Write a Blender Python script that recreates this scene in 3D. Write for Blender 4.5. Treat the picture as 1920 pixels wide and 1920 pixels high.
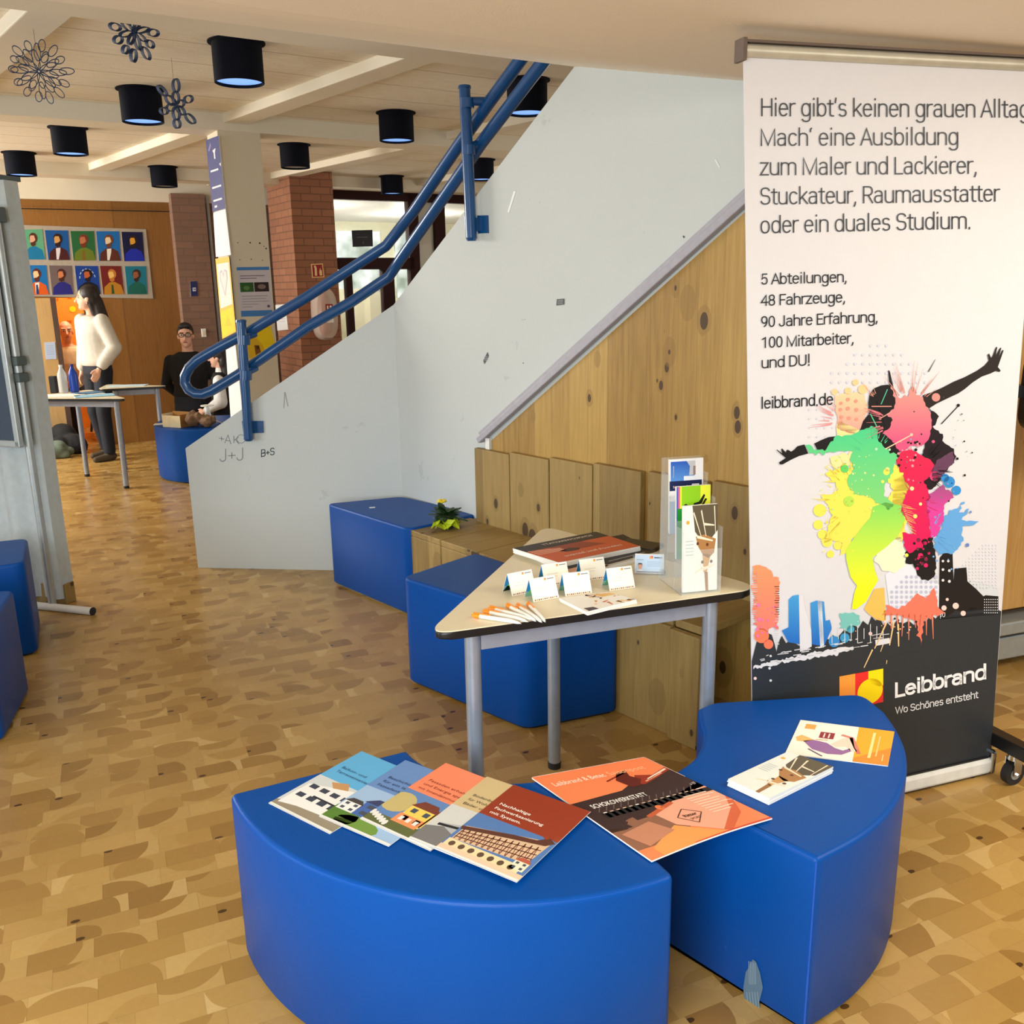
import bpy, bmesh, math, random
from mathutils import Vector, Matrix, Euler
from mathutils.geometry import tessellate_polygon

rnd = random.Random(7)
scene = bpy.context.scene
COL = scene.collection
for o in list(bpy.data.objects):
    bpy.data.objects.remove(o)

# ------------------------------------------------------------------ camera
CAM_H, FOCAL = 1.6, 1700.0                      # metres, pixels of a 1920 px frame
PITCH, ROLL = math.radians(14.0), math.radians(1.0)
_fw = Vector((0, math.cos(PITCH), -math.sin(PITCH)))
_up0 = Vector((0, math.sin(PITCH), math.cos(PITCH)))
_rt0 = Vector((1, 0, 0))
_rt = _rt0 * math.cos(ROLL) - _up0 * math.sin(ROLL)
_up = _up0 * math.cos(ROLL) + _rt0 * math.sin(ROLL)
EYE = Vector((0, 0, CAM_H))
cam_data = bpy.data.cameras.new('camera')
cam_data.sensor_width = 36.0
cam_data.lens = FOCAL / 1920.0 * 36.0
cam_data.clip_start = 0.02
cam = bpy.data.objects.new('camera', cam_data)
COL.objects.link(cam)
M = Matrix((( _rt.x, _up.x, -_fw.x, EYE.x), (_rt.y, _up.y, -_fw.y, EYE.y), (_rt.z, _up.z, -_fw.z, EYE.z), (0, 0, 0, 1)))
cam.matrix_world = M
scene.camera = cam

# ------------------------------------------------------------------ world, lights, exposure
world = bpy.data.worlds.new('world')
scene.world = world
world.use_nodes = True
world.node_tree.nodes['Background'].inputs[0].default_value = (0.93, 0.96, 1.0, 1)
world.node_tree.nodes['Background'].inputs[1].default_value = 0.44
scene.view_settings.view_transform = 'Standard'
scene.view_settings.look = 'None'
scene.view_settings.exposure = 0.28
scene.view_settings.gamma = 1.0
scene.view_settings.use_curve_mapping = False


def area_light(name, loc, target, size, size_y, power, col):
    d = bpy.data.lights.new(name, 'AREA')
    d.shape = 'RECTANGLE'; d.size = size; d.size_y = size_y
    d.energy = power; d.color = col
    o = bpy.data.objects.new(name, d)
    o.location = loc
    o.rotation_euler = (Vector(target) - Vector(loc)).to_track_quat('-Z', 'Y').to_euler()
    COL.objects.link(o)
    return o


area_light('window_light_behind', (-0.9, -0.8, 1.2), (-0.15, 1.7, 0.35), 1.6, 1.0, 58, (0.80, 0.91, 1.0))
area_light('warm_light_right', (2.3, 1.5, 2.12), (2.05, 1.75, 0.0), 1.2, 0.9, 40, (1.0, 0.91, 0.76))
area_light('window_light_left', (-5.4, 0.8, 1.35), (-1.2, 5.2, 1.45), 3.0, 1.5, 78, (0.84, 0.93, 1.0))
area_light('window_light_hall', (-7.2, 7.4, 2.2), (-2.8, 8.7, 0.7), 3.2, 1.6, 330, (1.0, 0.96, 0.88))
area_light('fill_light_far', (2.6, 8.6, 1.6), (-1.6, 7.6, 2.2), 2.4, 1.4, 26, (1.0, 0.95, 0.86))  # added fill that keeps the column front bright; no window stands there
area_light('warm_light_near', (-0.9, -0.4, 2.1), (-0.9, 0.9, 0.0), 2.4, 1.0, 58, (1.0, 0.92, 0.76))


# ------------------------------------------------------------------ measuring helpers: a sight line met with a real plane
def ray(px, py):
    return _fw + _rt * ((px - 960) / FOCAL) + _up * ((960 - py) / FOCAL)


def onz(px, py, z=0.0):
    d = ray(px, py)
    return EYE + d * ((z - CAM_H) / d.z)


def onv(px, py, a, n):
    d = ray(px, py)
    return EYE + d * ((Vector(a) - EYE).dot(n) / d.dot(n))


def aty(px, py, y):
    d = ray(px, py)
    return EYE + d * (y / d.y)


# ------------------------------------------------------------------ colour and materials
def lin(c):
    return c / 12.92 if c <= 0.04045 else ((c + 0.055) / 1.055) ** 2.4


def C(r, g, b):
    return (lin(r / 255.0), lin(g / 255.0), lin(b / 255.0), 1.0)


class NT:
    """a small node-tree writer"""
    def __init__(self, name):
        self.m = bpy.data.materials.new(name)
        self.m.use_nodes = True
        self.t = self.m.node_tree
        self.b = self.t.nodes['Principled BSDF']

    def n(self, typ, **kw):
        nd = self.t.nodes.new(typ)
        for k, v in kw.items():
            setattr(nd, k, v)
        return nd

    def l(self, a, b):
        self.t.links.new(a, b)

    def math(self, op, a, b=None, c=None):
        nd = self.n('ShaderNodeMath', operation=op)
        for i, v in enumerate((a, b, c)):
            if v is None:
                continue
            if isinstance(v, (int, float)):
                nd.inputs[i].default_value = v
            else:
                self.l(v, nd.inputs[i])
        return nd.outputs[0]

    def mix(self, fac, a, b, blend='MIX'):
        nd = self.n('ShaderNodeMix', data_type='RGBA', blend_type=blend)
        for i, v in ((0, fac), (6, a), (7, b)):
            if isinstance(v, (int, float)):
                nd.inputs[i].default_value = v
            elif isinstance(v, tuple):
                nd.inputs[i].default_value = v
            else:
                self.l(v, nd.inputs[i])
        return nd.outputs[2]

    def ramp(self, fac, stops):
        nd = self.n('ShaderNodeValToRGB')
        e = nd.color_ramp.elements
        while len(e) < len(stops):
            e.new(0.5)
        for i, (p, c) in enumerate(stops):
            e[i].position = p; e[i].color = c
        self.l(fac, nd.inputs[0])
        return nd.outputs[0]

    def noise(self, vec, scale, detail=3.0, rough=0.5):
        nd = self.n('ShaderNodeTexNoise')
        nd.inputs['Scale'].default_value = scale
        nd.inputs['Detail'].default_value = detail
        nd.inputs['Roughness'].default_value = rough
        if vec is not None:
            self.l(vec, nd.inputs['Vector'])
        return nd.outputs['Fac']

    def white(self, vec):
        nd = self.n('ShaderNodeTexWhiteNoise', noise_dimensions='3D')
        self.l(vec, nd.inputs['Vector'])
        return nd.outputs['Value'], nd.outputs['Color']

    def comb(self, x, y, z=0.0):
        nd = self.n('ShaderNodeCombineXYZ')
        for i, v in enumerate((x, y, z)):
            if isinstance(v, (int, float)):
                nd.inputs[i].default_value = v
            else:
                self.l(v, nd.inputs[i])
        return nd.outputs[0]

    def sep(self, v):
        nd = self.n('ShaderNodeSeparateXYZ')
        self.l(v, nd.inputs[0])
        return nd.outputs

    def bump(self, h, strength=0.2, dist=0.01):
        nd = self.n('ShaderNodeBump')
        nd.inputs['Strength'].default_value = strength
        nd.inputs['Distance'].default_value = dist
        self.l(h, nd.inputs['Height'])
        self.l(nd.outputs[0], self.b.inputs['Normal'])

    def base(self, v):
        if isinstance(v, tuple):
            self.b.inputs['Base Color'].default_value = v
        else:
            self.l(v, self.b.inputs['Base Color'])


def coords(N, kind='UV'):
    return N.n('ShaderNodeTexCoord').outputs[kind]


def plain(name, col, rough=0.5, metal=0.0, var=0.06, scale=30.0, bump=0.0, spec=0.5, coat=0.0, emit=None, es=0.0, sheen=0.0):
    N = NT(name)
    ob = coords(N, 'Object')
    f = N.noise(ob, scale, 3)
    dark = tuple(c * (1 - var) for c in col[:3]) + (1,)
    lite = tuple(min(1, c * (1 + var)) for c in col[:3]) + (1,)
    N.base(N.ramp(f, [(0.3, dark), (0.7, lite)]))
    N.b.inputs['Roughness'].default_value = rough
    N.b.inputs['Metallic'].default_value = metal
    N.b.inputs['Specular IOR Level'].default_value = spec
    N.b.inputs['Coat Weight'].default_value = coat
    N.b.inputs['Sheen Weight'].default_value = sheen
    if bump:
        N.bump(N.noise(ob, scale * 6, 4), bump, 0.004)
    if emit:
        N.b.inputs['Emission Color'].default_value = emit
        N.b.inputs['Emission Strength'].default_value = es
    return N.m


def mat_floor():
    """end-grain wood blocks: tone, heartwood arc and rings per block"""
    N = NT('end_grain_block_floor')
    ob = coords(N, 'Object')
    mp = N.n('ShaderNodeMapping'); mp.inputs['Rotation'].default_value = (0, 0, math.radians(-24))
    N.l(ob, mp.inputs[0])
    wob = N.n('ShaderNodeTexNoise'); wob.inputs['Scale'].default_value = 9.0
    N.l(mp.outputs[0], wob.inputs['Vector'])
    x, y, _ = N.sep(mp.outputs[0])
    W, Hh = 0.150, 0.078
    yy = N.math('DIVIDE', y, Hh)
    row = N.math('FLOOR', yy)
    rv, _ = N.white(N.comb(row, 3.7, 1.3))
    xx = N.math('ADD', N.math('DIVIDE', x, W), N.math('MULTIPLY', rv, 7.0))
    col = N.math('FLOOR', xx)
    fx = N.math('MULTIPLY', N.math('SUBTRACT', xx, col), W)
    fy = N.math('MULTIPLY', N.math('SUBTRACT', yy, row), Hh)
    idv = N.comb(col, row, 0.5)
    r1, rc = N.white(idv)
    cr, cg, cb = N.sep(rc)
    px = N.math('MULTIPLY', cr, W)
    py = N.math('SUBTRACT', N.math('MULTIPLY', cg, Hh * 2.2), Hh * 0.6)
    dx = N.math('SUBTRACT', fx, px); dy = N.math('SUBTRACT', fy, py)
    dist = N.math('SQRT', N.math('ADD', N.math('MULTIPLY', dx, dx), N.math('MULTIPLY', dy, dy)))
    dist = N.math('ADD', dist, N.math('MULTIPLY', N.math('SUBTRACT', wob.outputs['Fac'], 0.5), 0.02))
    rad = N.math('ADD', 0.050, N.math('MULTIPLY', cb, 0.07))
    sap = N.math('GREATER_THAN', dist, rad)
    ring = N.math('SINE', N.math('MULTIPLY', dist, 1500.0))
    ringf = N.math('ADD', 0.5, N.math('MULTIPLY', ring, 0.5))
    heart = N.ramp(r1, [(0.0, C(146, 110, 54)), (0.35, C(166, 130, 68)), (0.7, C(180, 144, 79)), (1.0, C(198, 162, 96))])
    sapc = N.ramp(cb, [(0.0, C(188, 152, 88)), (0.7, C(206, 172, 106)), (1.0, C(226, 196, 134))])
    c = N.mix(N.math('MULTIPLY', sap, 0.72), heart, sapc)
    c = N.mix(N.math('MULTIPLY', ringf, 0.10), c, C(112, 74, 34))
    big = N.noise(ob, 1.1, 2)
    c = N.mix(N.math('MULTIPLY', big, 0.22), c, C(166, 128, 66))
    fine = N.noise(ob, 60.0, 3)
    c = N.mix(N.math('MULTIPLY', fine, 0.22), c, C(140, 100, 52))
    # knots in a few blocks
    kn = N.math('LESS_THAN', N.math('ADD', N.math('MULTIPLY', dx, dx), N.math('MULTIPLY', N.math('MULTIPLY', dy, dy), 3.0)), 0.00014)
    kn = N.math('MULTIPLY', kn, N.math('LESS_THAN', r1, 0.22))
    c = N.mix(N.math('MULTIPLY', kn, 0.85), c, C(50, 28, 12))
    # thin joints
    jx = N.math('LESS_THAN', fx, 0.0012); jy = N.math('LESS_THAN', fy, 0.0010)
    c = N.mix(N.math('MULTIPLY', N.math('MAXIMUM', jx, jy), 0.35), c, C(90, 60, 28))
    N.base(c)
    N.l(N.math('ADD', 0.20, N.math('MULTIPLY', N.noise(ob, 5.0, 3), 0.14)), N.b.inputs['Roughness'])
    N.b.inputs['Specular IOR Level'].default_value = 0.45
    return N.m


def mat_wood(name, plank, tones, knot=0.0, grain=1.0, rough=0.5, vertical=True, seam=0.3):
    """planks across u, grain along v (metres in the UV map)"""
    N = NT(name)
    uv = coords(N, 'UV')
    u, v, _ = N.sep(uv)
    if not vertical:
        u, v = v, u
    pu = N.math('DIVIDE', u, plank)
    pid = N.math('FLOOR', pu)
    pf = N.math('SUBTRACT', pu, pid)
    w, wc = N.white(N.comb(pid, 2.0, 5.0))
    sh = N.math('MULTIPLY', w, 13.0)
    vec = N.comb(N.math('MULTIPLY', u, 22.0 * grain), N.math('ADD', N.math('MULTIPLY', v, 1.3 * grain), sh), w)
    g = N.noise(vec, 3.0, 5, 0.6)
    vec2 = N.comb(N.math('MULTIPLY', u, 90.0 * grain), N.math('ADD', v, sh), w)
    g2 = N.noise(vec2, 2.0, 3, 0.6)
    f = N.math('ADD', N.math('MULTIPLY', g, 0.62), N.math('ADD', N.math('MULTIPLY', w, 0.30), N.math('MULTIPLY', g2, 0.14)))
    c = N.ramp(f, [(0.25, tones[0]), (0.55, tones[1]), (0.85, tones[2])])
    if knot:
        for (kx, ky, ph, kk) in ((11.0, 6.0, 0.0, 1.0), (6.0, 3.4, 7.3, 1.25)):
            vo = N.n('ShaderNodeTexVoronoi'); vo.inputs['Scale'].default_value = 1.0
            N.l(N.comb(N.math('ADD', N.math('MULTIPLY', u, kx), ph), N.math('MULTIPLY', v, ky), ph), vo.inputs['Vector'])
            kd = vo.outputs['Distance']
            rr, _ = N.white(vo.outputs['Color'])
            lim = N.math('MULTIPLY', N.math('POWER', rr, 1.5), knot * kk)
            k = N.math('LESS_THAN', kd, lim)
            halo = N.math('LESS_THAN', kd, N.math('MULTIPLY', lim, 1.6))
            c = N.mix(N.math('MULTIPLY', halo, 0.5), c, tones[0])
            c = N.mix(N.math('MULTIPLY', k, 0.88), c, C(56, 34, 16))
    if seam:
        s = N.math('LESS_THAN', pf, 0.02)
        c = N.mix(N.math('MULTIPLY', s, seam), c, C(60, 38, 16))
    N.base(c)
    N.b.inputs['Roughness'].default_value = rough
    N.bump(g2, 0.08, 0.002)
    return N.m


def mat_brick(name, c1, c2, mortar):
    N = NT(name)
    br = N.n('ShaderNodeTexBrick')
    br.inputs['Color1'].default_value = c1; br.inputs['Color2'].default_value = c2
    br.inputs['Mortar'].default_value = mortar
    br.inputs['Scale'].default_value = 1.0
    br.inputs['Mortar Size'].default_value = 0.006
    br.inputs['Brick Width'].default_value = 0.215; br.inputs['Row Height'].default_value = 0.073
    uv = coords(N, 'UV')
    N.l(uv, br.inputs['Vector'])
    f = N.noise(uv, 40.0, 4)
    N.base(N.mix(N.math('MULTIPLY', f, 0.4), br.outputs['Color'], c1))
    N.b.inputs['Roughness'].default_value = 0.85
    N.bump(N.math('SUBTRACT', N.math('MULTIPLY', f, 0.3), br.outputs['Fac']), 0.5, 0.006)
    return N.m


def mat_plaster(name, col, scuff=None, bump=0.12):
    N = NT(name)
    ob = coords(N, 'Object')
    f = N.noise(ob, 2.2, 4)
    c = N.mix(f, tuple(x * 0.94 for x in col[:3]) + (1,), col)
    if scuff:
        s = N.noise(ob, 5.0, 6, 0.7)
        c = N.mix(N.math('MULTIPLY', N.math('GREATER_THAN', s, 0.66), 0.22), c, scuff)
    N.base(c)
    N.b.inputs['Roughness'].default_value = 0.75
    N.bump(N.noise(ob, 160.0, 3), bump, 0.003)
    return N.m


def mat_ceiling():
    N = NT('white_ceiling_boards')
    uv = coords(N, 'UV')
    u, v, _ = N.sep(uv)
    pv = N.math('DIVIDE', v, 0.42)
    pf = N.math('SUBTRACT', pv, N.math('FLOOR', pv))
    f = N.noise(N.comb(N.math('MULTIPLY', u, 8.0), N.math('MULTIPLY', v, 40.0), 0.0), 1.0, 5, 0.7)
    fine = N.noise(uv, 70.0, 3)
    c = N.ramp(f, [(0.3, C(228, 218, 196)), (0.7, C(246, 240, 224))])
    c = N.mix(N.math('MULTIPLY', N.math('LESS_THAN', pf, 0.03), 0.45), c, C(130, 110, 80))
    N.base(c)
    N.b.inputs['Roughness'].default_value = 0.85
    N.bump(fine, 0.3, 0.004)
    return N.m


def mat_vinyl():
    N = NT('blue_vinyl')
    ob = coords(N, 'Object')
    f = N.noise(ob, 3.0, 3)
    c = N.mix(f, C(2, 68, 146), C(3, 76, 160))
    s = N.noise(ob, 14.0, 6, 0.75)
    x, y, z = N.sep(ob)
    low = N.math('MULTIPLY', N.math('GREATER_THAN', s, 0.71), N.math('LESS_THAN', z, 0.22))
    c = N.mix(N.math('MULTIPLY', low, 0.35), c, C(90, 140, 190))
    N.base(c)
    N.b.inputs['Roughness'].default_value = 0.40
    N.b.inputs['Specular IOR Level'].default_value = 0.16
    N.bump(N.noise(ob, 220.0, 3), 0.10, 0.002)
    return N.m


def mat_glass(name, tint=(1, 1, 1, 1), rough=0.02, thin=0.82):
    """thin clear sheet: mostly clear, a little gloss"""
    N = NT(name)
    N.b.inputs['Base Color'].default_value = tint
    N.b.inputs['Roughness'].default_value = rough
    N.b.inputs['IOR'].default_value = 1.45
    N.b.inputs['Alpha'].default_value = 1 - thin
    N.b.inputs['Specular IOR Level'].default_value = 0.6
    return N.m


def mat_print():
    N = NT('printed_paper')
    a = N.n('ShaderNodeVertexColor', layer_name='Col')
    N.base(a.outputs['Color'])
    N.b.inputs['Roughness'].default_value = 0.42
    N.b.inputs['Specular IOR Level'].default_value = 0.35
    return N.m


MT = {}
MT['floor'] = mat_floor()
MT['pine'] = mat_wood('knotty_pine_panel', 0.115, (C(142, 108, 50), C(174, 138, 70), C(196, 161, 90)), knot=0.19, rough=0.42)
MT['pine_right'] = mat_wood('pine_panel_warm', 0.16, (C(180, 136, 74), C(206, 164, 100), C(220, 182, 120)), knot=0.12, rough=0.35)
MT['board'] = mat_wood('rough_spruce_board', 0.40, (C(126, 101, 54), C(152, 125, 70), C(170, 143, 86)), knot=0.17, rough=0.6, seam=0)
MT['veneer'] = mat_wood('brown_oak_veneer', 0.9, (C(122, 82, 34), C(148, 100, 42), C(166, 116, 54)), knot=0, grain=1.5, rough=0.4, seam=0.2)
MT['veneer_light'] = mat_wood('light_oak_veneer', 0.9, (C(178, 142, 90), C(200, 164, 108), C(212, 178, 124)), knot=0, grain=1.5, rough=0.4, seam=0)
MT['brick'] = mat_brick('red_brick', C(164, 112, 84), C(144, 96, 72), C(112, 80, 62))
MT['brick_brown'] = mat_brick('brown_brick', C(138, 106, 88), C(126, 96, 80), C(116, 92, 78))
MT['stairwall'] = mat_plaster('pale_grey_render', C(204, 210, 208), scuff=C(150, 156, 154))
MT['soffit'] = mat_plaster('beige_soffit_paint', C(242, 230, 210))
MT['beam'] = mat_plaster('cream_beam_paint', C(234, 226, 206))
MT['column'] = mat_plaster('cream_column_paint', C(222, 212, 188))
MT['white'] = plain('white_paint', C(236, 236, 232), 0.5)
MT['ceiling'] = mat_ceiling()
MT['vinyl'] = mat_vinyl()
MT['vinyl_seam'] = plain('blue_vinyl_seam', C(14, 84, 186), 0.4)
MT['rail'] = plain('blue_enamel', C(6, 72, 128), 0.3, var=0.08, scale=12, coat=0.3)
MT['trim'] = plain('lavender_grey_trim', C(170, 168, 178), 0.45)
MT['print'] = mat_print()
MT['steel'] = plain('silver_grey_steel', C(158, 168, 182), 0.34, metal=0.55)
MT['chrome'] = plain('bright_chrome', C(200, 204, 208), 0.16, metal=1.0)
MT['apron'] = plain('grey_table_frame', C(150, 156, 170), 0.4, metal=0.3)
MT['tabletop'] = plain('cream_laminate', C(230, 219, 188), 0.35, var=0.015)
MT['black'] = plain('black_plastic', C(18, 18, 20), 0.35)
MT['rubber'] = plain('dark_rubber', C(30, 30, 32), 0.6)
MT['lamp_black'] = plain('black_lamp_metal', C(9, 12, 24), 0.85, spec=0.15)
MT['lamp_glow'] = plain('blue_lamp_glow', C(120, 170, 250), 0.4, emit=(0.22, 0.44, 1.0, 1), es=0.85)
MT['lamp_off'] = plain('pale_lamp_disc', C(180, 186, 190), 0.4)
MT['acrylic'] = mat_glass('clear_acrylic', (0.86, 0.94, 0.96, 1), 0.03, 0.90)
MT['glass'] = mat_glass('window_glass', (0.8, 0.88, 0.86, 1), 0.02, 0.86)
MT['paper'] = plain('white_paper', C(240, 240, 236), 0.6, var=0.01)
MT['alu'] = plain('brushed_aluminium', C(176, 184, 184), 0.38, metal=0.5)
MT['boardfelt'] = plain('blue_grey_felt', C(62, 76, 92), 0.9, bump=0.2, scale=60)
MT['cloth'] = plain('grey_white_cloth', C(184, 192, 192), 0.8, bump=0.05)
MT['frame_red'] = plain('dark_red_frame', C(48, 14, 10), 0.6, spec=0.2)
MT['navy_card'] = plain('navy_card', C(28, 44, 84), 0.6)


# ------------------------------------------------------------------ a narrow line alphabet (capital height 1)
def EL(cx, cy, rx, ry, a0, a1, n=None, e=0.86):
    n = n or max(4, int(abs(a1 - a0) / 16))
    out = []
    for k in range(n + 1):
        a = math.radians(a0 + (a1 - a0) * k / n)
        c, s = math.cos(a), math.sin(a)
        out.append((cx + rx * math.copysign(abs(c) ** e, c), cy + ry * math.copysign(abs(s) ** e, s)))
    return out


XH = 0.73


def _glyphs():
    X = XH; G = {}
    o = EL(0.29, X / 2, 0.21, X / 2, 0, 360)
    G['o'] = (0.58, [o]); G['\u00f6'] = (0.58, [o, [(0.20, 0.94), (0.20, 1.0)], [(0.38, 0.94), (0.38, 1.0)]])
    arch = EL(0.285, X - 0.22, 0.205, 0.22, 180, 0) + [(0.49, 0)]
    G['n'] = (0.57, [[(0.08, 0), (0.08, X)], arch]); G['h'] = (0.57, [[(0.08, 0), (0.08, 1.06)], arch])
    G['m'] = (0.89, [[(0.08, 0), (0.08, X)], EL(0.265, X - 0.2, 0.185, 0.2, 180, 0) + [(0.45, 0)], EL(0.635, X - 0.2, 0.185, 0.2, 180, 0) + [(0.82, 0)]])
    u = [(0.08, X)] + EL(0.285, 0.22, 0.205, 0.22, 180, 360)
    G['u'] = (0.57, [u, [(0.49, X), (0.49, 0)]]); G['\u00fc'] = (0.57, G['u'][1] + [[(0.20, 0.94), (0.20, 1.0)], [(0.38, 0.94), (0.38, 1.0)]])
    G['r'] = (0.36, [[(0.08, 0), (0.08, X)], EL(0.29, X - 0.25, 0.21, 0.25, 180, 82)])
    G['i'] = (0.24, [[(0.12, 0), (0.12, X)], [(0.12, 0.99), (0.12, 1.04)]]); G['l'] = (0.24, [[(0.12, 0), (0.12, 1.06)]])
    G['t'] = (0.35, [[(0.16, 0.93)] + EL(0.29, 0.15, 0.13, 0.15, 180, 285), [(0.03, X), (0.31, X)]])
    G['f'] = (0.34, [EL(0.30, 0.90, 0.15, 0.16, 75, 180) + [(0.15, 0)], [(0.03, X), (0.30, X)]])
    G['e'] = (0.56, [[(0.09, 0.40), (0.49, 0.40)] + EL(0.285, X / 2, 0.205, X / 2, 4, 318)])
    G['c'] = (0.53, [EL(0.285, X / 2, 0.205, X / 2, 42, 318)])
    G['a'] = (0.56, [EL(0.27, X - 0.19, 0.18, 0.19, 155, 0) + [(0.45, 0)], [(0.45, 0.43), (0.27, 0.43)] + EL(0.26, 0.215, 0.185, 0.215, 90, 270) + [(0.36, 0.03), (0.45, 0.14)]])
    G['s'] = (0.52, [EL(0.26, X - 0.18, 0.165, 0.18, 30, 245) + EL(0.26, 0.19, 0.175, 0.19, 65, -150)])
    G['g'] = (0.58, [o, [(0.50, X)] + EL(0.29, -0.04, 0.21, 0.23, 0, -150)])
    G['b'] = (0.57, [[(0.08, 0), (0.08, 1.06)], o]); G['d'] = (0.58, [[(0.50, 0), (0.50, 1.06)], o]); G['p'] = (0.57, [[(0.08, -0.27), (0.08, X)], o])
    G['k'] = (0.51, [[(0.08, 0), (0.08, 1.06)], [(0.08, 0.26), (0.44, X)], [(0.20, 0.41), (0.48, 0)]])
    G['z'] = (0.49, [[(0.05, X), (0.43, X), (0.05, 0), (0.45, 0)]]); G['w'] = (0.72, [[(0.03, X), (0.19, 0), (0.36, X), (0.53, 0), (0.69, X)]])
    G['H'] = (0.69, [[(0.09, 0), (0.09, 1)], [(0.60, 0), (0.60, 1)], [(0.09, 0.52), (0.60, 0.52)]])
    G['M'] = (0.86, [[(0.09, 0), (0.09, 1), (0.43, 0.02), (0.77, 1), (0.77, 0)]])
    G['A'] = (0.60, [[(0.02, 0), (0.30, 1), (0.58, 0)], [(0.12, 0.33), (0.48, 0.33)]])
    G['L'] = (0.50, [[(0.09, 1), (0.09, 0), (0.47, 0)]])
    G['S'] = (0.60, [EL(0.30, 0.75, 0.22, 0.25, 20, 240) + EL(0.30, 0.26, 0.23, 0.26, 62, -160)])
    bowl = [(0.09, 1), (0.32, 1)] + EL(0.33, 0.735, 0.21, 0.265, 90, -90) + [(0.09, 0.47)]
    G['R'] = (0.61, [[(0.09, 0), (0.09, 1)], bowl, [(0.33, 0.47), (0.56, 0)]]); G['P'] = (0.58, [[(0.09, 0), (0.09, 1)], bowl])
    G['B'] = (0.61, [[(0.09, 0), (0.09, 1)], bowl, [(0.30, 0.53)] + EL(0.32, 0.265, 0.23, 0.265, 90, -90) + [(0.09, 0)]])
    G['D'] = (0.65, [[(0.09, 1), (0.09, 0)], [(0.09, 1), (0.28, 1)] + EL(0.30, 0.5, 0.27, 0.5, 90, -90) + [(0.09, 0)]])
    G['U'] = (0.67, [[(0.09, 1)] + EL(0.335, 0.28, 0.245, 0.28, 180, 360) + [(0.58, 1)]])
    G['E'] = (0.54, [[(0.49, 1), (0.09, 1), (0.09, 0), (0.50, 0)], [(0.09, 0.52), (0.44, 0.52)]]); G['F'] = (0.52, [[(0.49, 1), (0.09, 1), (0.09, 0)], [(0.09, 0.48), (0.43, 0.48)]])
    G['J'] = (0.52, [[(0.41, 1)] + EL(0.23, 0.26, 0.18, 0.26, 0, -170)]); G['T'] = (0.56, [[(0.03, 1), (0.53, 1)], [(0.28, 1), (0.28, 0)]])
    G['W'] = (0.92, [[(0.03, 1), (0.24, 0), (0.46, 1), (0.68, 0), (0.89, 1)]]); G['K'] = (0.60, [[(0.09, 0), (0.09, 1)], [(0.09, 0.36), (0.54, 1)], [(0.24, 0.56), (0.57, 0)]])
    G['O'] = (0.67, [EL(0.335, 0.5, 0.26, 0.5, 0, 360)]); G['C'] = (0.62, [EL(0.33, 0.5, 0.25, 0.5, 38, 322)])
    G['0'] = (0.56, [EL(0.28, 0.5, 0.20, 0.5, 0, 360)]); G['1'] = (0.56, [[(0.10, 0.83), (0.32, 0.98), (0.32, 0)]])
    G['4'] = (0.56, [[(0.41, 0), (0.41, 1), (0.05, 0.30), (0.53, 0.30)]]); G['5'] = (0.56, [[(0.46, 1), (0.15, 1), (0.11, 0.52)] + EL(0.28, 0.33, 0.20, 0.32, 142, -150)])
    G['7'] = (0.56, [[(0.06, 1), (0.49, 1), (0.2, 0)]])
    G['8'] = (0.56, [EL(0.28, 0.755, 0.175, 0.245, 0, 360), EL(0.28, 0.26, 0.20, 0.26, 0, 360)]); G['9'] = (0.56, [EL(0.28, 0.68, 0.19, 0.32, 0, 360), EL(0.19, 0.62, 0.28, 0.62, 12, -72)])
    G[','] = (0.22, [[(0.12, 0.08), (0.11, -0.03), (0.06, -0.15)]]); G['.'] = (0.24, [[(0.11, 0.0), (0.11, 0.08)]]); G["'"] = (0.20, [[(0.11, 1.06), (0.08, 0.80)]]); G['\u2018'] = (0.22, [[(0.13, 1.04), (0.08, 0.96), (0.08, 0.84)]])
    G['!'] = (0.24, [[(0.12, 1), (0.12, 0.27)], [(0.12, 0.0), (0.12, 0.08)]]); G['+'] = (0.56, [[(0.28, 0.2), (0.28, 0.66)], [(0.06, 0.43), (0.50, 0.43)]]); G[' '] = (0.25, [])
    return G


GLYPH = _glyphs()


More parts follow.
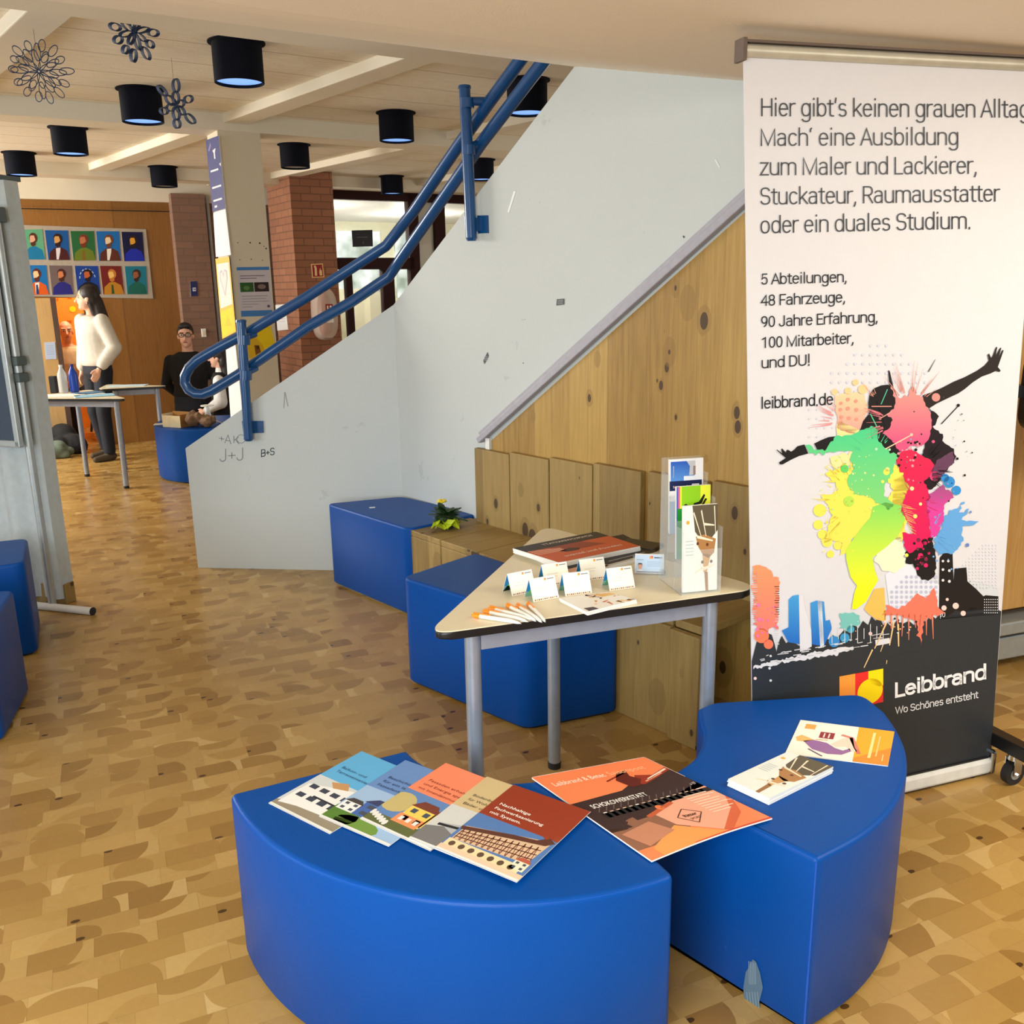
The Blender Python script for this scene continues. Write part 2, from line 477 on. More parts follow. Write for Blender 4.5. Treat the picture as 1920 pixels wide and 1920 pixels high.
def line_words(P, s, x0, y0, x1, y1, cap, stroke, col, down=True):
    """lettering from (x0, y0) to (x1, y1) along its baseline; down: rows run downwards"""
    adv = sum(GLYPH[c][0] for c in s) - 0.14
    sx = 1.0 / adv
    x = -0.07
    k = stroke * cap
    sg = -1 if down else 1
    for ch in s:
        a, strokes = GLYPH[ch]
        for st in strokes:
            pts = []
            for px, py in st:
                t = (x + px) * sx
                py = max(-0.3, min(1.08, py))
                hh = py if ch in ',.!' else (py * (1 - stroke) + stroke / 2 if py >= 0 else py)
                pts.append(Vector((x0 + (x1 - x0) * t, y0 + (y1 - y0) * t + sg * hh * cap)))
            n = len(pts)
            closed = (pts[0] - pts[-1]).length < 1e-4 * cap and n > 3
            if closed:
                pts = pts[:-1]; n -= 1
            L, R = [], []
            for i in range(n):
                pa = pts[i - 1] if (i > 0 or closed) else pts[i]; pb_ = pts[(i + 1) % n] if (i < n - 1 or closed) else pts[i]
                d1 = (pts[i] - pa); d2 = (pb_ - pts[i])
                d1 = d1.normalized() if d1.length > 1e-9 else d2.normalized(); d2 = d2.normalized() if d2.length > 1e-9 else d1
                t = (d1 + d2)
                t = t.normalized() if t.length > 0.2 else d1
                nn = Vector((-t.y, t.x)); q = max(0.45, nn.dot(Vector((-d1.y, d1.x))))
                w = k / 2 / q
                ext = Vector((0, 0))
                if not closed and i == 0: ext = -d2 * k * (0.5 if len(st) > 2 or True else 0) * 0.9
                if not closed and i == n - 1: ext = d1 * k * 0.45
                L.append(pts[i] + nn * w + ext); R.append(pts[i] - nn * w + ext)
            b = len(P.v)
            for p in L + R:
                P.v.append((p.x, p.y, P.layer)); P.c.append(col)
            for i in range(n if closed else n - 1):
                j = (i + 1) % n
                P.f.append((b + i, b + j, b + n + j)); P.f.append((b + i, b + n + j, b + n + i))
        x += a


# ------------------------------------------------------------------ mesh building
class MB:
    """collects shapes and links them as ONE mesh object"""
    def __init__(self):
        self.bm = bmesh.new()

    def box(self, c, s, rz=0.0, mat=0, bevel=0.0, rot=None, seg=2):
        m = Matrix.Translation(Vector(c)) @ (rot.to_4x4() if rot is not None else Matrix.Rotation(rz, 4, 'Z')) @ Matrix.Diagonal((s[0], s[1], s[2], 1))
        g = bmesh.ops.create_cube(self.bm, size=1.0, matrix=m)
        vs = g['verts']
        fs = {f for v in vs for f in v.link_faces}
        for f in fs:
            f.material_index = mat
        if bevel:
            es = list({e for v in vs for e in v.link_edges})
            bmesh.ops.bevel(self.bm, geom=es, offset=bevel, segments=seg, profile=0.5, affect='EDGES')
        return self

    def prism(self, pts, z0, z1, mat=0, bevel=0.0, seg=3, smooth=False, bottom=False):
        bm = self.bm
        a = [bm.verts.new((p[0], p[1], z0)) for p in pts]
        b = [bm.verts.new((p[0], p[1], z1)) for p in pts]
        n = len(pts)
        area = sum(pts[i][0] * pts[(i + 1) % n][1] - pts[(i + 1) % n][0] * pts[i][1] for i in range(n))
        if area < 0:
            a.reverse(); b.reverse()
        fs = [bm.faces.new(a[::-1]), bm.faces.new(b)]
        for i in range(n):
            fs.append(bm.faces.new((a[i], a[(i + 1) % n], b[(i + 1) % n], b[i])))
        for f in fs:
            f.material_index = mat
            f.smooth = smooth
        fs[0].smooth = fs[1].smooth = False
        if bevel:
            es = [e for e in fs[1].edges]
            if bottom:
                es += [e for e in fs[0].edges]
            r = bmesh.ops.bevel(bm, geom=es, offset=bevel, segments=seg, profile=0.5, affect='EDGES')
            for f in r['faces']:
                f.material_index = mat; f.smooth = smooth
        return self

    def slab(self, poly, nrm, mat=0):
        """closed plate: 3D polygon pushed along nrm"""
        bm = self.bm
        nv = Vector(nrm)
        a = [bm.verts.new(Vector(p)) for p in poly]
        b = [bm.verts.new(Vector(p) + nv) for p in poly]
        n = len(poly)
        fs = [bm.faces.new(a), bm.faces.new(b[::-1])]
        for i in range(n):
            fs.append(bm.faces.new((a[(i + 1) % n], a[i], b[i], b[(i + 1) % n])))
        for f in fs:
            f.material_index = mat
        bmesh.ops.recalc_face_normals(bm, faces=fs)
        return self

    def rings(self, rings, mat=0, cap=True, smooth=True, closed=False):
        bm = self.bm
        R = [[bm.verts.new(Vector(p)) for p in r] for r in rings]
        n = len(R[0])
        fs = []
        last = len(R) if closed else len(R) - 1
        for k in range(last):
            A, B = R[k], R[(k + 1) % len(R)]
            for i in range(n):
                fs.append(bm.faces.new((A[i], A[(i + 1) % n], B[(i + 1) % n], B[i])))
        if cap and not closed:
            fs.append(bm.faces.new(R[0][::-1])); fs.append(bm.faces.new(R[-1]))
        for f in fs:
            f.material_index = mat; f.smooth = smooth
        bmesh.ops.recalc_face_normals(bm, faces=fs)
        return self

    def tube(self, path, r, seg=12, mat=0, cap=True, smooth=True):
        P = [Vector(p) for p in path]
        rs = r if isinstance(r, (list, tuple)) else [r] * len(P)
        out = []
        up = None
        for i, p in enumerate(P):
            t = (P[min(i + 1, len(P) - 1)] - P[max(i - 1, 0)]).normalized()
            if up is None:
                up = t.orthogonal().normalized()
            up = (up - t * up.dot(t)).normalized()
            s = t.cross(up)
            out.append([p + (up * math.cos(a) + s * math.sin(a)) * rs[i] for a in [2 * math.pi * k / seg for k in range(seg)]])
        return self.rings(out, mat, cap, smooth)

    def lathe(self, c, prof, seg=24, mat=0, cap=True, smooth=True, sx=1.0, sy=1.0):
        c = Vector(c)
        return self.rings([[c + Vector((math.cos(2 * math.pi * k / seg) * r * sx, math.sin(2 * math.pi * k / seg) * r * sy, z)) for k in range(seg)] for r, z in prof], mat, cap, smooth)

    def ball(self, c, r, seg=16, mat=0, rot=None):
        r = (r, r, r) if isinstance(r, (int, float)) else r
        m = Matrix.Translation(Vector(c)) @ (rot.to_4x4() if rot is not None else Matrix.Identity(4)) @ Matrix.Diagonal((r[0], r[1], r[2], 1))
        g = bmesh.ops.create_uvsphere(self.bm, u_segments=seg, v_segments=max(6, seg // 2), radius=1.0, matrix=m)
        for f in {f for v in g['verts'] for f in v.link_faces}:
            f.material_index = mat; f.smooth = True
        return self

    def caps(self, p0, p1, r0, r1, seg=12, mat=0):
        """tapered round-ended limb"""
        p0, p1 = Vector(p0), Vector(p1)
        t = (p1 - p0).normalized()
        path, rad = [], []
        for a in (90, 60, 30, 0):
            path.append(p0 - t * r0 * math.sin(math.radians(a))); rad.append(max(0.0008, r0 * math.cos(math.radians(a))))
        for a in (0, 30, 60, 90):
            path.append(p1 + t * r1 * math.sin(math.radians(a))); rad.append(max(0.0008, r1 * math.cos(math.radians(a))))
        return self.tube(path, rad, seg, mat)

    def quad(self, a, b, c, d, mat=0):
        f = self.bm.faces.new([self.bm.verts.new(Vector(p)) for p in (a, b, c, d)])
        f.material_index = mat
        return self

    def build(self, name, mats, parent=None, M=None, uv=True, autosmooth=None):
        """M: the object's own matrix (its mesh is in that frame); without M the mesh is in world coordinates"""
        bm = self.bm
        bm.normal_update()
        if uv:
            L = bm.loops.layers.uv.new('UVMap')
            for f in bm.faces:
                n = f.normal
                k = max(range(3), key=lambda i: abs(n[i]))
                for lp in f.loops:
                    x, y, z = lp.vert.co
                    lp[L].uv = (y, z) if k == 0 else ((x, z) if k == 1 else (x, y))
        me = bpy.data.meshes.new(name)
        bm.to_mesh(me)
        bm.free()
        if any(p.use_smooth for p in me.polygons):
            me.set_sharp_from_angle(angle=math.radians(38))
        for m in (mats if isinstance(mats, (list, tuple)) else [mats]):
            me.materials.append(MT[m] if isinstance(m, str) else m)
        return link(name, me, parent, M)


def link(name, me, parent=None, M=None):
    o = bpy.data.objects.new(name, me)
    COL.objects.link(o)
    if M is not None:
        o.matrix_world = M
    if parent is not None:
        o.parent = parent
        o.matrix_parent_inverse = ROOTM[parent.name].inverted() if parent.name in ROOTM else Matrix.Identity(4)
    ROOTM[o.name] = M if M is not None else Matrix.Identity(4)
    return o


ROOTM = {}


def tag(o, label=None, cat=None, group=None, kind=None):
    if label: o['label'] = label
    if cat: o['category'] = cat
    if group: o['group'] = group
    if kind: o['kind'] = kind
    return o


def thing(name, label, cat, loc=(0, 0, 0), rz=0.0, group=None):
    o = bpy.data.objects.new(name, None)
    o.empty_display_size = 0.05
    COL.objects.link(o)
    m = Matrix.Translation(Vector(loc)) @ Matrix.Rotation(rz, 4, 'Z')
    o.matrix_world = m
    ROOTM[o.name] = m
    return tag(o, label, cat, group)


def struct(o):
    o['kind'] = 'structure'
    return o


def copy_tree(o, loc, rz, label):
    """a thing and each of its parts and sub-parts"""
    r = o.copy(); COL.objects.link(r)
    r.matrix_world = Matrix.Translation(Vector(loc)) @ Matrix.Rotation(rz, 4, 'Z')
    r['label'] = label
    for ch in [c for c in list(COL.objects) if c.parent == o]:
        c = ch.copy(); COL.objects.link(c); c.parent = r
        for g in [k for k in list(COL.objects) if k.parent == ch]:
            d = g.copy(); COL.objects.link(d); d.parent = c
    return r


def frame(origin, ang):
    return Matrix.Translation(Vector(origin)) @ Matrix.Rotation(ang, 4, 'Z')


def arc(c, r, a0, a1, n):
    return [(c[0] + r * math.cos(math.radians(a0 + (a1 - a0) * k / n)), c[1] + r * math.sin(math.radians(a0 + (a1 - a0) * k / n))) for k in range(n + 1)]


def rounded(pts, r, n=5):
    """a plan outline with its corners rounded"""
    out = []
    N_ = len(pts)
    for i in range(N_):
        p = Vector(pts[i][:2]); a = Vector(pts[i - 1][:2]); b = Vector(pts[(i + 1) % N_][:2])
        da, db = (a - p), (b - p)
        if da.length < 1e-6 or db.length < 1e-6 or da.normalized().dot(db.normalized()) < -0.86:
            out.append((p.x, p.y)); continue
        k = min(r, da.length * 0.45, db.length * 0.45)
        s, e = p + da.normalized() * k, p + db.normalized() * k
        for j in range(n + 1):
            t = j / n
            q = s * (1 - t) ** 2 + p * 2 * t * (1 - t) + e * t * t
            out.append((q.x, q.y))
    return out


# ------------------------------------------------------------------ printed matter: flat coloured shapes laid in thin layers on a sheet
_txt = {}


def text_geo(s, offset=0.0):
    key = (s, offset)
    if key not in _txt:
        cu = bpy.data.curves.new('lettering', 'FONT')
        cu.body = s; cu.size = 1.0; cu.resolution_u = 3; cu.offset = offset
        ob = bpy.data.objects.new('lettering', cu)
        COL.objects.link(ob)
        dg = bpy.context.evaluated_depsgraph_get()
        me = bpy.data.meshes.new_from_object(ob.evaluated_get(dg))
        vs = [(v.co.x, v.co.y) for v in me.vertices]
        fs = [tuple(p.vertices) for p in me.polygons]
        bpy.data.objects.remove(ob); bpy.data.curves.remove(cu); bpy.data.meshes.remove(me)
        _txt[key] = (vs, fs)
    return _txt[key]


class Print:
    def __init__(self):
        self.v, self.f, self.c = [], [], []       # (u, v, layer), tris, colour per vertex
        self.layer = 1

    def poly(self, pts, col):
        tri = tessellate_polygon([[Vector((p[0], p[1], 0)) for p in pts]])
        b = len(self.v)
        for p in pts:
            self.v.append((p[0], p[1], self.layer))
            self.c.append(col(p[0], p[1]) if callable(col) else col)
        for t in tri:
            self.f.append(tuple(b + i for i in t))

    def rect(self, u0, v0, u1, v1, col, n=1):
        for k in range(n):
            a, b = v0 + (v1 - v0) * k / n, v0 + (v1 - v0) * (k + 1) / n
            self.poly([(u0, a), (u1, a), (u1, b), (u0, b)], col)

    def circle(self, c, r, col, n=14, ry=None):
        ry = ry or r
        self.poly([(c[0] + r * math.cos(2 * math.pi * k / n), c[1] + ry * math.sin(2 * math.pi * k / n)) for k in range(n)], col)

    def line(self, a, b, w, col, w2=None):
        d = Vector((b[0] - a[0], b[1] - a[1]))
        if d.length < 1e-9:
            return
        nrm = Vector((-d.y, d.x)).normalized()
        w2 = w if w2 is None else w2
        self.poly([(a[0] + nrm.x * w / 2, a[1] + nrm.y * w / 2), (a[0] - nrm.x * w / 2, a[1] - nrm.y * w / 2),
                   (b[0] - nrm.x * w2 / 2, b[1] - nrm.y * w2 / 2), (b[0] + nrm.x * w2 / 2, b[1] + nrm.y * w2 / 2)], col)

    def text(self, s, a, b, cap, col, offset=0.0):
        """baseline from a to b (the words fill it), capital height cap"""
        vs, fs = text_geo(s, offset)
        x0 = min(v[0] for v in vs); x1 = max(v[0] for v in vs)
        a, b = Vector(a), Vector(b)
        ex = (b - a) / (x1 - x0)
        ey = Vector((-ex.y, ex.x)).normalized() * (cap / 0.727)
        base = len(self.v)
        for x, y in vs:
            p = a + ex * (x - x0) + ey * y
            self.v.append((p.x, p.y, self.layer)); self.c.append(col)
        for f in fs:
            self.f.append(tuple(base + i for i in f))

    def build(self, name, mapf, parent, cuts=0, eps=0.0004, cutsv=0, clip=False):
        bm = bmesh.new()
        cl = bm.verts.layers.float_color.new('vc')
        V = []
        for (u, v, k), c in zip(self.v, self.c):
            w = bm.verts.new((u, v, k)); w[cl] = c
            V.append(w)
        for f in self.f:
            try:
                bm.faces.new([V[i] for i in f])
            except ValueError:
                pass
        us = [p[0] for p in self.v]; vs = [p[1] for p in self.v]
        for n, ax, lo, hi in ((cuts, 0, min(us), max(us)), (cutsv, 1, min(vs), max(vs))):
            for k in range(1, n):
                t = lo + (hi - lo) * k / n
                co = (t, 0, 0) if ax == 0 else (0, t, 0)
                no = (1, 0, 0) if ax == 0 else (0, 1, 0)
                bmesh.ops.bisect_plane(bm, geom=bm.verts[:] + bm.edges[:] + bm.faces[:], plane_co=co, plane_no=no)
        if clip:
            for co, no in (((0.001, 0, 0), (-1, 0, 0)), ((0.999, 0, 0), (1, 0, 0)), ((0, 0.001, 0), (0, -1, 0)), ((0, 0.999, 0), (0, 1, 0))):
                bmesh.ops.bisect_plane(bm, geom=bm.verts[:] + bm.edges[:] + bm.faces[:], plane_co=co, plane_no=no, clear_outer=True)
        cols = []
        for f in bm.faces:
            for lp in f.loops:
                cols.append(tuple(lp.vert[cl]))
        for w in bm.verts:
            w.co = mapf(w.co.x, w.co.y, w.co.z * eps)
        bm.verts.layers.float_color.remove(cl)
        me = bpy.data.meshes.new(name)
        bm.to_mesh(me); bm.free()
        at = me.color_attributes.new('Col', 'FLOAT_COLOR', 'CORNER')
        for i, c in enumerate(cols):
            at.data[i].color = c
        me.materials.append(MT['print'])
        return link(name, me, parent, None)


def plane_map(o, eu, ev, en=None):
    o, eu, ev = Vector(o), Vector(eu), Vector(ev)
    en = en if en is not None else eu.cross(ev).normalized()
    return lambda u, v, h: o + eu * u + ev * v + en * h


# ================================================================== THE SETTING
A1 = math.radians(32.0)                         # the hall's long beams
U1 = Vector((math.cos(A1), math.sin(A1), 0)); N1 = Vector((-U1.y, U1.x, 0))
U2 = Vector((0.643, -0.766, 0)); NB = Vector((0.766, 0.643, 0))   # the stair flight towards the viewer
S0 = Vector((-1.88, 5.18, 0)); K0 = Vector((-0.62, 5.03, 0))
AD = (K0 - S0).normalized(); NA = Vector((-AD.y, AD.x, 0))        # first stair wall, normal away from the viewer
CEIL, BEAM = 2.78, 2.67


def wall_pt(px, py, which='B', off=0.0):
    """pixel on the stair wall planes; off > 0 stands in front of the wall"""
    if which == 'A':
        return onv(px, py, S0 - NA * off, NA)
    return onv(px, py, K0 - NB * off, NB)


# the floor, with the short flight down beside the far seats left open
WX0, WX1, WY0, WY1, WZ = -3.48, -2.05, 8.84, 9.78, -0.46
m = MB()
for x0, x1, y0, y1 in ((-20, 20, -14, WY0), (-20, 20, WY1, 26), (-20, WX0, WY0, WY1), (WX1, 20, WY0, WY1)):
    m.box(((x0 + x1) / 2, (y0 + y1) / 2, -0.05), (x1 - x0, y1 - y0, 0.1))
struct(m.build('floor', 'floor', M=Matrix.Identity(4)))
m = MB(); m.box(((WX0 + WX1) / 2, (WY0 + WY1) / 2, WZ - 0.05), (WX1 - WX0 + 0.2, WY1 - WY0 + 0.2, 0.1))
for x, w in ((WX1 - 0.15, 0.30), (WX1 - 0.40, 0.22)):
    m.box((x, (WY0 + WY1) / 2, WZ + (0.306 if w > 0.25 else 0.153) / 2), (w, WY1 - WY0, 0.306 if w > 0.25 else 0.153))
struct(m.build('floor_lower', 'floor', M=Matrix.Identity(4)))
m = MB()
for x in (WX0 - 0.02, WX1 + 0.02):
    m.box((x, (WY0 + WY1) / 2, WZ / 2 - 0.02), (0.04, WY1 - WY0 + 0.08, -WZ - 0.04))
for y in (WY0 - 0.02, WY1 + 0.02):
    m.box(((WX0 + WX1) / 2, y, WZ / 2 - 0.02), (WX1 - WX0, 0.04, -WZ - 0.04))
struct(m.build('wall_stairwell', 'stairwall', M=Matrix.Identity(4)))

# hall ceiling: boards running with the main beams
mc = MB(); mc.box((0, 0, 0.05), (24, 16, 0.1))
Mceil = frame((-2.0, 10.5, CEIL), A1)
struct(mc.build('ceiling', 'ceiling', M=Mceil))

# main beams (parallel to U1) and cross beams (parallel to U2)
def beam(n0, width, name='ceiling_beam', L=16.0, drop=CEIL - BEAM, mid=-2.0):
    b = MB(); b.box((0, width / 2, -drop / 2 + 0.02), (L, width, drop + 0.04), bevel=0.006)
    c = N1 * n0 + U1 * mid
    return struct(b.build(name, 'beam', M=frame((c.x, c.y, CEIL), A1)))


for n0, w in ((3.88, 0.42), (6.70, 0.27), (9.75, 0.30)):
    beam(n0, w)
for nb in (1.14, 2.82, 4.54, 6.2):
    b = MB(); b.box((0, 0.085, -0.015), (16.0, 0.17, 0.09), bevel=0.006)
    c = NB * nb - U2 * 6.0
    struct(b.build('ceiling_beam', 'white' if False else 'beam', M=frame((c.x, c.y, CEIL), math.atan2(U2.y, U2.x))))

# landing soffit over the near part: level over the viewer, rising a little towards its edge
SE = (U1.copy())
P2 = Vector((0.30, 3.94, 2.444))
ed = Vector((0.863, 0.506, 0)); en_ = Vector((0.506, -0.863, 0))
m = MB()
prof = [(-0.02, 2.447), (0.0, 2.444), (1.02, 2.205), (1.10, 2.195), (4.2, 2.195), (4.2, 2.5), (-0.02, 2.76)]
ringL, ringR = [], []
for t, z in prof:
    for ring, s in ((ringL, -5.5), (ringR, 3.6)):
        q = P2 + ed * s + en_ * t
        ring.append((q.x, q.y, z))
m.rings([ringL, ringR], smooth=False)
struct(m.build('ceiling_landing', 'soffit', M=Matrix.Identity(4)))

# stair wall: the first run, then the run that comes towards the viewer
m = MB()
zS, zK = 0.722, 1.512
m.slab([S0, K0 + Vector((0, 0, 0)), K0 + Vector((0, 0, zK)), S0 + Vector((0, 0, zS))], NA * 0.14)
wa = struct(m.build('wall_stair', 'stairwall', M=Matrix.Identity(4)))
m = MB()
E0 = K0 + U2 * 2.75
m.slab([K0, E0, E0 + Vector((0, 0, 3.4)), K0 + Vector((0, 0, zK)) + U2 * 2.75 + Vector((0, 0, 0.668 * 2.75)), K0 + Vector((0, 0, zK))], NB * 0.14)
wb = struct(m.build('wall_stair_upper', 'stairwall', M=Matrix.Identity(4)))

# marks on the stair wall
def wall_print(P, name, parent, which, off=0.001):
    return P.build(name, lambda u, v, h: wall_pt(u, v, which, off + h), parent)


P = Print()
g1, g2 = C(120, 126, 128), C(44, 48, 58)
for s, a, b, cap, c, w in (('+A', (411, 829), (432, 833), 17, g1, 0.07), ('K', (438, 831), (447, 833), 14, g1, 0.08), ('J+J', (413, 866), (456, 863), 24, g1, 0.06), ('B+S', (490, 857), (514, 853), 14, g2, 0.11)):
    line_words(P, s, a[0], a[1], b[0], b[1], cap, w, c)
for k in range(14):
    a = math.radians(20 + 320 * k / 14); b_ = math.radians(20 + 320 * (k + 1) / 14)
    P.line((452 + 8 * math.cos(a), 823 + 8 * math.sin(a)), (452 + 8 * math.cos(b_), 823 + 8 * math.sin(b_)), 1.0, g1)
P.line((534, 735), (532, 765), 1.5, C(150, 154, 154)); P.line((534, 735), (540, 762), 1.5, C(150, 154, 154))
wall_print(P, 'pencil_graffiti', wa, 'A')
P = Print()
P.line((965, 359), (953, 398), 4.0, C(232, 238, 240), 3.0)
P.line((1341, 299), (1349, 314), 3.0, C(226, 232, 234))
P.line((1281, 442), (1283, 446), 3.0, C(70, 74, 78))
P.line((978, 600), (986, 599), 1.2, C(170, 176, 178)); P.line((980, 681), (982, 681), 2.0, C(90, 94, 98))
wall_print(P, 'chalk_scuffs', wb, 'B')
for (pts, lab) in (([(1044, 561), (1058, 560), (1058, 571), (1043, 573)], 'small square dark printed sticker on the grey stair wall'),
                   ([(914, 660), (916, 668), (908, 683), (906, 676)], 'narrow torn dark sticker on the grey stair wall beside the trim')):
    P = Print()
    P.poly(pts, C(58, 62, 66)); P.layer = 2
    cx = sum(p[0] for p in pts) / 4; cy = sum(p[1] for p in pts) / 4
    for k in (-1, 0, 1):
        a = [(p[0] - cx) * 0.7 + cx for p in pts]
        P.line((min(a), cy + k * 3 + 0.5), (max(a), cy + k * 3 - 0.5), 1.1, C(150, 156, 158))
    tag(wall_print(P, 'sticker', None, 'B', 0.002), lab, 'sticker')

# knotty wood panelling under the flight, with its grey trim
MBf = frame(K0, math.atan2(U2.y, U2.x))        # local x along the flight wall, local y away from the viewer
def bs(px, py, off=0.0):
    q = wall_pt(px, py, 'B', off) - K0
    return q.dot(U2), q.z


a = bs(918, 824); b = bs(1393, 402)
sl = (b[1] - a[1]) / (b[0] - a[0])
m = MB()
m.slab([(a[0] + 0.03, -0.012, 0.0), (2.72, -0.012, 0.0), (2.72, -0.012, a[1] + sl * (2.72 - a[0])), (a[0] + 0.03, -0.012, a[1])], (0, 0.010, 0))
struct(m.build('wall_panel_wood', 'pine', M=MBf))
m = MB()
th = math.atan(sl)
L = math.hypot(2.75 - a[0], sl * (2.75 - a[0])) + 0.06
mid = (a[0] - 0.03 + (2.75 - a[0]) / 2, -0.02, a[1] + 0.008 + sl * (2.75 - a[0]) / 2)
m.box(mid, (L, 0.035, 0.030), rot=Matrix.Rotation(-th, 3, 'Y'), bevel=0.004)
m.box((mid[0], -0.012, mid[2] + 0.028), (L, 0.020, 0.028), rot=Matrix.Rotation(-th, 3, 'Y'), bevel=0.003)
struct(m.build('trim_1', 'trim', M=MBf))
m = MB(); m.box((a[0] + 0.008, -0.012, a[1] - 0.20), (0.030, 0.02, 0.42))
struct(m.build('trim_2', 'white', M=MBf))

# wooden wall behind the banner, with the skirting rail under it
WR = Vector((1.96, 3.50, 0)); WRD = Vector((0.946, 0.325, 0))
Mwr = frame(WR, math.atan2(WRD.y, WRD.x))
m = MB(); m.box((1.62, 0.05, 1.45), (5.0, 0.10, 2.36))
struct(m.build('wall_right', 'pine_right', M=Mwr))
m = MB(); m.box((1.62, 0.02, 0.20), (5.0, 0.12, 0.055), bevel=0.006); m.box((1.62, 0.04, 0.10), (5.0, 0.10, 0.10), bevel=0.006)
struct(m.build('baseboard_right', 'alu', M=Mwr))
m = MB(); m.box((1.62, 0.09, 0.16), (5.0, 0.02, 0.32))
struct(m.build('baseboard_right_backing', 'veneer', M=Mwr))

# white column under the first beam crossing
c0 = Vector((-1.98, 6.68, 0))
Mcol = frame(c0, A1)
m = MB(); m.box((0.15, 0.13, BEAM / 2 + 0.02), (0.30, 0.27, BEAM + 0.04), bevel=0.006)
col_ = struct(m.build('column', 'column', M=Mcol))
P = Print()
for (px, py, r) in ((469, 455, 1.6), (487, 456, 1.8), (446, 455, 1.1), (471, 486, 1.2), (450, 487, 1.0), (492, 488, 1.0), (499, 466, 1.6), (495, 462, 1.0)):
    P.circle((px, py), r, C(70, 52, 34), 8)
P.build('screw_holes', lambda u, v, h: onv(u, v, c0 - N1 * (0.0055 + h), N1), col_)

# far wall: oak veneer, the doorway in it, a beige band above
FW = Vector((-4.1, 9.9, 0)); FD = Vector((0.883, 0.469, 0)); FN = Vector((-FD.y, FD.x, 0))
AF = math.atan2(FD.y, FD.x)
Mfw = frame(FW, AF)                              # local x along the wall, local y away from the viewer


def fs_(px, py):
    q = onv(px, py, FW, FN) - FW
    return q.dot(FD), q.z


d0, d1 = fs_(112, 640)[0], fs_(165, 640)[0]      # the doorway
dz = 1.56
m = MB()
m.box(((-3.2 + d0) / 2, 0.05, 1.26), (d0 + 3.2, 0.10, 2.52))
m.box(((d1 + 0.57) / 2, 0.05, 1.26), (0.57 - d1, 0.10, 2.52))
m.box(((d0 + d1) / 2, 0.05, (dz + 2.52) / 2), (d1 - d0 + 0.002, 0.10, 2.52 - dz))
m.box((-1.3, -0.012, 2.44), (3.74, 0.025, 0.012))
struct(m.build('wall_far', 'veneer', M=Mfw))
m = MB(); m.box((-1.0, 0.02, 2.66), (6.0, 0.16, 0.28))
struct(m.build('wall_far_band', 'beam', M=Mfw))
m = MB(); m.box((-1.315, -0.006, 2.432), (3.77, 0.014, 0.012))
struct(m.build('trim_3', 'black', M=Mfw))
# door leaf in pale oak standing open against the wall, with its dark jamb
m = MB(); m.box((d0 - 0.27, -0.035, dz / 2 + 0.01), (0.46, 0.04, dz - 0.02))
door = struct(m.build('door_1', 'veneer_light', M=Mfw))
m = MB(); m.box((d0 - 0.015, -0.03, dz / 2), (0.05, 0.14, dz)); m.box((d1 + 0.02, -0.01, dz / 2), (0.04, 0.12, dz))
struct(m.build('trim_4', plain('dark_jamb', C(86, 66, 56), 0.5), M=Mfw))
# orange room behind the doorway
m = MB()
orange = plain('orange_wall_paint', C(236, 150, 44), 0.6)
m.box((d0 + 0.2, 1.6, 1.2), (2.6, 0.06, 2.4))
m.box((d0 - 1.05, 0.85, 1.2), (0.06, 1.5, 2.4)); m.box((d0 + 1.45, 0.85, 1.2), (0.06, 1.5, 2.4))
struct(m.build('wall_orange_room', orange, M=Mfw))
m = MB(); m.box((d0 + 0.2, 0.85, 2.42), (2.6, 1.56, 0.05))
struct(m.build('ceiling_orange_room', 'white', M=Mfw))
P = Print()
for k, (uu, vv) in enumerate(((0.05, 1.52), (0.20, 1.54), (0.02, 1.30), (0.16, 1.26), (0.27, 1.28))):
    P.rect(d0 + uu, vv, d0 + uu + 0.05, vv + 0.03, C(206, 104, 20))
P.circle((d0 + 0.24, 1.42), 0.035, C(248, 220, 20))
P.rect(d0 + 0.29, 0.7, d0 + 0.40, 1.2, C(236, 226, 190))
P.build('painted_marks', lambda u, v, h: Mfw @ Vector((u, 1.565 - h, v)), None)
struct(bpy.data.objects['painted_marks'])
pl = bpy.data.lights.new('orange_room_lamp', 'POINT'); pl.energy = 42; pl.color = (1.0, 0.86, 0.6); pl.shadow_soft_size = 0.2
po = bpy.data.objects.new('orange_room_lamp', pl); po.location = Mfw @ Vector((d0 + 0.45, 0.7, 2.2)); COL.objects.link(po)

# brown brick between the oak wall and the column, with a pale downpipe
m = MB(); m.box((0.57 + 0.17, -0.05, 1.30), (0.34, 0.30, 2.60)); m.box((1.05, 0.1, 1.30), (0.30, 0.30, 2.60)); m.box((1.7, 0.16, 1.38), (1.0, 0.2, 2.76))
struct(m.build('wall_brick_brown', 'brick_brown', M=Mfw))
m = MB(); m.tube([Mfw @ Vector((0.955, -0.09, 0.0)), Mfw @ Vector((0.955, -0.09, 2.60))], 0.018)
struct(m.build('trim_pipe', 'cloth'))

# red brick pier
R0 = Vector((-2.2, 9.75, 0))
m = MB(); m.box((0.23, 0.37, CEIL / 2), (0.46, 0.74, CEIL))
struct(m.build('wall_brick_pier', 'brick', M=frame(R0, A1)))

# glazed doors beyond the pier
G0 = R0 + U1 * 0.40 + N1 * 0.74
Mg = frame(G0, A1)


def gs(px, py):
    q = onv(px, py, G0, N1) - G0
    return q.dot(U1), q.z


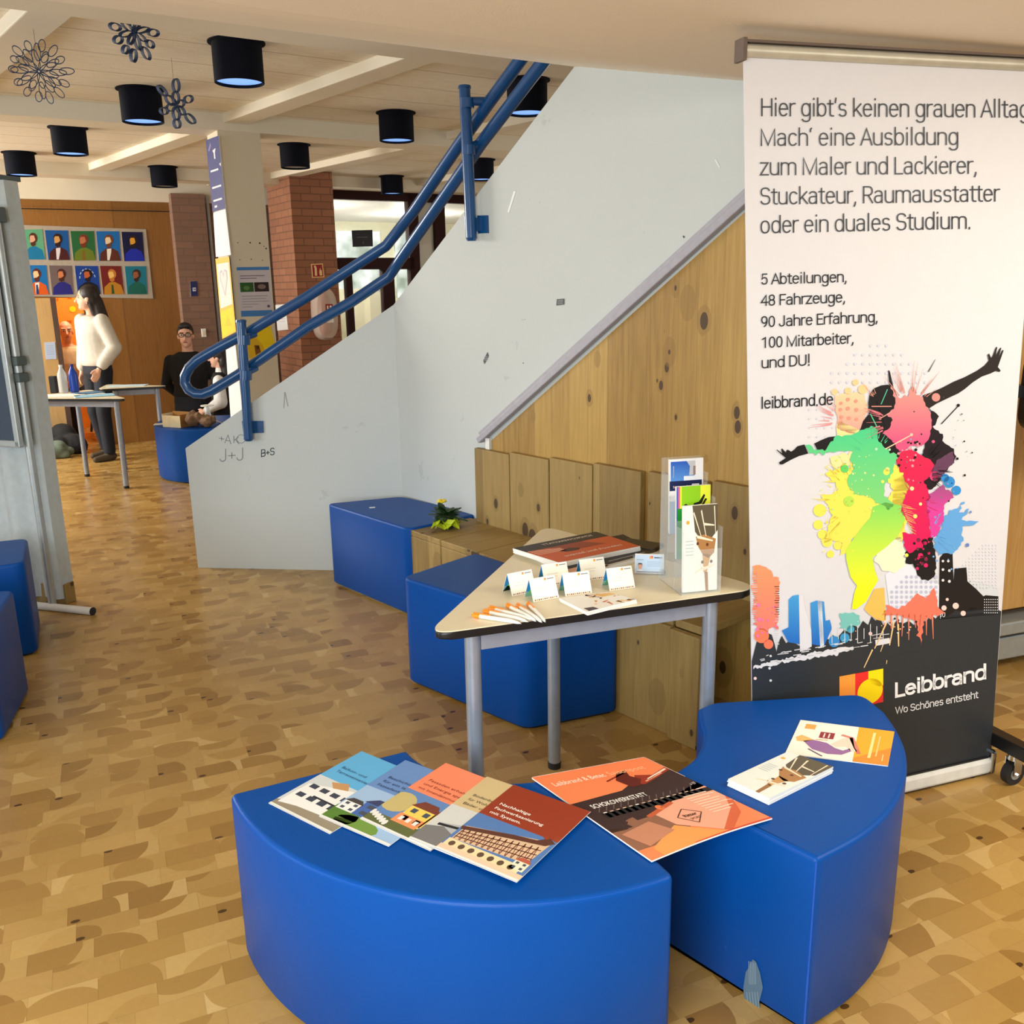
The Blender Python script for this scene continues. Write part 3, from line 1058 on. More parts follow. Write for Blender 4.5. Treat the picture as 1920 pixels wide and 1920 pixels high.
gx1 = gs(764, 430)[0]
zt, zb = gs(690, 375)[1], gs(700, 486)[1]
ztop = zt + 0.10
m = MB()
m.box((gx1 / 2 + 0.9, 0, ztop - 0.05), (gx1 + 2.4, 0.10, 0.11))
m.box((gx1 / 2, 0, zb - 0.05), (gx1 + 0.1, 0.10, 0.13))
for px in (655, 728):
    x = gs(px, 570)[0]
    m.box((x, 0, zb / 2), (0.075 if px < 700 else 0.15, 0.09, zb))
m.box((gx1 + 0.06, 0, ztop / 2), (0.13, 0.10, ztop)); m.box((gs(634, 570)[0] - 0.06, 0, zb / 2), (0.08, 0.09, zb))
x2 = gs(822, 430)[0]
m.box((x2, 0, ztop / 2), (0.14, 0.10, ztop)); m.box((gs(890, 400)[0] + 0.02, 0, ztop / 2), (0.10, 0.10, ztop))
dr = struct(m.build('door_2', 'frame_red', M=Mg))
m = MB(); m.box((gx1 / 2 + 0.9, 0.0, ztop / 2), (gx1 + 2.4, 0.008, ztop - 0.06))
o = struct(m.build('window_pane', 'glass', M=Mg)); o.name = 'window_1'
m = MB(); m.box((gs(793, 430)[0], 0.04, ztop / 2), (0.34, 0.06, ztop - 0.12)); m.box((gx1 / 2 + 1.0, 0.08, ztop + 0.30), (gx1 + 4.0, 0.10, 0.60))
struct(m.build('wall_glazing_panel', 'column', M=Mg))
# corridor behind the glazing: cream walls, white ceiling and daylit windows
m = MB()
m.box((2.2, 3.4, 1.3), (4.8, 0.1, 2.6)); m.box((gs(672, 570)[0] + 0.06, 1.5, 0.55), (0.40, 0.10, 2.1))
m.box((gs(706, 570)[0] + 0.30, 1.9, 0.6), (0.55, 0.3, 2.0)); m.box((gs(766, 560)[0] + 0.3, 1.6, 0.6), (0.3, 0.2, 1.9))
struct(m.build('wall_corridor', plain('corridor_cream', C(226, 224, 196), 0.7), M=Mg))
m = MB(); m.box((2.2, 1.75, 2.62), (4.8, 3.4, 0.06))
struct(m.build('ceiling_corridor', 'white', M=Mg))
N = NT('daylight_window')
f = N.noise(coords(N, 'UV'), 2.2, 3)
colr = N.ramp(f, [(0.38, C(120, 140, 120)), (0.5, C(200, 214, 204)), (0.62, C(252, 255, 252))])
N.base((0.1, 0.1, 0.1, 1)); N.l(colr, N.b.inputs['Emission Color']); N.b.inputs['Emission Strength'].default_value = 1.1
m = MB()
for x in (-0.1, 0.95, 2.0, 3.05):
    m.box((x, 3.33, 1.95), (0.80, 0.04, 1.0))
struct(m.build('window_2', N.m, M=Mg))
for k in (0.3, 2.2):
    pl = bpy.data.lights.new('corridor_lamp', 'POINT'); pl.energy = 55; pl.color = (1.0, 1.0, 0.92); pl.shadow_soft_size = 0.3
    po = bpy.data.objects.new('corridor_lamp', pl); po.location = Mg @ Vector((k, 0.9 if k < 1 else 1.6, 2.2)); COL.objects.link(po)
# plain rear wall closing the hall to the right
m = MB(); m.box((4.6, -0.2, 1.4), (5.0, 0.2, 2.8))
struct(m.build('wall_hall_right', 'column', M=Mg))


# ================================================================== BLUE SEAT MODULES
def inset(out, dd):
    n = len(out)
    area = sum(out[i][0] * out[(i + 1) % n][1] - out[(i + 1) % n][0] * out[i][1] for i in range(n))
    sg = 1 if area > 0 else -1
    r = []
    for i in range(n):
        a, p, b = Vector(out[i - 1]), Vector(out[i]), Vector(out[(i + 1) % n])
        d1, d2 = (p - a).normalized(), (b - p).normalized()
        t = (d1 + d2).normalized()
        nn = Vector((-t.y, t.x)) * sg
        k = max(0.6, nn.dot(Vector((-d1.y, d1.x)) * sg))
        r.append((p.x + nn.x * dd / k, p.y + nn.y * dd / k))
    return r


def dedupe(pts):
    out = []
    for p in pts:
        if not out or (Vector(p) - Vector(out[-1])).length > 0.004:
            out.append(p)
    if (Vector(out[0]) - Vector(out[-1])).length < 0.004:
        out.pop()
    return out


def seat(name, label, pts, h, corner=0.03, group='blue vinyl seat modules', edge_seam=False):
    o = thing(name, label, 'ottoman', (sum(p[0] for p in pts) / len(pts), sum(p[1] for p in pts) / len(pts), 0), 0, group)
    out = dedupe(rounded(dedupe(pts), max(corner, 0.045), 5))
    m = MB()
    R = 0.012
    prof = [(0.006, 0.012), (0.0, 0.02), (0.0, h - R)] + [(R - R * math.cos(math.radians(a)), h - R + R * math.sin(math.radians(a))) for a in (18, 36, 54, 72, 90)]
    m.rings([[(x, y, z) for x, y in inset(out, dd)] for dd, z in prof], cap=False)
    top = inset(out, prof[-1][0])
    tv = [m.bm.verts.new((x, y, h)) for x, y in top]
    for t in tessellate_polygon([[Vector((x, y, 0)) for x, y in top]]):
        a, b, c = (top[i] for i in t)
        ar = (b[0] - a[0]) * (c[1] - a[1]) - (b[1] - a[1]) * (c[0] - a[0])
        if abs(ar) > 1e-9:
            m.bm.faces.new([tv[i] for i in (t if ar > 0 else t[::-1])])
    b = m.build('cover', 'vinyl', o)
    m = MB()
    ins = [(p[0], p[1], h - 0.0055) for p in inset(out, 0.0045)]
    m.tube(ins + [ins[0], ins[1]], 0.0022, 6, cap=False)
    m.build('piping', 'vinyl_seam', b)
    m = MB(); m.prism(inset(out, 0.02), 0.0, 0.014)
    m.build('base', 'black', o)
    if edge_seam:
        p = min(out, key=lambda q: q[1])
        m = MB(); m.tube([(p[0], p[1], 0.03), (p[0], p[1], h - 0.008)], 0.0024, 6)
        m.build('edge_seam', 'vinyl_seam', b)
    return o


def refine(pts, n=8):
    """smooth a plan curve through its points"""
    out = []
    for i in range(len(pts) - 1):
        p0 = Vector(pts[max(i - 1, 0)]); p1 = Vector(pts[i]); p2 = Vector(pts[i + 1]); p3 = Vector(pts[min(i + 2, len(pts) - 1)])
        for k in range(n):
            t = k / n
            q = 0.5 * ((2 * p1) + (p2 - p0) * t + (2 * p0 - 5 * p1 + 4 * p2 - p3) * t * t + (3 * p1 - p0 - 3 * p2 + p3) * t ** 3)
            out.append((q.x, q.y))
    out.append(tuple(pts[-1]))
    return out


H1 = 0.44
ctr = (-0.015, 2.263)
ao = math.degrees(math.atan2(1.93 - ctr[1], -0.69 - ctr[0])) % 360
a1 = math.degrees(math.atan2(1.585 - ctr[1], 0.322 - ctr[0])) % 360
front = arc(ctr, 0.745, ao, a1, 28) + arc(ctr, 0.30, a1, ao, 20)
seat('curved_ottoman', 'bright blue curved ottoman nearest the viewer, topped with fanned brochures', front, H1, 0.035)
outer = refine([(0.618, 1.640), (0.75, 1.728), (0.858, 1.836), (0.940, 1.965), (0.990, 2.085), (1.014, 2.20), (1.022, 2.30)], 5)
far_end = [(1.005, 2.415), (0.56, 2.375)]
inner = refine([(0.512, 2.335), (0.502, 2.265), (0.496, 2.189), (0.478, 2.125), (0.446, 2.062), (0.397, 2.008), (0.335, 1.955)], 4)
seat('curved_ottoman', 'blue curved ottoman in front of the tall banner, a flyer stack and postcard on it', outer + far_end + inner, H1, 0.03, edge_seam=True)
_right = [o for o in COL.objects if o.get('label', '').startswith('blue curved ottoman in front')][0]


pa, pb2 = Vector((0.335, 1.955, 0)), Vector((0.618, 1.640, 0))
ed_ = (pb2 - pa).normalized(); en2 = Vector((ed_.y, -ed_.x, 0))
if en2.y > 0: en2 = -en2
P = Print()
g_ = random.Random(2)
def endpt(u, v, h): return onv(u, v, pa + en2 * (0.0012 + h), en2)
def torn(c, w, hgt, k=16):
    return [(c[0] + w * math.cos(6.283 * i / k) * g_.uniform(0.7, 1.1), c[1] + hgt * math.copysign(abs(math.sin(6.283 * i / k)) ** 0.5, math.sin(6.283 * i / k)) * g_.uniform(0.85, 1.05)) for i in range(k)]
P.poly(torn((1412, 1852), 17, 52), C(88, 112, 132))
P.layer = 2
for k in range(5):
    P.line((1404 + k * 3, 1802 + k), (1405 + k * 3, 1846), 1.2, C(128, 148, 164)); P.line((1400 + k * 5, 1860), (1405 + k * 5, 1902), 1.4, C(124, 146, 160))
P.layer = 1
for k in range(14):
    x = g_.uniform(1290, 1400); P.line((x, 1810 + (x - 1280) * 0.55 + g_.uniform(0, 40)), (x + g_.uniform(3, 12), 1816 + (x - 1280) * 0.55 + g_.uniform(0, 40)), g_.uniform(1, 3), C(50, 96, 150))
P.build('worn_patch', endpt, _right)

A_ = onz(752, 1082, 0.46); B_ = Vector((0.035, 3.05, 0)); Cc = Vector((0.405, 3.19, 0)); D_ = Vector((-0.165, 3.845, 0))
seat('ottoman', 'dark blue ottoman standing behind the triangular table, against the wooden bench front', [(A_.x, A_.y), (B_.x, B_.y), (Cc.x, Cc.y), (D_.x, D_.y)], 0.46, 0.05)
seat('ottoman', 'dark blue ottoman in the corner of the grey stair wall beside the bench end', [(-1.02, 4.84), (-0.505, 4.265), (-0.165, 4.55), (-0.62, 4.985)], 0.46, 0.05)
seat('ottoman', 'dark blue ottoman at the left picture edge before the cloth partition', [(-2.175, 3.875), (-2.38, 4.30), (-2.95, 4.05), (-2.72, 3.60)], 0.44, 0.05)
seat('ottoman', 'dark blue ottoman only just showing at the left edge, nearest on the left', [(-1.88, 3.03), (-2.02, 3.50), (-2.6, 3.35), (-2.5, 2.9)], 0.44, 0.05)
cf = (-2.62, 8.15)
fp = [p for p in arc(cf, 0.56, 150, 330, 20)] + [p for p in arc((cf[0] + 0.25, cf[1] + 0.3), 0.22, 300, 165, 10)]
seat('curved_ottoman', 'lighter blue curved ottoman in the hall with a carton and brown bag on it', fp, 0.47, 0.03)

# small pale flecks on the two vinyl tops
for (x, y, z, r, lab) in ((698, 952, 0.4605, 0.012, 'scrap of white paper on the corner ottoman'),):
    q = onz(x, y, z); m = MB(); m.box((q.x, q.y, z + 0.0015), (0.03, 0.014, 0.003), rz=0.3)
    tag(m.build('paper_scrap', 'paper'), lab, 'paper')

# ================================================================== WOODEN BENCH
bench = thing('bench', 'rough wooden plank bench along the panelled flight, with tall back boards', 'bench', K0 + U2 * 1.5 - NB * 0.2, 0)
DB = 0.385
back_e = [(0.735, 1.0), (1.006, 1.278), (1.286, 1.556), (1.562, 1.832), (1.872, 2.165), (2.19, 2.44)]
tops = [0.824, 0.836, 0.848, 0.860, 0.868, 0.878, 0.884]
for (x0, x1), zt_ in zip(back_e, tops):
    m = MB(); m.box(((x0 + x1) / 2, -0.030, (0.40 + zt_) / 2), (x1 - x0, 0.030, zt_ - 0.40), bevel=0.003)
    m.build('back_board', 'board', bench, M=MBf @ Matrix.Translation((0, 0, 0)))
fe = [(0.62, 0.895), (0.90, 1.175), (1.18, 1.455), (1.46, 1.735), (1.74, 2.015), (2.022, 2.30), (2.31, 2.44)]
for i, (x0, x1) in enumerate(fe):
    tw = (0, 0, 0, 0, 0, 0.015, 0.03)[i]
    m = MB(); m.box(((x0 + x1) / 2, -0.022 - (DB - 0.022) / 2, 0.435), (x1 - x0, DB - 0.022, 0.030), bevel=0.004)
    m.build('seat_board', 'board', bench, M=MBf)
    m = MB(); m.box(((x0 + x1) / 2, -DB + 0.015 - tw, 0.210), (x1 - x0, 0.030, 0.42), bevel=0.004)
    m.build('front_board', 'board', bench, M=MBf)
m = MB(); m.box((0.632, -0.2, 0.21), (0.024, DB - 0.06, 0.42))
m.build('end_board', 'board', bench, M=MBf)

# bouquet in yellow-green wrapping on the bench end
q = onz(838, 990, 0.45)
bq = thing('bouquet', 'small potted primrose with dark leaves in lime green wrapping, on the bench end', 'plant', (q.x, q.y, 0.451))
m = MB(); m.lathe((q.x, q.y, 0.450), [(0.030, 0.0), (0.036, 0.03), (0.042, 0.07)], 14)
m.build('pot', plain('dark_pot', C(40, 52, 22), 0.6), bq)
m = MB()
for k in range(30):
    a = rnd.uniform(0, 6.28); el = rnd.uniform(0.05, 1.1); ln = rnd.uniform(0.07, 0.115)
    d = Vector((math.cos(a) * math.cos(el), math.sin(a) * math.cos(el), math.sin(el)))
    b0 = Vector((q.x, q.y, 0.505)); s = d.cross(Vector((0, 0, 1))).normalized(); w = rnd.uniform(0.018, 0.026)
    up = s.cross(d)
    R = []
    for t, ww in ((0, 0.3), (0.35, 0.85), (0.7, 1.0), (0.9, 0.6), (1.0, 0.1)):
        p = b0 + d * ln * t + Vector((0, 0, -0.03 * t * t))
        R.append((p - s * w * ww, p + up * 0.004, p + s * w * ww))
    for i in range(len(R) - 1):
        for j in (0, 1):
            m.quad(R[i][j], R[i][j + 1], R[i + 1][j + 1], R[i + 1][j])
m.build('leaves', plain('dark_green_leaf', C(30, 62, 22), 0.45, var=0.25, scale=60), bq)
m = MB()
lobes = 13
for (phase, out_, hgt) in ((0.0, 0.098, 0.030), (0.24, 0.075, 0.055)):
    ring = []
    for k in range(lobes):
        a = 2 * math.pi * k / lobes + phase
        a2 = a + math.pi / lobes
        rr = out_ * (1.0 if k % 3 else 0.72) * rnd.uniform(0.85, 1.1)
        zt_ = 0.453 + (0.004 if (k % 2) else hgt)
        p0 = Vector((q.x + 0.030 * math.cos(a), q.y + 0.030 * math.sin(a), 0.458 + hgt * 0.8))
        p1 = Vector((q.x + rr * math.cos(a2), q.y + rr * math.sin(a2), zt_))
        ring.append((p0, p1))
    for k in range(lobes):
        a, b = ring[k], ring[(k + 1) % lobes]
        m.quad(a[0], a[1], b[1], b[0])
m.build('wrapping', plain('lime_wrapping', C(196, 214, 40), 0.45, var=0.12, scale=40), bq)
m = MB()
for k in range(9):
    a = k * 2.4; m.ball((q.x - 0.02 + 0.014 * math.cos(a) * (k > 0), q.y + 0.014 * math.sin(a) * (k > 0), 0.585 + 0.004 * (k % 2)), (0.011, 0.011, 0.006), 8)
m.build('flower', plain('yellow_petals', C(240, 214, 40), 0.5), bq)

# ================================================================== TRIANGULAR TABLES
def tri_table(label, pts, h, legs, inset=0.085, group='triangular tables', lr=0.021):
    cx = sum(p[0] for p in pts) / 3; cy = sum(p[1] for p in pts) / 3
    t = thing('triangular_table', label, 'table', (cx, cy, 0), 0, group)
    out = rounded(pts, 0.085, 9)
    m = MB(); m.prism(out, h - 0.003, h, smooth=False)
    m.build('tabletop', 'tabletop', t)
    m = MB(); m.prism(out, h - 0.024, h - 0.003, bevel=0.006, bottom=True, smooth=True)
    m.build('edge_band', 'black', t)
    m = MB()
    L = [Vector((x, y, 0)) for x, y in legs]
    for i in range(len(L)):
        a, b = L[i], L[(i + 1) % len(L)]
        d = (b - a); ln = d.length
        m.box(((a + b) / 2 + Vector((0, 0, h - 0.050))), (ln - 0.04, 0.022, 0.048), rz=math.atan2(d.y, d.x))
    m.build('frame', 'apron', t)
    for p in L:
        m = MB(); m.lathe((p.x, p.y, 0.0), [(lr, 0.02), (lr, h - 0.026)], 20)
        l = m.build('leg', 'steel', t)
        m = MB(); m.lathe((p.x, p.y, 0.0), [(lr * 1.05, 0.0), (lr * 1.08, 0.022), (lr * 0.9, 0.024)], 16)
        m.build('foot_cap', 'rubber', l)
    return t


TH = 0.76
tFL, tR, tB = onz(798, 1190, TH), onz(1432, 1102, TH), onz(1022, 986, TH)
lFL = onz(884, 1200, TH - 0.03) + Vector((0.0, 0.045, 0)); lR = onz(1335, 1128, TH - 0.03) + Vector((0.0, 0.02, 0)); lB = Vector((0.130, 2.80, 0))


tri_table('cream topped triangular table holding flyers, pens and the leaflet holder', [(tFL.x, tFL.y), (tR.x, tR.y), (tB.x, tB.y)], TH, [(lFL.x, lFL.y), (lR.x, lR.y), (lB.x, lB.y)])
tri_table('triangular table in the hall with bottles and blue papers on it', [(-3.13, 7.43), (-4.12, 7.58), (-3.78, 8.20)], TH, [(-3.245, 7.48), (-4.0, 7.64), (-3.82, 8.02)])
tri_table('triangular table in the hall just behind the one with bottles', [(-3.14, 8.42), (-3.72, 8.22), (-3.82, 8.66)], TH, [(-3.27, 8.44), (-3.605, 8.325), (-3.715, 8.57)])

# ================================================================== ROLL-UP BANNER
b0 = Vector((0.702, 2.415, 0)); b1 = Vector((1.555, 2.705, 0))
bd = (b1 - b0).normalized(); bn = Vector((-bd.y, bd.x, 0))
BW = (b1 - b0).length
banner = thing('roll_up_banner', 'tall white roll-up banner with a colourful paint-splash jumper and company lettering', 'banner', (b0 + b1) / 2, 0)


def on_banner(px, py, h=0.0):
    return onv(px, py, b0 - bn * h, bn)


TL, TR_, BR_, BL_ = on_banner(1394, 105), on_banner(1955, 133), on_banner(1855, 1452), on_banner(1413, 1555)
m = MB(); m.slab([BL_, BR_, TR_, TL], bn * 0.002)
m.build('sheet', plain('banner_white_film', C(214, 214, 219), 0.55, var=0.01), banner)
# aluminium clamp rail on top, with its end cap
m = MB()
ax = (TR_ - TL).normalized()
m.tube([TL - ax * 0.005 + Vector((0, 0, 0.012)), TR_ + ax * 0.01 + Vector((0, 0, 0.012))], 0.016, 10)
tr = m.build('top_rail', plain('pale_alloy', C(196, 192, 176), 0.4, metal=0.3), banner)
m = MB(); m.box(TL - ax * 0.008 + Vector((0, 0, 0.012)), (0.010, 0.040, 0.050), rz=math.atan2(ax.y, ax.x)); m.box((TL + TR_) / 2 + Vector((0, 0, 0.031)), ((TR_ - TL).length + 0.02, 0.03, 0.006), rot=ax.to_track_quat('X', 'Z').to_matrix())
m.build('end_cap', plain('brown_grey_plastic', C(96, 80, 70), 0.5), tr)
# cassette base
m = MB(); m.box((b0 + b1) / 2 + Vector((0, 0, 0.036)) + bn * 0.02, (BW + 0.02, 0.075, 0.052), rz=math.atan2(bd.y, bd.x), bevel=0.010)
cs = m.build('base_bar', plain('white_alloy_base', C(226, 226, 220), 0.35), banner)
m = MB(); m.box((b0 + b1) / 2 + Vector((0, 0, 0.0645)) + bn * 0.004, (BW, 0.02, 0.008), rz=math.atan2(bd.y, bd.x))
m.build('slot', 'black', cs)
for s in (0.012, -0.012):
    p = (b1 if s > 0 else b0) + bd * s + bn * 0.02
    m = MB(); m.box(p + Vector((0, 0, 0.05)), (0.014, 0.085, 0.085), rz=math.atan2(bd.y, bd.x), bevel=0.01)
    m.build('side_cap', 'chrome', cs)
for t in (0.08, 0.94):
    p = b0 + bd * BW * t + bn * 0.01
    m = MB(); m.lathe((p.x, p.y, 0), [(0.016, 0), (0.016, 0.006), (0.006, 0.008), (0.006, 0.016)], 12)
    m.build('foot', 'rubber', cs)
m = MB(); m.tube([b0 + bd * 0.45 + bn * 0.03 + Vector((0, 0, 0.05)), (TL + TR_) / 2 + bn * 0.03], 0.010, 8)
m.build('support_pole', 'alu', banner)

P = Print()
BK, DK = C(26, 24, 26), C(44, 49, 54)
W8 = C(218, 218, 223)


def dots(pts, r, col):
    for x, y in pts:
        P.circle((x, y), r, col, 8)


def grad(y0, c0, y1, c1):
    def f(x, y):
        t = min(1, max(0, (y - y0) / (y1 - y0)))
        return tuple(a + (b - a) * t for a, b in zip(c0, c1))
    return f


_rg = random.Random(77)


def rough(pts, amp=2.2, step=5.0, spike=0.12):
    """ragged paint edge: the outline broken into short steps, a few of them thrown out"""
    out = []
    n = len(pts)
    for i in range(n):
        a, b = Vector(pts[i]), Vector(pts[(i + 1) % n])
        L = (b - a).length
        k = max(1, int(L / step))
        nr = Vector((-(b - a).y, (b - a).x)).normalized() if L > 0 else Vector((0, 0))
        for j in range(k):
            t = j / k
            h = _rg.uniform(-amp, amp) * (0.4 if j == 0 else 1)
            if _rg.random() < spike:
                h *= 2.6
            p = a + (b - a) * t + nr * h
            out.append((p.x, p.y))
    return out


def blob(c, r, k=22, spike=0.25, seed=1, sy=1.0):
    g = random.Random(seed)
    return [(c[0] + r * (1 + g.uniform(-spike, spike)) * math.cos(2 * math.pi * i / k), c[1] + sy * r * (1 + g.uniform(-spike, spike)) * math.sin(2 * math.pi * i / k)) for i in range(k)]


def spikes(c, r0, r1, n, w, col, seed, a0=0, a1=360):
    g = random.Random(seed)
    for _ in range(n):
        a = math.radians(g.uniform(a0, a1)); q = g.uniform(r0 * 0.8, r0); e = g.uniform(r0 * 1.1, r1)
        P.line((c[0] + q * math.cos(a), c[1] + q * math.sin(a)), (c[0] + e * math.cos(a), c[1] + e * math.sin(a)), w * g.uniform(0.6, 1.6), col, w * 0.2)


# pale halftone fields
P.layer = 1
lav = C(206, 208, 222)
dots([(1560 + 14.6 * i + (j % 2) * 0, 648 + 17.2 * j) for i in range(13) for j in range(7) if abs(i - 6) + abs(j - 4) * 1.6 < 8], 2.9, lav)
dots([(1518 + 14.5 * i, 768 + 17 * j) for i in range(5) for j in range(4)], 2.2, lav)
dots([(1800 + 6.2 * i, 1022 + 6.2 * j) for i in range(12) for j in range(14) if i + j > 6 and 1800 + 6.2 * i < 1872], 1.7, C(216, 218, 228))
P.poly([(1660, 1078), (1698, 1046), (1716, 1068), (1752, 1092), (1770, 1100), (1766, 1140), (1720, 1146), (1670, 1154)], C(224, 226, 238))
P.poly([(1800, 1085), (1836, 1092), (1872, 1104), (1870, 1134), (1830, 1120)], C(206, 212, 218))
P.layer = 2
dots([(1672 + 9.2 * i, 1082 + 9.4 * j) for i in range(10) for j in range(8) if i + j > 2 and 1672 + 9.2 * i < 1756], 3.3, C(184, 190, 212))
# city: dark ground and towers
P.layer = 2
P.poly([(1409.5, 1240), (1418, 1206), (1424, 1190), (1430, 1196), (1436, 1186), (1447, 1190), (1452, 1206), (1456, 1222), (1460, 1204), (1466, 1192), (1474, 1206), (1482, 1200), (1500, 1212), (1520, 1206), (1536, 1210), (1548, 1194), (1556, 1202), (1560, 1190), (1570, 1196), (1584, 1180), (1592, 1186), (1600, 1170), (1610, 1178), (1618, 1164), (1628, 1172), (1634, 1156), (1642, 1164), (1648, 1154), (1656, 1172), (1664, 1168), (1672, 1176), (1684, 1160), (1692, 1170), (1704, 1164), (1714, 1172), (1726, 1158), (1736, 1166), (1746, 1152), (1754, 1160), (1764, 1150), (1776, 1156), (1792, 1144), (1808, 1150), (1822, 1138), (1840, 1144), (1856, 1138), (1877.5, 1146), (1855.5, 1450), (1413, 1553)], DK)
P.poly([(1762, 1046), (1770, 1036), (1786, 1036), (1788, 1090), (1790, 1066), (1812, 1064), (1814, 1090), (1830, 1104), (1844, 1118), (1848, 1116), (1872, 1118), (1872, 1152), (1760, 1162)], BK)
P.layer = 3
og = grad(1062, C(244, 150, 104), 1200, C(238, 118, 112))
P.poly(rough([(1411, 1061), (1418, 1060), (1431, 1062), (1445, 1070), (1450, 1082), (1460, 1083), (1460, 1180), (1446, 1176), (1440, 1186), (1422, 1180), (1413, 1170)], 2.0, 4.5), og)
P.circle((1428, 1192), 14, C(240, 124, 90)); P.circle((1441, 1208), 9, C(240, 118, 88))
bg_ = grad(1115, C(66, 156, 218), 1210, C(28, 104, 192))
P.poly([(1479, 1124), (1486, 1117), (1498, 1115), (1499, 1208), (1478, 1204), (1466, 1182), (1479, 1176)], bg_)
P.poly([(1520, 1130), (1531, 1126), (1545, 1128), (1548, 1164), (1556, 1162), (1560, 1178), (1545, 1212), (1522, 1208)], bg_)
P.poly([(1498, 1116), (1506, 1116), (1508, 1134), (1521, 1180), (1522, 1212), (1508, 1220), (1500, 1222)], W8)
P.poly([(1533, 1127), (1541, 1128), (1545, 1210), (1538, 1214)], C(226, 236, 244))
P.circle((1564, 1203), 10.5, C(50, 138, 204)); P.circle((1584, 1196), 9, C(56, 150, 200)); P.circle((1595, 1180), 7, C(70, 164, 190))
P.poly(rough([(1574, 1150), (1600, 1148), (1612, 1154), (1614, 1168), (1592, 1180), (1574, 1178)], 2.0, 4.5), C(118, 192, 184))
P.poly([(1620, 1142), (1640, 1104), (1658, 1102), (1661, 1166), (1644, 1162), (1630, 1152)], C(246, 188, 92))
P.poly(rough([(1652, 1152), (1668, 1134), (1684, 1142), (1700, 1132), (1720, 1112), (1736, 1122), (1752, 1102), (1758, 1136), (1772, 1150), (1740, 1158), (1732, 1166), (1727, 1210), (1718, 1166), (1690, 1154)], 2.0, 4.5), C(240, 120, 98))
for k in range(24):
    P.line((1409, 1076 + k * 4.1), (1420, 1076 + k * 4.1), 1.7, W8)
for k in range(26):
    P.line((1452 + (k % 3), 1100 + k * 4.3), (1461, 1100 + k * 4.3), 1.5, W8 if k > 12 else BK)
P.layer = 4
P.poly(rough([(1413, 1248), (1460, 1238), (1500, 1228), (1560, 1217), (1600, 1212), (1601, 1217), (1560, 1229), (1500, 1238), (1460, 1245), (1413, 1255)], 1.6, 3.5), W8)
P.poly([(1641, 1200), (1668, 1196), (1669, 1206), (1642, 1211)], W8)
g = random.Random(5)
for k in range(46):
    x = g.uniform(1424, 1650); y = 1250 - (x - 1406) * 0.19 - g.uniform(-4, 16)
    P.line((x, y), (x + g.uniform(4, 18), y - 2.0), g.uniform(0.8, 1.8), W8)
for k in range(9):
    x = 1560 + k * 12
    P.line((x, 1170 + (k % 3) * 4), (x, 1206 - (k % 2) * 8), 1.2, W8)
for a, b, w in (((1662, 1168), (1640, 1216), 3.0), ((1676, 1166), (1668, 1210), 3.0), ((1684, 1170), (1685, 1212), 3.4), ((1636, 1218), (1620, 1252), 2.6), ((1656, 1208), (1651, 1222), 1.8), ((1663, 1238), (1662, 1245), 1.5)):
    P.line(a, b, w, C(240, 200, 140), w * 0.6)
for x, y, r in ((1416, 1272, 3), (1445, 1276, 2.4), (1443, 1253, 2.6), (1445, 1230, 2.2), (1632, 1188, 3.6), (1768, 1052, 2.4), (1778, 1052, 2.4), (1768, 1068, 2.6), (1780, 1070, 2.6), (1768, 1088, 2.6), (1780, 1090, 2.8), (1776, 1124, 3.0), (1792, 1136, 6), (1806, 1150, 5), (1770, 1140, 5)):
    P.circle((x, y), r, C(244, 208, 200) if r > 2.9 else W8, 10)
for k in range(7):
    for j in range(6):
        P.circle((1846 + k * 4, 1124 + j * 5), 1.1, W8, 6)
# splashes behind the jumper
P.layer = 3
pe = C(246, 196, 160)
P.poly(rough([(1566, 742), (1578, 738), (1592, 740), (1606, 734), (1622, 742), (1628, 768), (1616, 800), (1596, 812), (1574, 806), (1569, 776)], 2.0, 4.5), grad(738, C(248, 204, 160), 808, C(238, 158, 150)))
for x, y, r in ((1565, 735, 6), (1590, 733, 6.5), (1604, 717, 6), (1618, 730, 9)):
    P.circle((x, y), r, C(246, 200, 146))
P.poly([(1568, 800), (1576, 770), (1580, 792), (1612, 806), (1604, 818), (1570, 822)], C(240, 218, 150))
spikes((1590, 790), 36, 74, 12, 1.6, C(240, 150, 150), 3, 150, 230)
P.poly(rough([(1556, 858), (1575, 852), (1598, 846), (1600, 866), (1580, 880), (1562, 876)], 2.0, 4.5), C(238, 222, 158))
yl = C(240, 224, 92)
P.poly(rough([(1566, 880), (1584, 868), (1600, 884), (1616, 900), (1640, 930), (1660, 944), (1676, 920), (1664, 900), (1672, 868), (1690, 876), (1706, 894), (1702, 930), (1692, 962), (1700, 1004), (1690, 1016), (1660, 1008), (1626, 990), (1600, 1008), (1590, 1036), (1574, 1042), (1580, 1018), (1558, 1012), (1545, 1018), (1552, 990), (1562, 966), (1540, 930), (1572, 922), (1566, 906), (1548, 888)], 2.0, 4.5), yl)
for x, y, r in ((1537, 957, 12), (1534, 984, 9), (1542, 1002, 9), (1551, 1016, 10), (1557, 1039, 7), (1571, 1023, 8)):
    P.circle((x, y), r, yl)
spikes((1610, 940), 60, 92, 16, 2.0, yl, 11, 120, 260)
P.poly(rough([(1640, 1046), (1652, 1022), (1672, 1006), (1690, 1008), (1696, 1030), (1696, 1062), (1676, 1074), (1654, 1070)], 2.0, 4.5), C(238, 236, 200))
for k in range(9):
    P.line((1660 + k * 11, 1150), (1660 + k * 11 + (k % 3) * 2 - 2, 1172 + (k * 37) % 30), 3.2, C(240, 130, 100), 1.0)
P.poly([(1676, 900), (1712, 880), (1710, 960), (1690, 1000), (1672, 960)], yl)
# the jumper: dark figure
P.layer = 4


def c7(l):
    return [(1600 + x / 3.839, 620 + y / 3.84) for x, y in l]


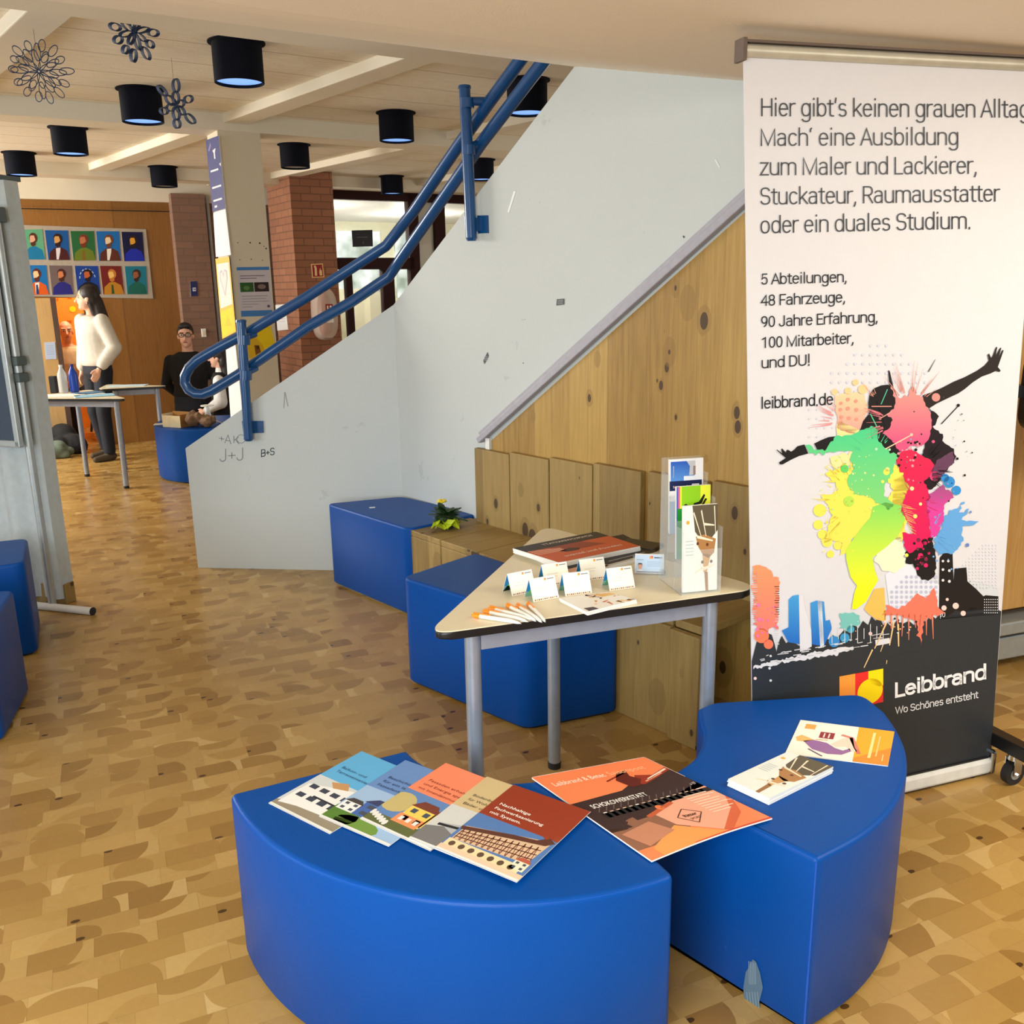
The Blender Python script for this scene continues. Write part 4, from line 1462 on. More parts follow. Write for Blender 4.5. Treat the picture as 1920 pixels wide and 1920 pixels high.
def c6(l):
    return [(1400 + x / 6.0, 640 + y / 6.0) for x, y in l]


P.poly(c7([(500, 465), (560, 445), (640, 410), (720, 368), (800, 335), (890, 288), (945, 250), (975, 215), (966, 172), (978, 165), (992, 196), (1003, 182), (1027, 118), (1037, 118), (1024, 182), (1056, 124), (1066, 124), (1046, 192), (1073, 138), (1082, 142), (1057, 215), (1040, 262), (1060, 285), (1055, 297), (1025, 290), (990, 307), (925, 330), (860, 372), (800, 422), (755, 452), (690, 482), (600, 525), (545, 560), (508, 540)]), C(40, 34, 32))
P.poly(c7([(108, 520), (118, 455), (150, 415), (200, 394), (250, 388), (296, 420), (330, 520), (330, 700), (330, 880), (290, 900), (225, 852), (180, 800), (165, 690), (110, 720), (46, 722), (70, 650), (112, 600)]), BK)
P.poly(c7([(250, 285), (262, 290), (292, 420), (262, 400)]), BK)
P.poly(rough(c7([(545, 560), (598, 596), (600, 660), (570, 690), (640, 745), (660, 810), (722, 850), (726, 945), (690, 980), (650, 1060), (600, 1100), (540, 1170), (490, 1110), (480, 1020), (500, 880), (520, 780)]), 2.0, 4.5), C(34, 26, 32))
P.poly(rough(c7([(440, 1480), (560, 1480), (590, 1600), (602, 1690), (580, 1770), (540, 1802), (490, 1795), (455, 1740), (430, 1680), (380, 1675), (372, 1600)]), 2.0, 4.5), BK)
P.poly(c6([(333, 1222), (345, 1220), (400, 1262), (388, 1212), (400, 1206), (440, 1250), (452, 1220), (470, 1222), (500, 1242), (540, 1215), (570, 1180), (650, 1160), (692, 1262), (590, 1290), (500, 1332), (405, 1385), (375, 1384), (364, 1362), (440, 1312)]), BK)
P.poly(c6([(760, 1150), (840, 1110), (920, 1078), (1005, 1068), (1010, 1180), (880, 1245), (800, 1232)]), BK)
P.line((1660, 800), (1643, 752), 1.6, BK); P.line((1765, 795), (1797, 761), 1.8, BK); P.circle((1797, 760), 3, BK)
P.line((1741, 697), (1754, 674), 2.2, C(90, 90, 96), 0.8)
P.layer = 5
gg = grad(800, C(70, 200, 140), 930, C(122, 208, 120))
P.poly(rough(c6([(1005, 1070), (1100, 1058), (1200, 1045), (1290, 1005), (1400, 950), (1440, 965), (1470, 1000), (1475, 1095), (1530, 1180), (1600, 1225), (1700, 1285), (1660, 1380), (1640, 1490), (1560, 1600), (1545, 1740), (1660, 1830), (1600, 1900), (1440, 1790), (1340, 1740), (1200, 1725), (1130, 1590), (1150, 1500), (1210, 1430), (1160, 1330), (1195, 1240), (1080, 1235), (920, 1255), (700, 1262), (660, 1165), (700, 1170), (760, 1215), (880, 1235), (945, 1130)]), 2.0, 4.5), gg)
P.poly([(1637, 950), (1660, 942), (1690, 948), (1697, 975), (1684, 1005), (1664, 1024), (1648, 1036), (1636, 1046), (1640, 1068), (1647, 1088), (1637, 1104), (1624, 1128), (1606, 1142), (1597, 1142), (1602, 1112), (1607, 1098), (1595, 1082), (1587, 1050), (1586, 1032), (1600, 1010), (1618, 986), (1632, 970)], grad(950, C(132, 214, 96), 1110, C(236, 240, 30)))
pk = grad(724, C(212, 150, 138), 830, C(214, 84, 128))
P.poly(rough(c7([(268, 398), (305, 452), (340, 492), (362, 478), (372, 440), (385, 480), (420, 400), (440, 412), (452, 462), (500, 482), (522, 542), (558, 592), (562, 680), (556, 742), (522, 802), (472, 832), (422, 822), (372, 862), (332, 874), (300, 812), (248, 762), (210, 740), (262, 702), (284, 642), (240, 600), (292, 562), (302, 502)]), 2.0, 4.5), pk)
P.circle((1755, 745), 8, C(206, 140, 132)); P.circle((1752, 893), 9, C(224, 70, 120)); P.circle((1750, 828), 3, C(214, 84, 128))
spikes((1706, 768), 40, 92, 16, 1.3, C(214, 140, 130), 21, 230, 330)
spikes((1690, 790), 44, 78, 12, 1.8, C(216, 120, 130), 4, 150, 205)
spikes((1722, 880), 40, 66, 18, 2.4, BK, 31, 300, 400)
rd = grad(850, C(214, 40, 80), 1040, C(214, 28, 92))
P.poly(rough(c7([(330, 882), (372, 866), (420, 850), (500, 900), (570, 940), (580, 990), (548, 1050), (505, 1082), (545, 1160), (560, 1200), (525, 1242), (545, 1340), (556, 1440), (562, 1512), (505, 1542), (442, 1582), (404, 1602), (372, 1562), (354, 1452), (432, 1462), (400, 1390), (340, 1292), (362, 1222), (402, 1122), (372, 1060), (330, 1002), (312, 950)]), 2.0, 4.5), rd)
P.poly(rough(c7([(518, 1232), (560, 1170), (640, 1112), (702, 1160), (722, 1202), (650, 1262), (655, 1352), (620, 1440), (592, 1482), (560, 1492), (548, 1380)]), 2.0, 4.5), grad(910, C(150, 80, 130), 960, C(216, 66, 156)))
P.poly(rough(c7([(588, 1492), (640, 1422), (655, 1330), (690, 1292), (742, 1282), (802, 1230), (762, 1310), (832, 1280), (780, 1360), (905, 1376), (850, 1402), (782, 1412), (792, 1512), (762, 1560), (722, 1602), (622, 1612), (572, 1562)]), 2.0, 4.5), C(96, 162, 222))
for x, y, r in ((690, 1090, 42), (742, 1150, 34), (660, 1060, 30)):
    P.circle((1600 + x / 3.839, 620 + y / 3.84), r / 3.84, C(52, 138, 206))
P.poly(rough(c7([(600, 935), (722, 870), (726, 950), (688, 985), (640, 1052), (575, 1090), (560, 1010)]), 2.0, 4.5), C(98, 62, 90))
P.layer = 6
P.circle((1664, 1130 - 250), 4, C(240, 226, 140))
for x, y, r, c in ((1584, 879, 7.5, C(96, 204, 100)), (1592, 940, 10, C(176, 220, 84)), (1662, 885, 6, yl), (1655, 903, 3, yl), (1710, 916, 4, C(246, 220, 160)), (1716, 968, 4, C(246, 226, 120)), (1726, 945, 3, C(246, 226, 160)), (1668, 843, 2.2, C(180, 236, 190)), (1643, 842, 2.5, C(180, 236, 190)), (1700, 1041, 3.5, C(240, 230, 90)), (1726, 1042, 5, C(214, 40, 100)), (1736, 1060, 4, C(214, 40, 100)), (1720, 1066, 3, C(214, 40, 100)), (1744, 1024, 5, BK), (1734, 1016, 6, BK), (1709, 815, 3, C(246, 190, 170)), (1814, 1022, 3.5, C(96, 130, 190)), (1820, 960, 2.4, C(110, 140, 196)), (1809, 891, 2.2, BK), (1795, 860, 2.6, BK), (1650, 785, 2.5, C(200, 130, 130))):
    P.circle((x, y), r, c, 12)
P.line((1660, 842), (1708, 816), 2.0, C(244, 200, 170)); P.line((1648, 786), (1672, 772), 1.8, C(210, 150, 140)); P.line((1634, 762), (1672, 762), 2.0, C(206, 140, 130)); P.line((1652, 758), (1664, 730), 1.6, C(90, 190, 150)); P.line((1632, 776), (1644, 800), 2.0, C(80, 190, 140))
g = random.Random(9)
for k in range(34):
    x = g.uniform(1680, 1726); y = g.uniform(828, 905)
    P.circle((x, y), g.uniform(1.0, 3.2), BK if k % 2 else C(246, 150, 160), 8)
for k in range(26):
    P.circle((g.uniform(1714, 1745), g.uniform(1010, 1060)), g.uniform(1.5, 4.0), (BK, C(206, 36, 96), C(120, 40, 70))[k % 3], 8)
for k in range(40):
    P.circle((g.uniform(1560, 1640), g.uniform(850, 960)), g.uniform(0.8, 2.2), (C(244, 232, 150), C(150, 220, 150), C(206, 226, 110))[k % 3], 7)
for k in range(30):
    a = g.uniform(0, 6.28); r = g.uniform(60, 130)
    P.circle((1760 + r * 0.5 * math.cos(a), 850 + r * math.sin(a)), g.uniform(0.6, 1.8), (C(120, 120, 130), BK, C(120, 160, 210))[k % 3], 7)
for k in range(16):
    P.line((1690 + k * 1.2, 945 + k * 3.4), (1712 + g.uniform(-3, 6), 950 + k * 3.4 + g.uniform(-2, 6)), 1.2, C(240, 190, 110), 0.5)
for (c, r0, r1, n, w, col_, sd, a0, a1_) in (((1590, 900), 26, 60, 14, 1.5, yl, 41, 130, 240), ((1740, 1000), 26, 58, 14, 1.8, C(96, 162, 222), 42, -60, 60), ((1640, 850), 30, 52, 14, 1.6, C(80, 200, 140), 43, 190, 330), ((1720, 940), 26, 46, 16, 1.6, C(210, 50, 100), 44, 0, 360), ((1650, 760), 24, 60, 12, 1.0, C(220, 160, 140), 45, 150, 260)):
    spikes(c, r0, r1, n, w, col_, sd, a0, a1_)
for k in range(46):
    P.circle((g.uniform(1540, 1600), g.uniform(870, 1040)), g.uniform(0.5, 2.0), yl, 7)
for k in range(20):
    P.circle((g.uniform(1745, 1800), g.uniform(960, 1070)), g.uniform(0.6, 2.4), C(110, 164, 220), 7)
for x, y, r in ((1577, 756, 3.2), (1590, 749, 3.6), (1605, 752, 3.4), (1576, 768, 3.4), (1590, 766, 3.8), (1606, 768, 3.6), (1578, 782, 3.4), (1592, 784, 3.8), (1606, 786, 3.2)):
    P.circle((x, y), r, C(228, 148, 130), 9)
for k in range(14):
    P.circle((g.uniform(1414, 1458), g.uniform(1130, 1200)), g.uniform(1.5, 4), C(236, 120, 170), 8)
for k in range(26):
    x = g.uniform(1600, 1720)
    P.circle((x, 1176 + g.uniform(-16, 12)), g.uniform(0.8, 2.4), (W8, C(240, 170, 130), BK)[k % 3], 7)
# logo square
P.layer = 4
lq = [(1574, 1268.5), (1656, 1253.5), (1656, 1316), (1574, 1334)]


def lg(u, v):
    a = [lq[0][i] + (lq[1][i] - lq[0][i]) * u for i in (0, 1)]; b = [lq[3][i] + (lq[2][i] - lq[3][i]) * u for i in (0, 1)]
    return (a[0] + (b[0] - a[0]) * v, a[1] + (b[1] - a[1]) * v)


OR_, RD_, YL_ = C(246, 154, 62), C(230, 48, 44), C(250, 222, 20)
P.poly([lg(0, 0), lg(0.36, 0), lg(0.36, 1), lg(0, 1)], OR_)
P.poly([lg(0.36, 0), lg(1, 0), lg(1, 1), lg(0.36, 1)], RD_)
P.layer = 5
P.poly([lg(0.66, 0), lg(1, 0), lg(1, 0.5)] + [lg(0.66 + 0.34 * math.cos(math.radians(a)), 0.5 * 1 - 0.5 * 0 + 0.0) for a in ()] + [lg(0.92, 0.52), lg(0.66, 0.35)], YL_)
P.poly([lg(0.70 + 0.29 * math.cos(math.radians(a)), 0.60 + 0.37 * math.sin(math.radians(a))) for a in range(0, 360, 15)], YL_)
P.poly([lg(0, 0.62)] + [lg(0.34 * math.sin(math.radians(a)), 1.0 - 0.42 * math.cos(math.radians(a))) for a in range(0, 91, 15)] + [lg(0, 1.0)], YL_)


# lettering: baselines measured on the photograph, laid on the sheet
def btext(s, x0, y0, x1, y1, cap, col, stroke):
    line_words(P, s, x0, y0, x1, y1, cap, stroke, col)


P.layer = 3
TX = C(38, 40, 46)
btext("Hier gibt's keinen grauen Alltag.", 1428, 218, 1938, 221, 34, TX, 0.080)
btext("Mach\u2018 eine Ausbildung", 1427, 274, 1796, 272, 33, TX, 0.080)
btext('zum Maler und Lackierer,', 1427, 329, 1831, 326, 33, TX, 0.080)
btext('Stuckateur, Raumausstatter', 1427, 384, 1873, 378, 32.5, TX, 0.080)
btext('oder ein duales Studium.', 1427, 438, 1820, 429, 32.5, TX, 0.080)
TB = C(22, 24, 28)
btext('5 Abteilungen,', 1428, 534, 1587, 529, 21, TB, 0.108)
btext('48 Fahrzeuge,', 1428, 574, 1584, 567, 21, TB, 0.108)
btext('90 Jahre Erfahrung,', 1428, 614, 1645, 604, 21, TB, 0.108)
btext('100 Mitarbeiter,', 1429, 653, 1600, 644, 21, TB, 0.108)
btext('und DU!', 1429, 691, 1518, 685, 21, TB, 0.108)
btext('leibbrand.de', 1428, 767, 1561, 759, 22, TB, 0.108)
P.layer = 4
btext('Leibbrand', 1680, 1308.5, 1847, 1274, 29, C(240, 241, 244), 0.175)
btext('Wo Sch\u00f6nes entsteht', 1680, 1339, 1833, 1309, 13.5, C(226, 228, 232), 0.125)
P.layer = 5
btext('PJ', 1763, 1160, 1772, 1156, 8, W8, 0.13)
P.build('printed_artwork', lambda u, v, h: on_banner(u, v, 0.001 + h), banner)


# ================================================================== PAPERS ON THE BLUE SEATS
def bil(tl, tr, br, bl):
    """page coordinates: u left to right, v from the top edge down"""
    tl, tr, br, bl = Vector(tl), Vector(tr), Vector(br), Vector(bl)
    return lambda u, v: (tl * (1 - u) + tr * u) * (1 - v) + (bl * (1 - u) + br * u) * v


def sheet(name, mats, pagef, parent, thick=0.0015, n=10, curl=None):
    """a thin sheet over page coordinates, with its lift"""
    m = MB(); bm = m.bm
    def P3(u, v, h):
        p = pagef(u, v).copy(); p.z += h + (curl(u, v) if curl else 0)
        return p
    T = [[bm.verts.new(P3(i / n, j / n, thick)) for j in range(n + 1)] for i in range(n + 1)]
    B = [[bm.verts.new(P3(i / n, j / n, 0)) for j in range(n + 1)] for i in range(n + 1)]
    for i in range(n):
        for j in range(n):
            bm.faces.new((T[i][j], T[i][j + 1], T[i + 1][j + 1], T[i + 1][j]))
            bm.faces.new((B[i][j], B[i + 1][j], B[i + 1][j + 1], B[i][j + 1]))
    for i in range(n):
        bm.faces.new((T[i][0], T[i + 1][0], B[i + 1][0], B[i][0])); bm.faces.new((T[i][n], B[i][n], B[i + 1][n], T[i + 1][n]))
        bm.faces.new((T[0][i], B[0][i], B[0][i + 1], T[0][i + 1])); bm.faces.new((T[n][i], T[n][i + 1], B[n][i + 1], B[n][i]))
    bmesh.ops.recalc_face_normals(bm, faces=bm.faces[:])
    return m.build(name, mats, parent)


def page_map(pagef, thick, curl=None):
    def f(u, v, h):
        p = pagef(u, v).copy(); p.z += thick + 0.0003 + h + (curl(u, v) if curl else 0)
        return p
    return f


def page_text(P, s, u0, v0, width, cap, col, off=0.0, aspect=1.0):
    """words on a page whose v runs downwards; aspect = page height / width"""
    vs, fs = text_geo(s, off)
    a = min(v[0] for v in vs); b = max(v[0] for v in vs)
    base = len(P.v)
    for x, y in vs:
        P.v.append((u0 + (x - a) / (b - a) * width, v0 - y / 0.727 * cap, P.layer)); P.c.append(col)
    for f in fs:
        P.f.append(tuple(base + i for i in f))


def house(P, x, y, w, h, wall, roof, wins=(2, 2), win=C(70, 80, 96)):
    P.rect(x, y, x + w, y + h, wall)
    P.layer += 1
    P.poly([(x - w * 0.06, y), (x + w * 0.2, y - h * 0.42), (x + w * 0.8, y - h * 0.42), (x + w * 1.06, y)], roof)
    for i in range(wins[0]):
        for j in range(wins[1]):
            a = x + w * (i + 0.28) / wins[0]; b = y + h * (j + 0.2) / wins[1]
            P.rect(a, b, a + w * 0.42 / wins[0], b + h * 0.5 / wins[1], win)
    P.layer -= 1


def brochure(tl, ang, label, band, txt, txtcol, words_, art, z, bold=0.0, pale=True):
    ex = Vector((math.cos(ang + math.radians(90)), math.sin(ang + math.radians(90)), 0)); ey = Vector((math.cos(ang), math.sin(ang), 0))
    TLp = Vector((tl.x, tl.y, z))
    f = bil(TLp, TLp + ex * 0.21, TLp + ex * 0.21 + ey * 0.297, TLp + ey * 0.297)
    curl = lambda u, v: 0.0
    t = thing('brochure', label, 'brochure', f(0.5, 0.5), 0, 'brochures fanned on the front seat')
    s = sheet('pages', 'paper', f, t, 0.0010, 12, curl)
    P = Print()
    P.rect(0, 0, 1, 1, band)
    P.layer = 2
    P.rect(0.0, 0.47, 1, 1, art[0])
    P.layer = 3
    art[1](P)
    P.layer = 8
    for i, wd in enumerate(words_):
        page_text(P, wd, 0.10, 0.30 + i * 0.065, min(0.82, 0.036 * len(wd)), 0.034, txtcol, bold)
    P.layer = 9
    P.rect(0, 0.975, 1, 1, C(230, 232, 230))
    P.build('cover_print', page_map(f, 0.0008, curl), t, eps=0.00009, clip=True)
    return t


def art_white(P):
    P.poly([(0, 0.92), (0.3, 0.84), (1, 0.80), (1, 1), (0, 1)], C(150, 140, 120)); P.layer = 4
    P.poly([(0.05, 0.62), (0.62, 0.50), (1, 0.56), (1, 0.86), (0.3, 0.90), (0.05, 0.94)], C(236, 238, 236)); P.layer = 5
    for i in range(5):
        for j in range(2):
            P.rect(0.1 + 0.17 * i, 0.60 + 0.14 * j, 0.21 + 0.17 * i, 0.655 + 0.14 * j, C(60, 66, 84))
    P.poly([(0.25, 0.50), (0.45, 0.44), (0.55, 0.52), (0.36, 0.56)], C(196, 150, 100)); P.layer = 6
    P.rect(0.3, 0.72, 1.0, 0.74, C(40, 44, 54))


def art_bluehouse(P):
    P.circle((0.15, 0.9), 0.26, C(86, 128, 52), 14, 0.12); P.circle((0.45, 0.94), 0.3, C(112, 150, 66), 14, 0.1)
    P.layer = 5
    house(P, 0.25, 0.66, 0.5, 0.18, C(70, 104, 172), C(56, 66, 104)); house(P, 0.02, 0.72, 0.24, 0.12, C(240, 240, 240), C(70, 66, 70))


def art_yellowhouse(P):
    P.circle((0.12, 0.66), 0.2, C(196, 180, 120), 16, 0.14); P.layer = 4
    P.rect(0, 0.86, 1, 1, C(96, 104, 60)); P.layer = 5
    house(P, 0.30, 0.64, 0.34, 0.22, C(240, 206, 96), C(120, 60, 44)); house(P, 0.62, 0.62, 0.3, 0.22, C(240, 200, 110), C(130, 64, 44)); P.layer = 6
    P.rect(0.28, 0.76, 0.62, 0.88, C(236, 148, 96)); P.layer = 7
    for i in range(3):
        P.rect(0.33 + 0.1 * i, 0.79, 0.38 + 0.1 * i, 0.84, C(230, 230, 226))
    for i in range(6):
        P.circle((0.02 + 0.05 * i, 0.87 + 0.012 * i), 0.028, C(232, 232, 228), 8, 0.035)


def art_grey(P):
    P.poly([(0.0, 0.80), (0.5, 0.66), (1, 0.72), (1, 1), (0, 1)], C(120, 120, 120)); P.layer = 4
    P.poly([(0.1, 0.72), (0.9, 0.56), (0.96, 0.70), (0.4, 0.82)], C(176, 180, 184)); P.layer = 5
    P.line((0.35, 0.72), (0.62, 0.95), 0.03, C(26, 26, 28)); P.line((0.1, 0.74), (0.9, 0.66), 0.03, C(40, 40, 42)); P.circle((0.55, 0.53), 0.12, C(240, 240, 238), 14, 0.05)


def art_timber(P):
    P.poly([(0.04, 0.66), (0.80, 0.52), (0.96, 0.50), (0.92, 0.80), (0.04, 0.84)], C(214, 184, 150)); P.layer = 4
    P.poly([(0.0, 0.675), (0.55, 0.565), (0.80, 0.53), (0.90, 0.46), (0.99, 0.50), (0.92, 0.56), (0.55, 0.62), (0.02, 0.715)], C(92, 54, 40))
    for k in range(13):
        x = 0.06 + k * 0.068
        P.line((x, 0.70 - k * 0.009), (x, 0.835 - k * 0.003), 0.012, C(110, 56, 44)); P.line((x, 0.70 - k * 0.009), (x + 0.06, 0.83 - k * 0.003), 0.008, C(130, 66, 50))
    for j in range(3):
        P.line((0.05, 0.735 + j * 0.035), (0.93, 0.62 + j * 0.06), 0.010, C(100, 52, 40))
    P.layer = 5
    P.rect(0.02, 0.84, 0.92, 0.925, C(232, 214, 168)); P.layer = 6
    for k in range(7):
        P.circle((0.10 + k * 0.12, 0.89), 0.036, C(96, 74, 58), 10, 0.03)
    house(P, 0.80, 0.80, 0.16, 0.10, C(236, 226, 200), C(180, 90, 70))
    P.rect(0, 0.925, 1, 0.975, C(236, 200, 170)); P.layer = 5
    P.circle((0.97, 0.44), 0.05, C(150, 62, 34), 9, 0.04); P.circle((0.86, 0.47), 0.03, C(150, 62, 34), 9, 0.02)


za = math.radians(-127.3)
specs = [
    ((678, 1405), -127.3, 'brochure with light blue title band, first of the fan on the front seat', C(96, 176, 226), C(34, 62, 92), ('Balkon- und', 'Terrassensanierung'), (C(206, 214, 216), art_white)),
    ((760, 1423), -124.6, 'brochure with slate blue title band and a blue house, second of the fan', C(104, 142, 200), C(30, 44, 84), ('Beschichtung', 'f\u00fcr ein langes', 'Fassadenleben'), (C(158, 190, 226), art_bluehouse)),
    ((836, 1430), -126.6, 'brochure with salmon title band and a yellow house, middle of the fan', C(250, 138, 100), C(110, 44, 26), ('Fassaden erhalten', 'und Energie sparen', 'mit Innend\u00e4mmung'), (C(96, 134, 190), art_yellowhouse)),
    ((913, 1457), -123.5, 'brochure with beige title band and a grey interior, fourth of the fan', C(206, 184, 136), C(74, 62, 40), ('Bodenbelag', 'f\u00fcr Wohnr\u00e4ume', 'B\u00e4der und'), (C(206, 208, 206), art_grey)),
    ((963, 1474), -124.6, 'brochure with dark red title band and a timber-framed hall, uppermost of the fan', C(146, 56, 30), C(244, 236, 226), ('Nachhaltige', 'Fachwerksanierung', 'mit System.'), (C(84, 122, 180), art_timber)),
]
for i, (px, ang, lab, band, tc, wd, art) in enumerate(specs):
    brochure(onz(px[0], px[1], 0.447), math.radians(ang), lab, band, None, tc, wd, art, 0.4408 + i * 0.0023, 0.012 if i == 4 else 0.0)

# the large orange magazine bridging both seats
zt_ = 0.4412
f = bil(*[onz(x, y, 0.448) for x, y in ((997, 1457), (1208, 1419), (1448, 1533), (1222, 1613))])
f0 = f
f = lambda u, v: Vector((f0(u, v).x, f0(u, v).y, zt_))
curl = lambda u, v: 0.006 * max(0, v - 0.6) / 0.4 * math.sin(u * 3.1) + 0.002
mg = thing('magazine', 'large orange customer magazine lying across the gap between the two front seats', 'magazine', f(0.5, 0.5))
sheet('pages', 'paper', f, mg, 0.003, 12, curl)
P = Print()
og_ = C(246, 132, 84)
P.rect(0, 0, 1, 1, og_)
P.layer = 2
P.poly([(0, 0.36), (0.45, 0.34), (0.62, 0.27), (1, 0.22), (1, 0.50), (0.62, 0.60), (0, 0.74)], C(58, 40, 38))
P.poly([(0, 0.66), (0.5, 0.58), (1, 0.44), (1, 0.56), (0.55, 0.66), (0.45, 0.92), (0, 0.90)], C(140, 96, 74))
P.layer = 3
P.poly([(0.40, 0.66), (0.72, 0.54), (1.0, 0.50), (1, 0.74), (0.88, 0.80), (0.62, 0.97), (0.42, 0.80)], C(236, 166, 138))
P.poly([(0.62, 0.97), (0.88, 0.80), (1, 0.66), (1, 0.72), (0.9, 0.86), (0.66, 1.0)], C(206, 98, 62))
P.poly([(0.10, 0.92), (0.40, 0.80), (0.60, 0.97), (0.66, 1.0), (0.1, 1.0)], C(246, 154, 84))
P.poly([(0.62, 0.30), (0.70, 0.20), (0.82, 0.24), (0.99, 0.18), (1, 0.22), (0.8, 0.29), (0.66, 0.33)], C(150, 52, 34)); P.layer = 4
P.poly([(0.52, 0.22), (0.60, 0.14), (0.70, 0.12), (0.66, 0.20), (0.70, 0.26), (0.62, 0.33), (0.55, 0.33)], C(96, 34, 26))
P.line((0.45, 0.21), (0.66, 0.15), 0.014, C(130, 48, 30)); P.line((0.74, 0.28), (0.98, 0.20), 0.016, C(236, 210, 190)); P.line((0.70, 0.30), (0.90, 0.24), 0.012, C(226, 160, 130))
P.rect(0.10, 0.52, 1.0, 0.57, C(34, 30, 32))
for k in range(16):
    P.rect(0.12 + 0.053 * k, 0.51, 0.148 + 0.053 * k, 0.57, C(196, 170, 150) if k % 5 else C(226, 220, 214))
for k in range(14):
    P.line((0.10 + 0.06 * k, 0.50), (0.14 + 0.06 * k, 0.46), 0.006, C(110, 96, 92))
P.poly([(0.04, 0.74), (0.30, 0.70), (0.36, 0.84), (0.10, 0.90)], C(190, 130, 100)); P.line((0.34, 0.66), (0.62, 0.58), 0.03, C(190, 92, 56)); P.circle((0.50, 0.60), 0.03, C(226, 120, 70), 10)
P.layer = 6
page_text(P, 'Leibbrand & Betec', 0.07, 0.150, 0.44, 0.050, C(250, 224, 200), 0.014)
page_text(P, 'Saisonpost', 0.54, 0.150, 0.32, 0.050, C(250, 196, 150), 0.0)
page_text(P, 'SCHOKOWERKSTATT', 0.10, 0.455, 0.46, 0.044, C(244, 240, 236), 0.012)
page_text(P, '\u00bb 17', 0.93, 0.46, 0.05, 0.030, C(240, 236, 230))
for k in range(9):
    P.rect(0.74, 0.560 + 0.028 * k, 0.74 + (0.20, 0.23, 0.17, 0.22, 0.19, 0.23, 0.14, 0.21, 0.16)[k], 0.569 + 0.028 * k, C(250, 214, 190))
lc = C(66, 40, 34)
qd = [(0.49, 0.745), (0.60, 0.675), (0.68, 0.755), (0.56, 0.845)]
for i in range(4):
    P.line(qd[i], qd[(i + 1) % 4], 0.006, lc)
page_text(P, 'Ritter', 0.535, 0.765, 0.105, 0.030, lc, 0.02)
page_text(P, 'SPORT', 0.545, 0.805, 0.085, 0.022, lc, 0.0)
P.layer = 7
P.line((0.35, 1.0), (1.0, 0.995), 0.012, C(206, 60, 50)); P.line((0, 0), (1, 0), 0.012, C(246, 220, 206)); P.line((1, 0), (1, 0.35), 0.010, C(246, 220, 206))
P.build('cover_print', page_map(f, 0.003, curl), mg, cuts=8, cutsv=10, eps=0.0002, clip=True)


# leaflets: tall narrow page with an antler-like bare branch picture
def leaflet_art(P, simple=False):
    P.rect(0, 0, 1, 1, C(226, 232, 226)); P.layer = 2
    P.poly([(0.26, 0.0), (1, 0.0), (1, 0.30), (0.80, 0.40), (0.55, 0.42), (0.34, 0.30)], C(92, 82, 62)); P.layer = 3
    br = C(170, 122, 72); lt = C(236, 222, 196)
    P.poly([(0.36, 0.36), (0.62, 0.34), (0.95, 0.40), (0.90, 0.56), (0.74, 0.62), (0.58, 0.58), (0.44, 0.48)], br)
    P.poly([(0.56, 0.56), (0.80, 0.58), (0.72, 0.74), (0.68, 0.80), (0.60, 0.78)], C(196, 150, 92))
    P.poly([(0.62, 0.78), (0.72, 0.78), (0.74, 1.0), (0.66, 1.0)], C(150, 108, 66)); P.layer = 4
    for a, b, w in (((0.30, 0.08), (0.52, 0.36), 0.03), ((0.52, 0.06), (0.66, 0.36), 0.035), ((0.60, 0.22), (0.90, 0.24), 0.03), ((0.90, 0.02), (0.94, 0.34), 0.03), ((0.40, 0.36), (0.86, 0.42), 0.035), ((0.34, 0.78), (0.60, 0.72), 0.03), ((0.60, 0.74), (0.90, 0.70), 0.04), ((0.50, 0.68), (0.58, 0.78), 0.02)):
        P.line(a, b, w, lt, w * 0.5)
    for x, y in ((0.42, 0.44), (0.70, 0.46), (0.56, 0.66), (0.82, 0.66)):
        P.circle((x, y), 0.04, C(96, 52, 30), 8, 0.02)
    P.circle((0.13, 0.19), 0.05, C(240, 168, 60), 8, 0.024)
    for k in range(5):
        P.rect(0.07, 0.40 + 0.04 * k, 0.30, 0.412 + 0.04 * k, C(188, 198, 200))


def stack(name, label, cat, corners, z0, n, each, art, group=None, mats='paper', z1ref=None):
    f0 = bil(*[onz(x, y, z0 + n * each) for x, y in corners])
    f0z = lambda u, v: Vector((f0(u, v).x, f0(u, v).y, 0))
    for k in range(n):
        jx, jy = rnd.uniform(-0.0015, 0.0015), rnd.uniform(-0.0015, 0.0015)
        ff = lambda u, v, k=k, jx=jx, jy=jy: f0z(u, v) + Vector((jx, jy, z0 + k * each))
        top = k == n - 1
        lab = label if top else (None)
        t = thing(name, label[0] if top else label[1], cat, ff(0.5, 0.5), 0, group)
        sheet('pages', mats, ff, t, each * 0.93, 2)
        if top:
            P = Print(); art(P)
            P.build('cover_print', page_map(ff, each * 0.93), t, eps=0.00015, clip=True)


def narrow_art(P):
    leaflet_art(P)


def rot_art(fn, k):
    """the same picture turned on its page by quarter turns"""
    def g(P):
        Q = Print(); fn(Q)
        for (u, v, l), c in zip(Q.v, Q.c):
            w = {0: (u, v), 1: (1 - v, u), 2: (1 - u, 1 - v), 3: (v, 1 - u)}[k]
            P.v.append((w[0], w[1], l)); P.c.append(c)
        P.f += Q.f
    return g


# stack on the right seat: short edge from (1478,1412) to (1562,1440), text end to the lower left
stack('leaflet', ('topmost leaflet of the stack on the right front seat, with a bare branch picture', 'plain-edged leaflet within the stack on the right front seat, under the topmost'), 'leaflet',
      [(1478, 1408), (1562, 1437), (1443, 1496), (1365, 1460)], 0.441, 6, 0.0030, narrow_art, 'leaflet stack on the right seat')
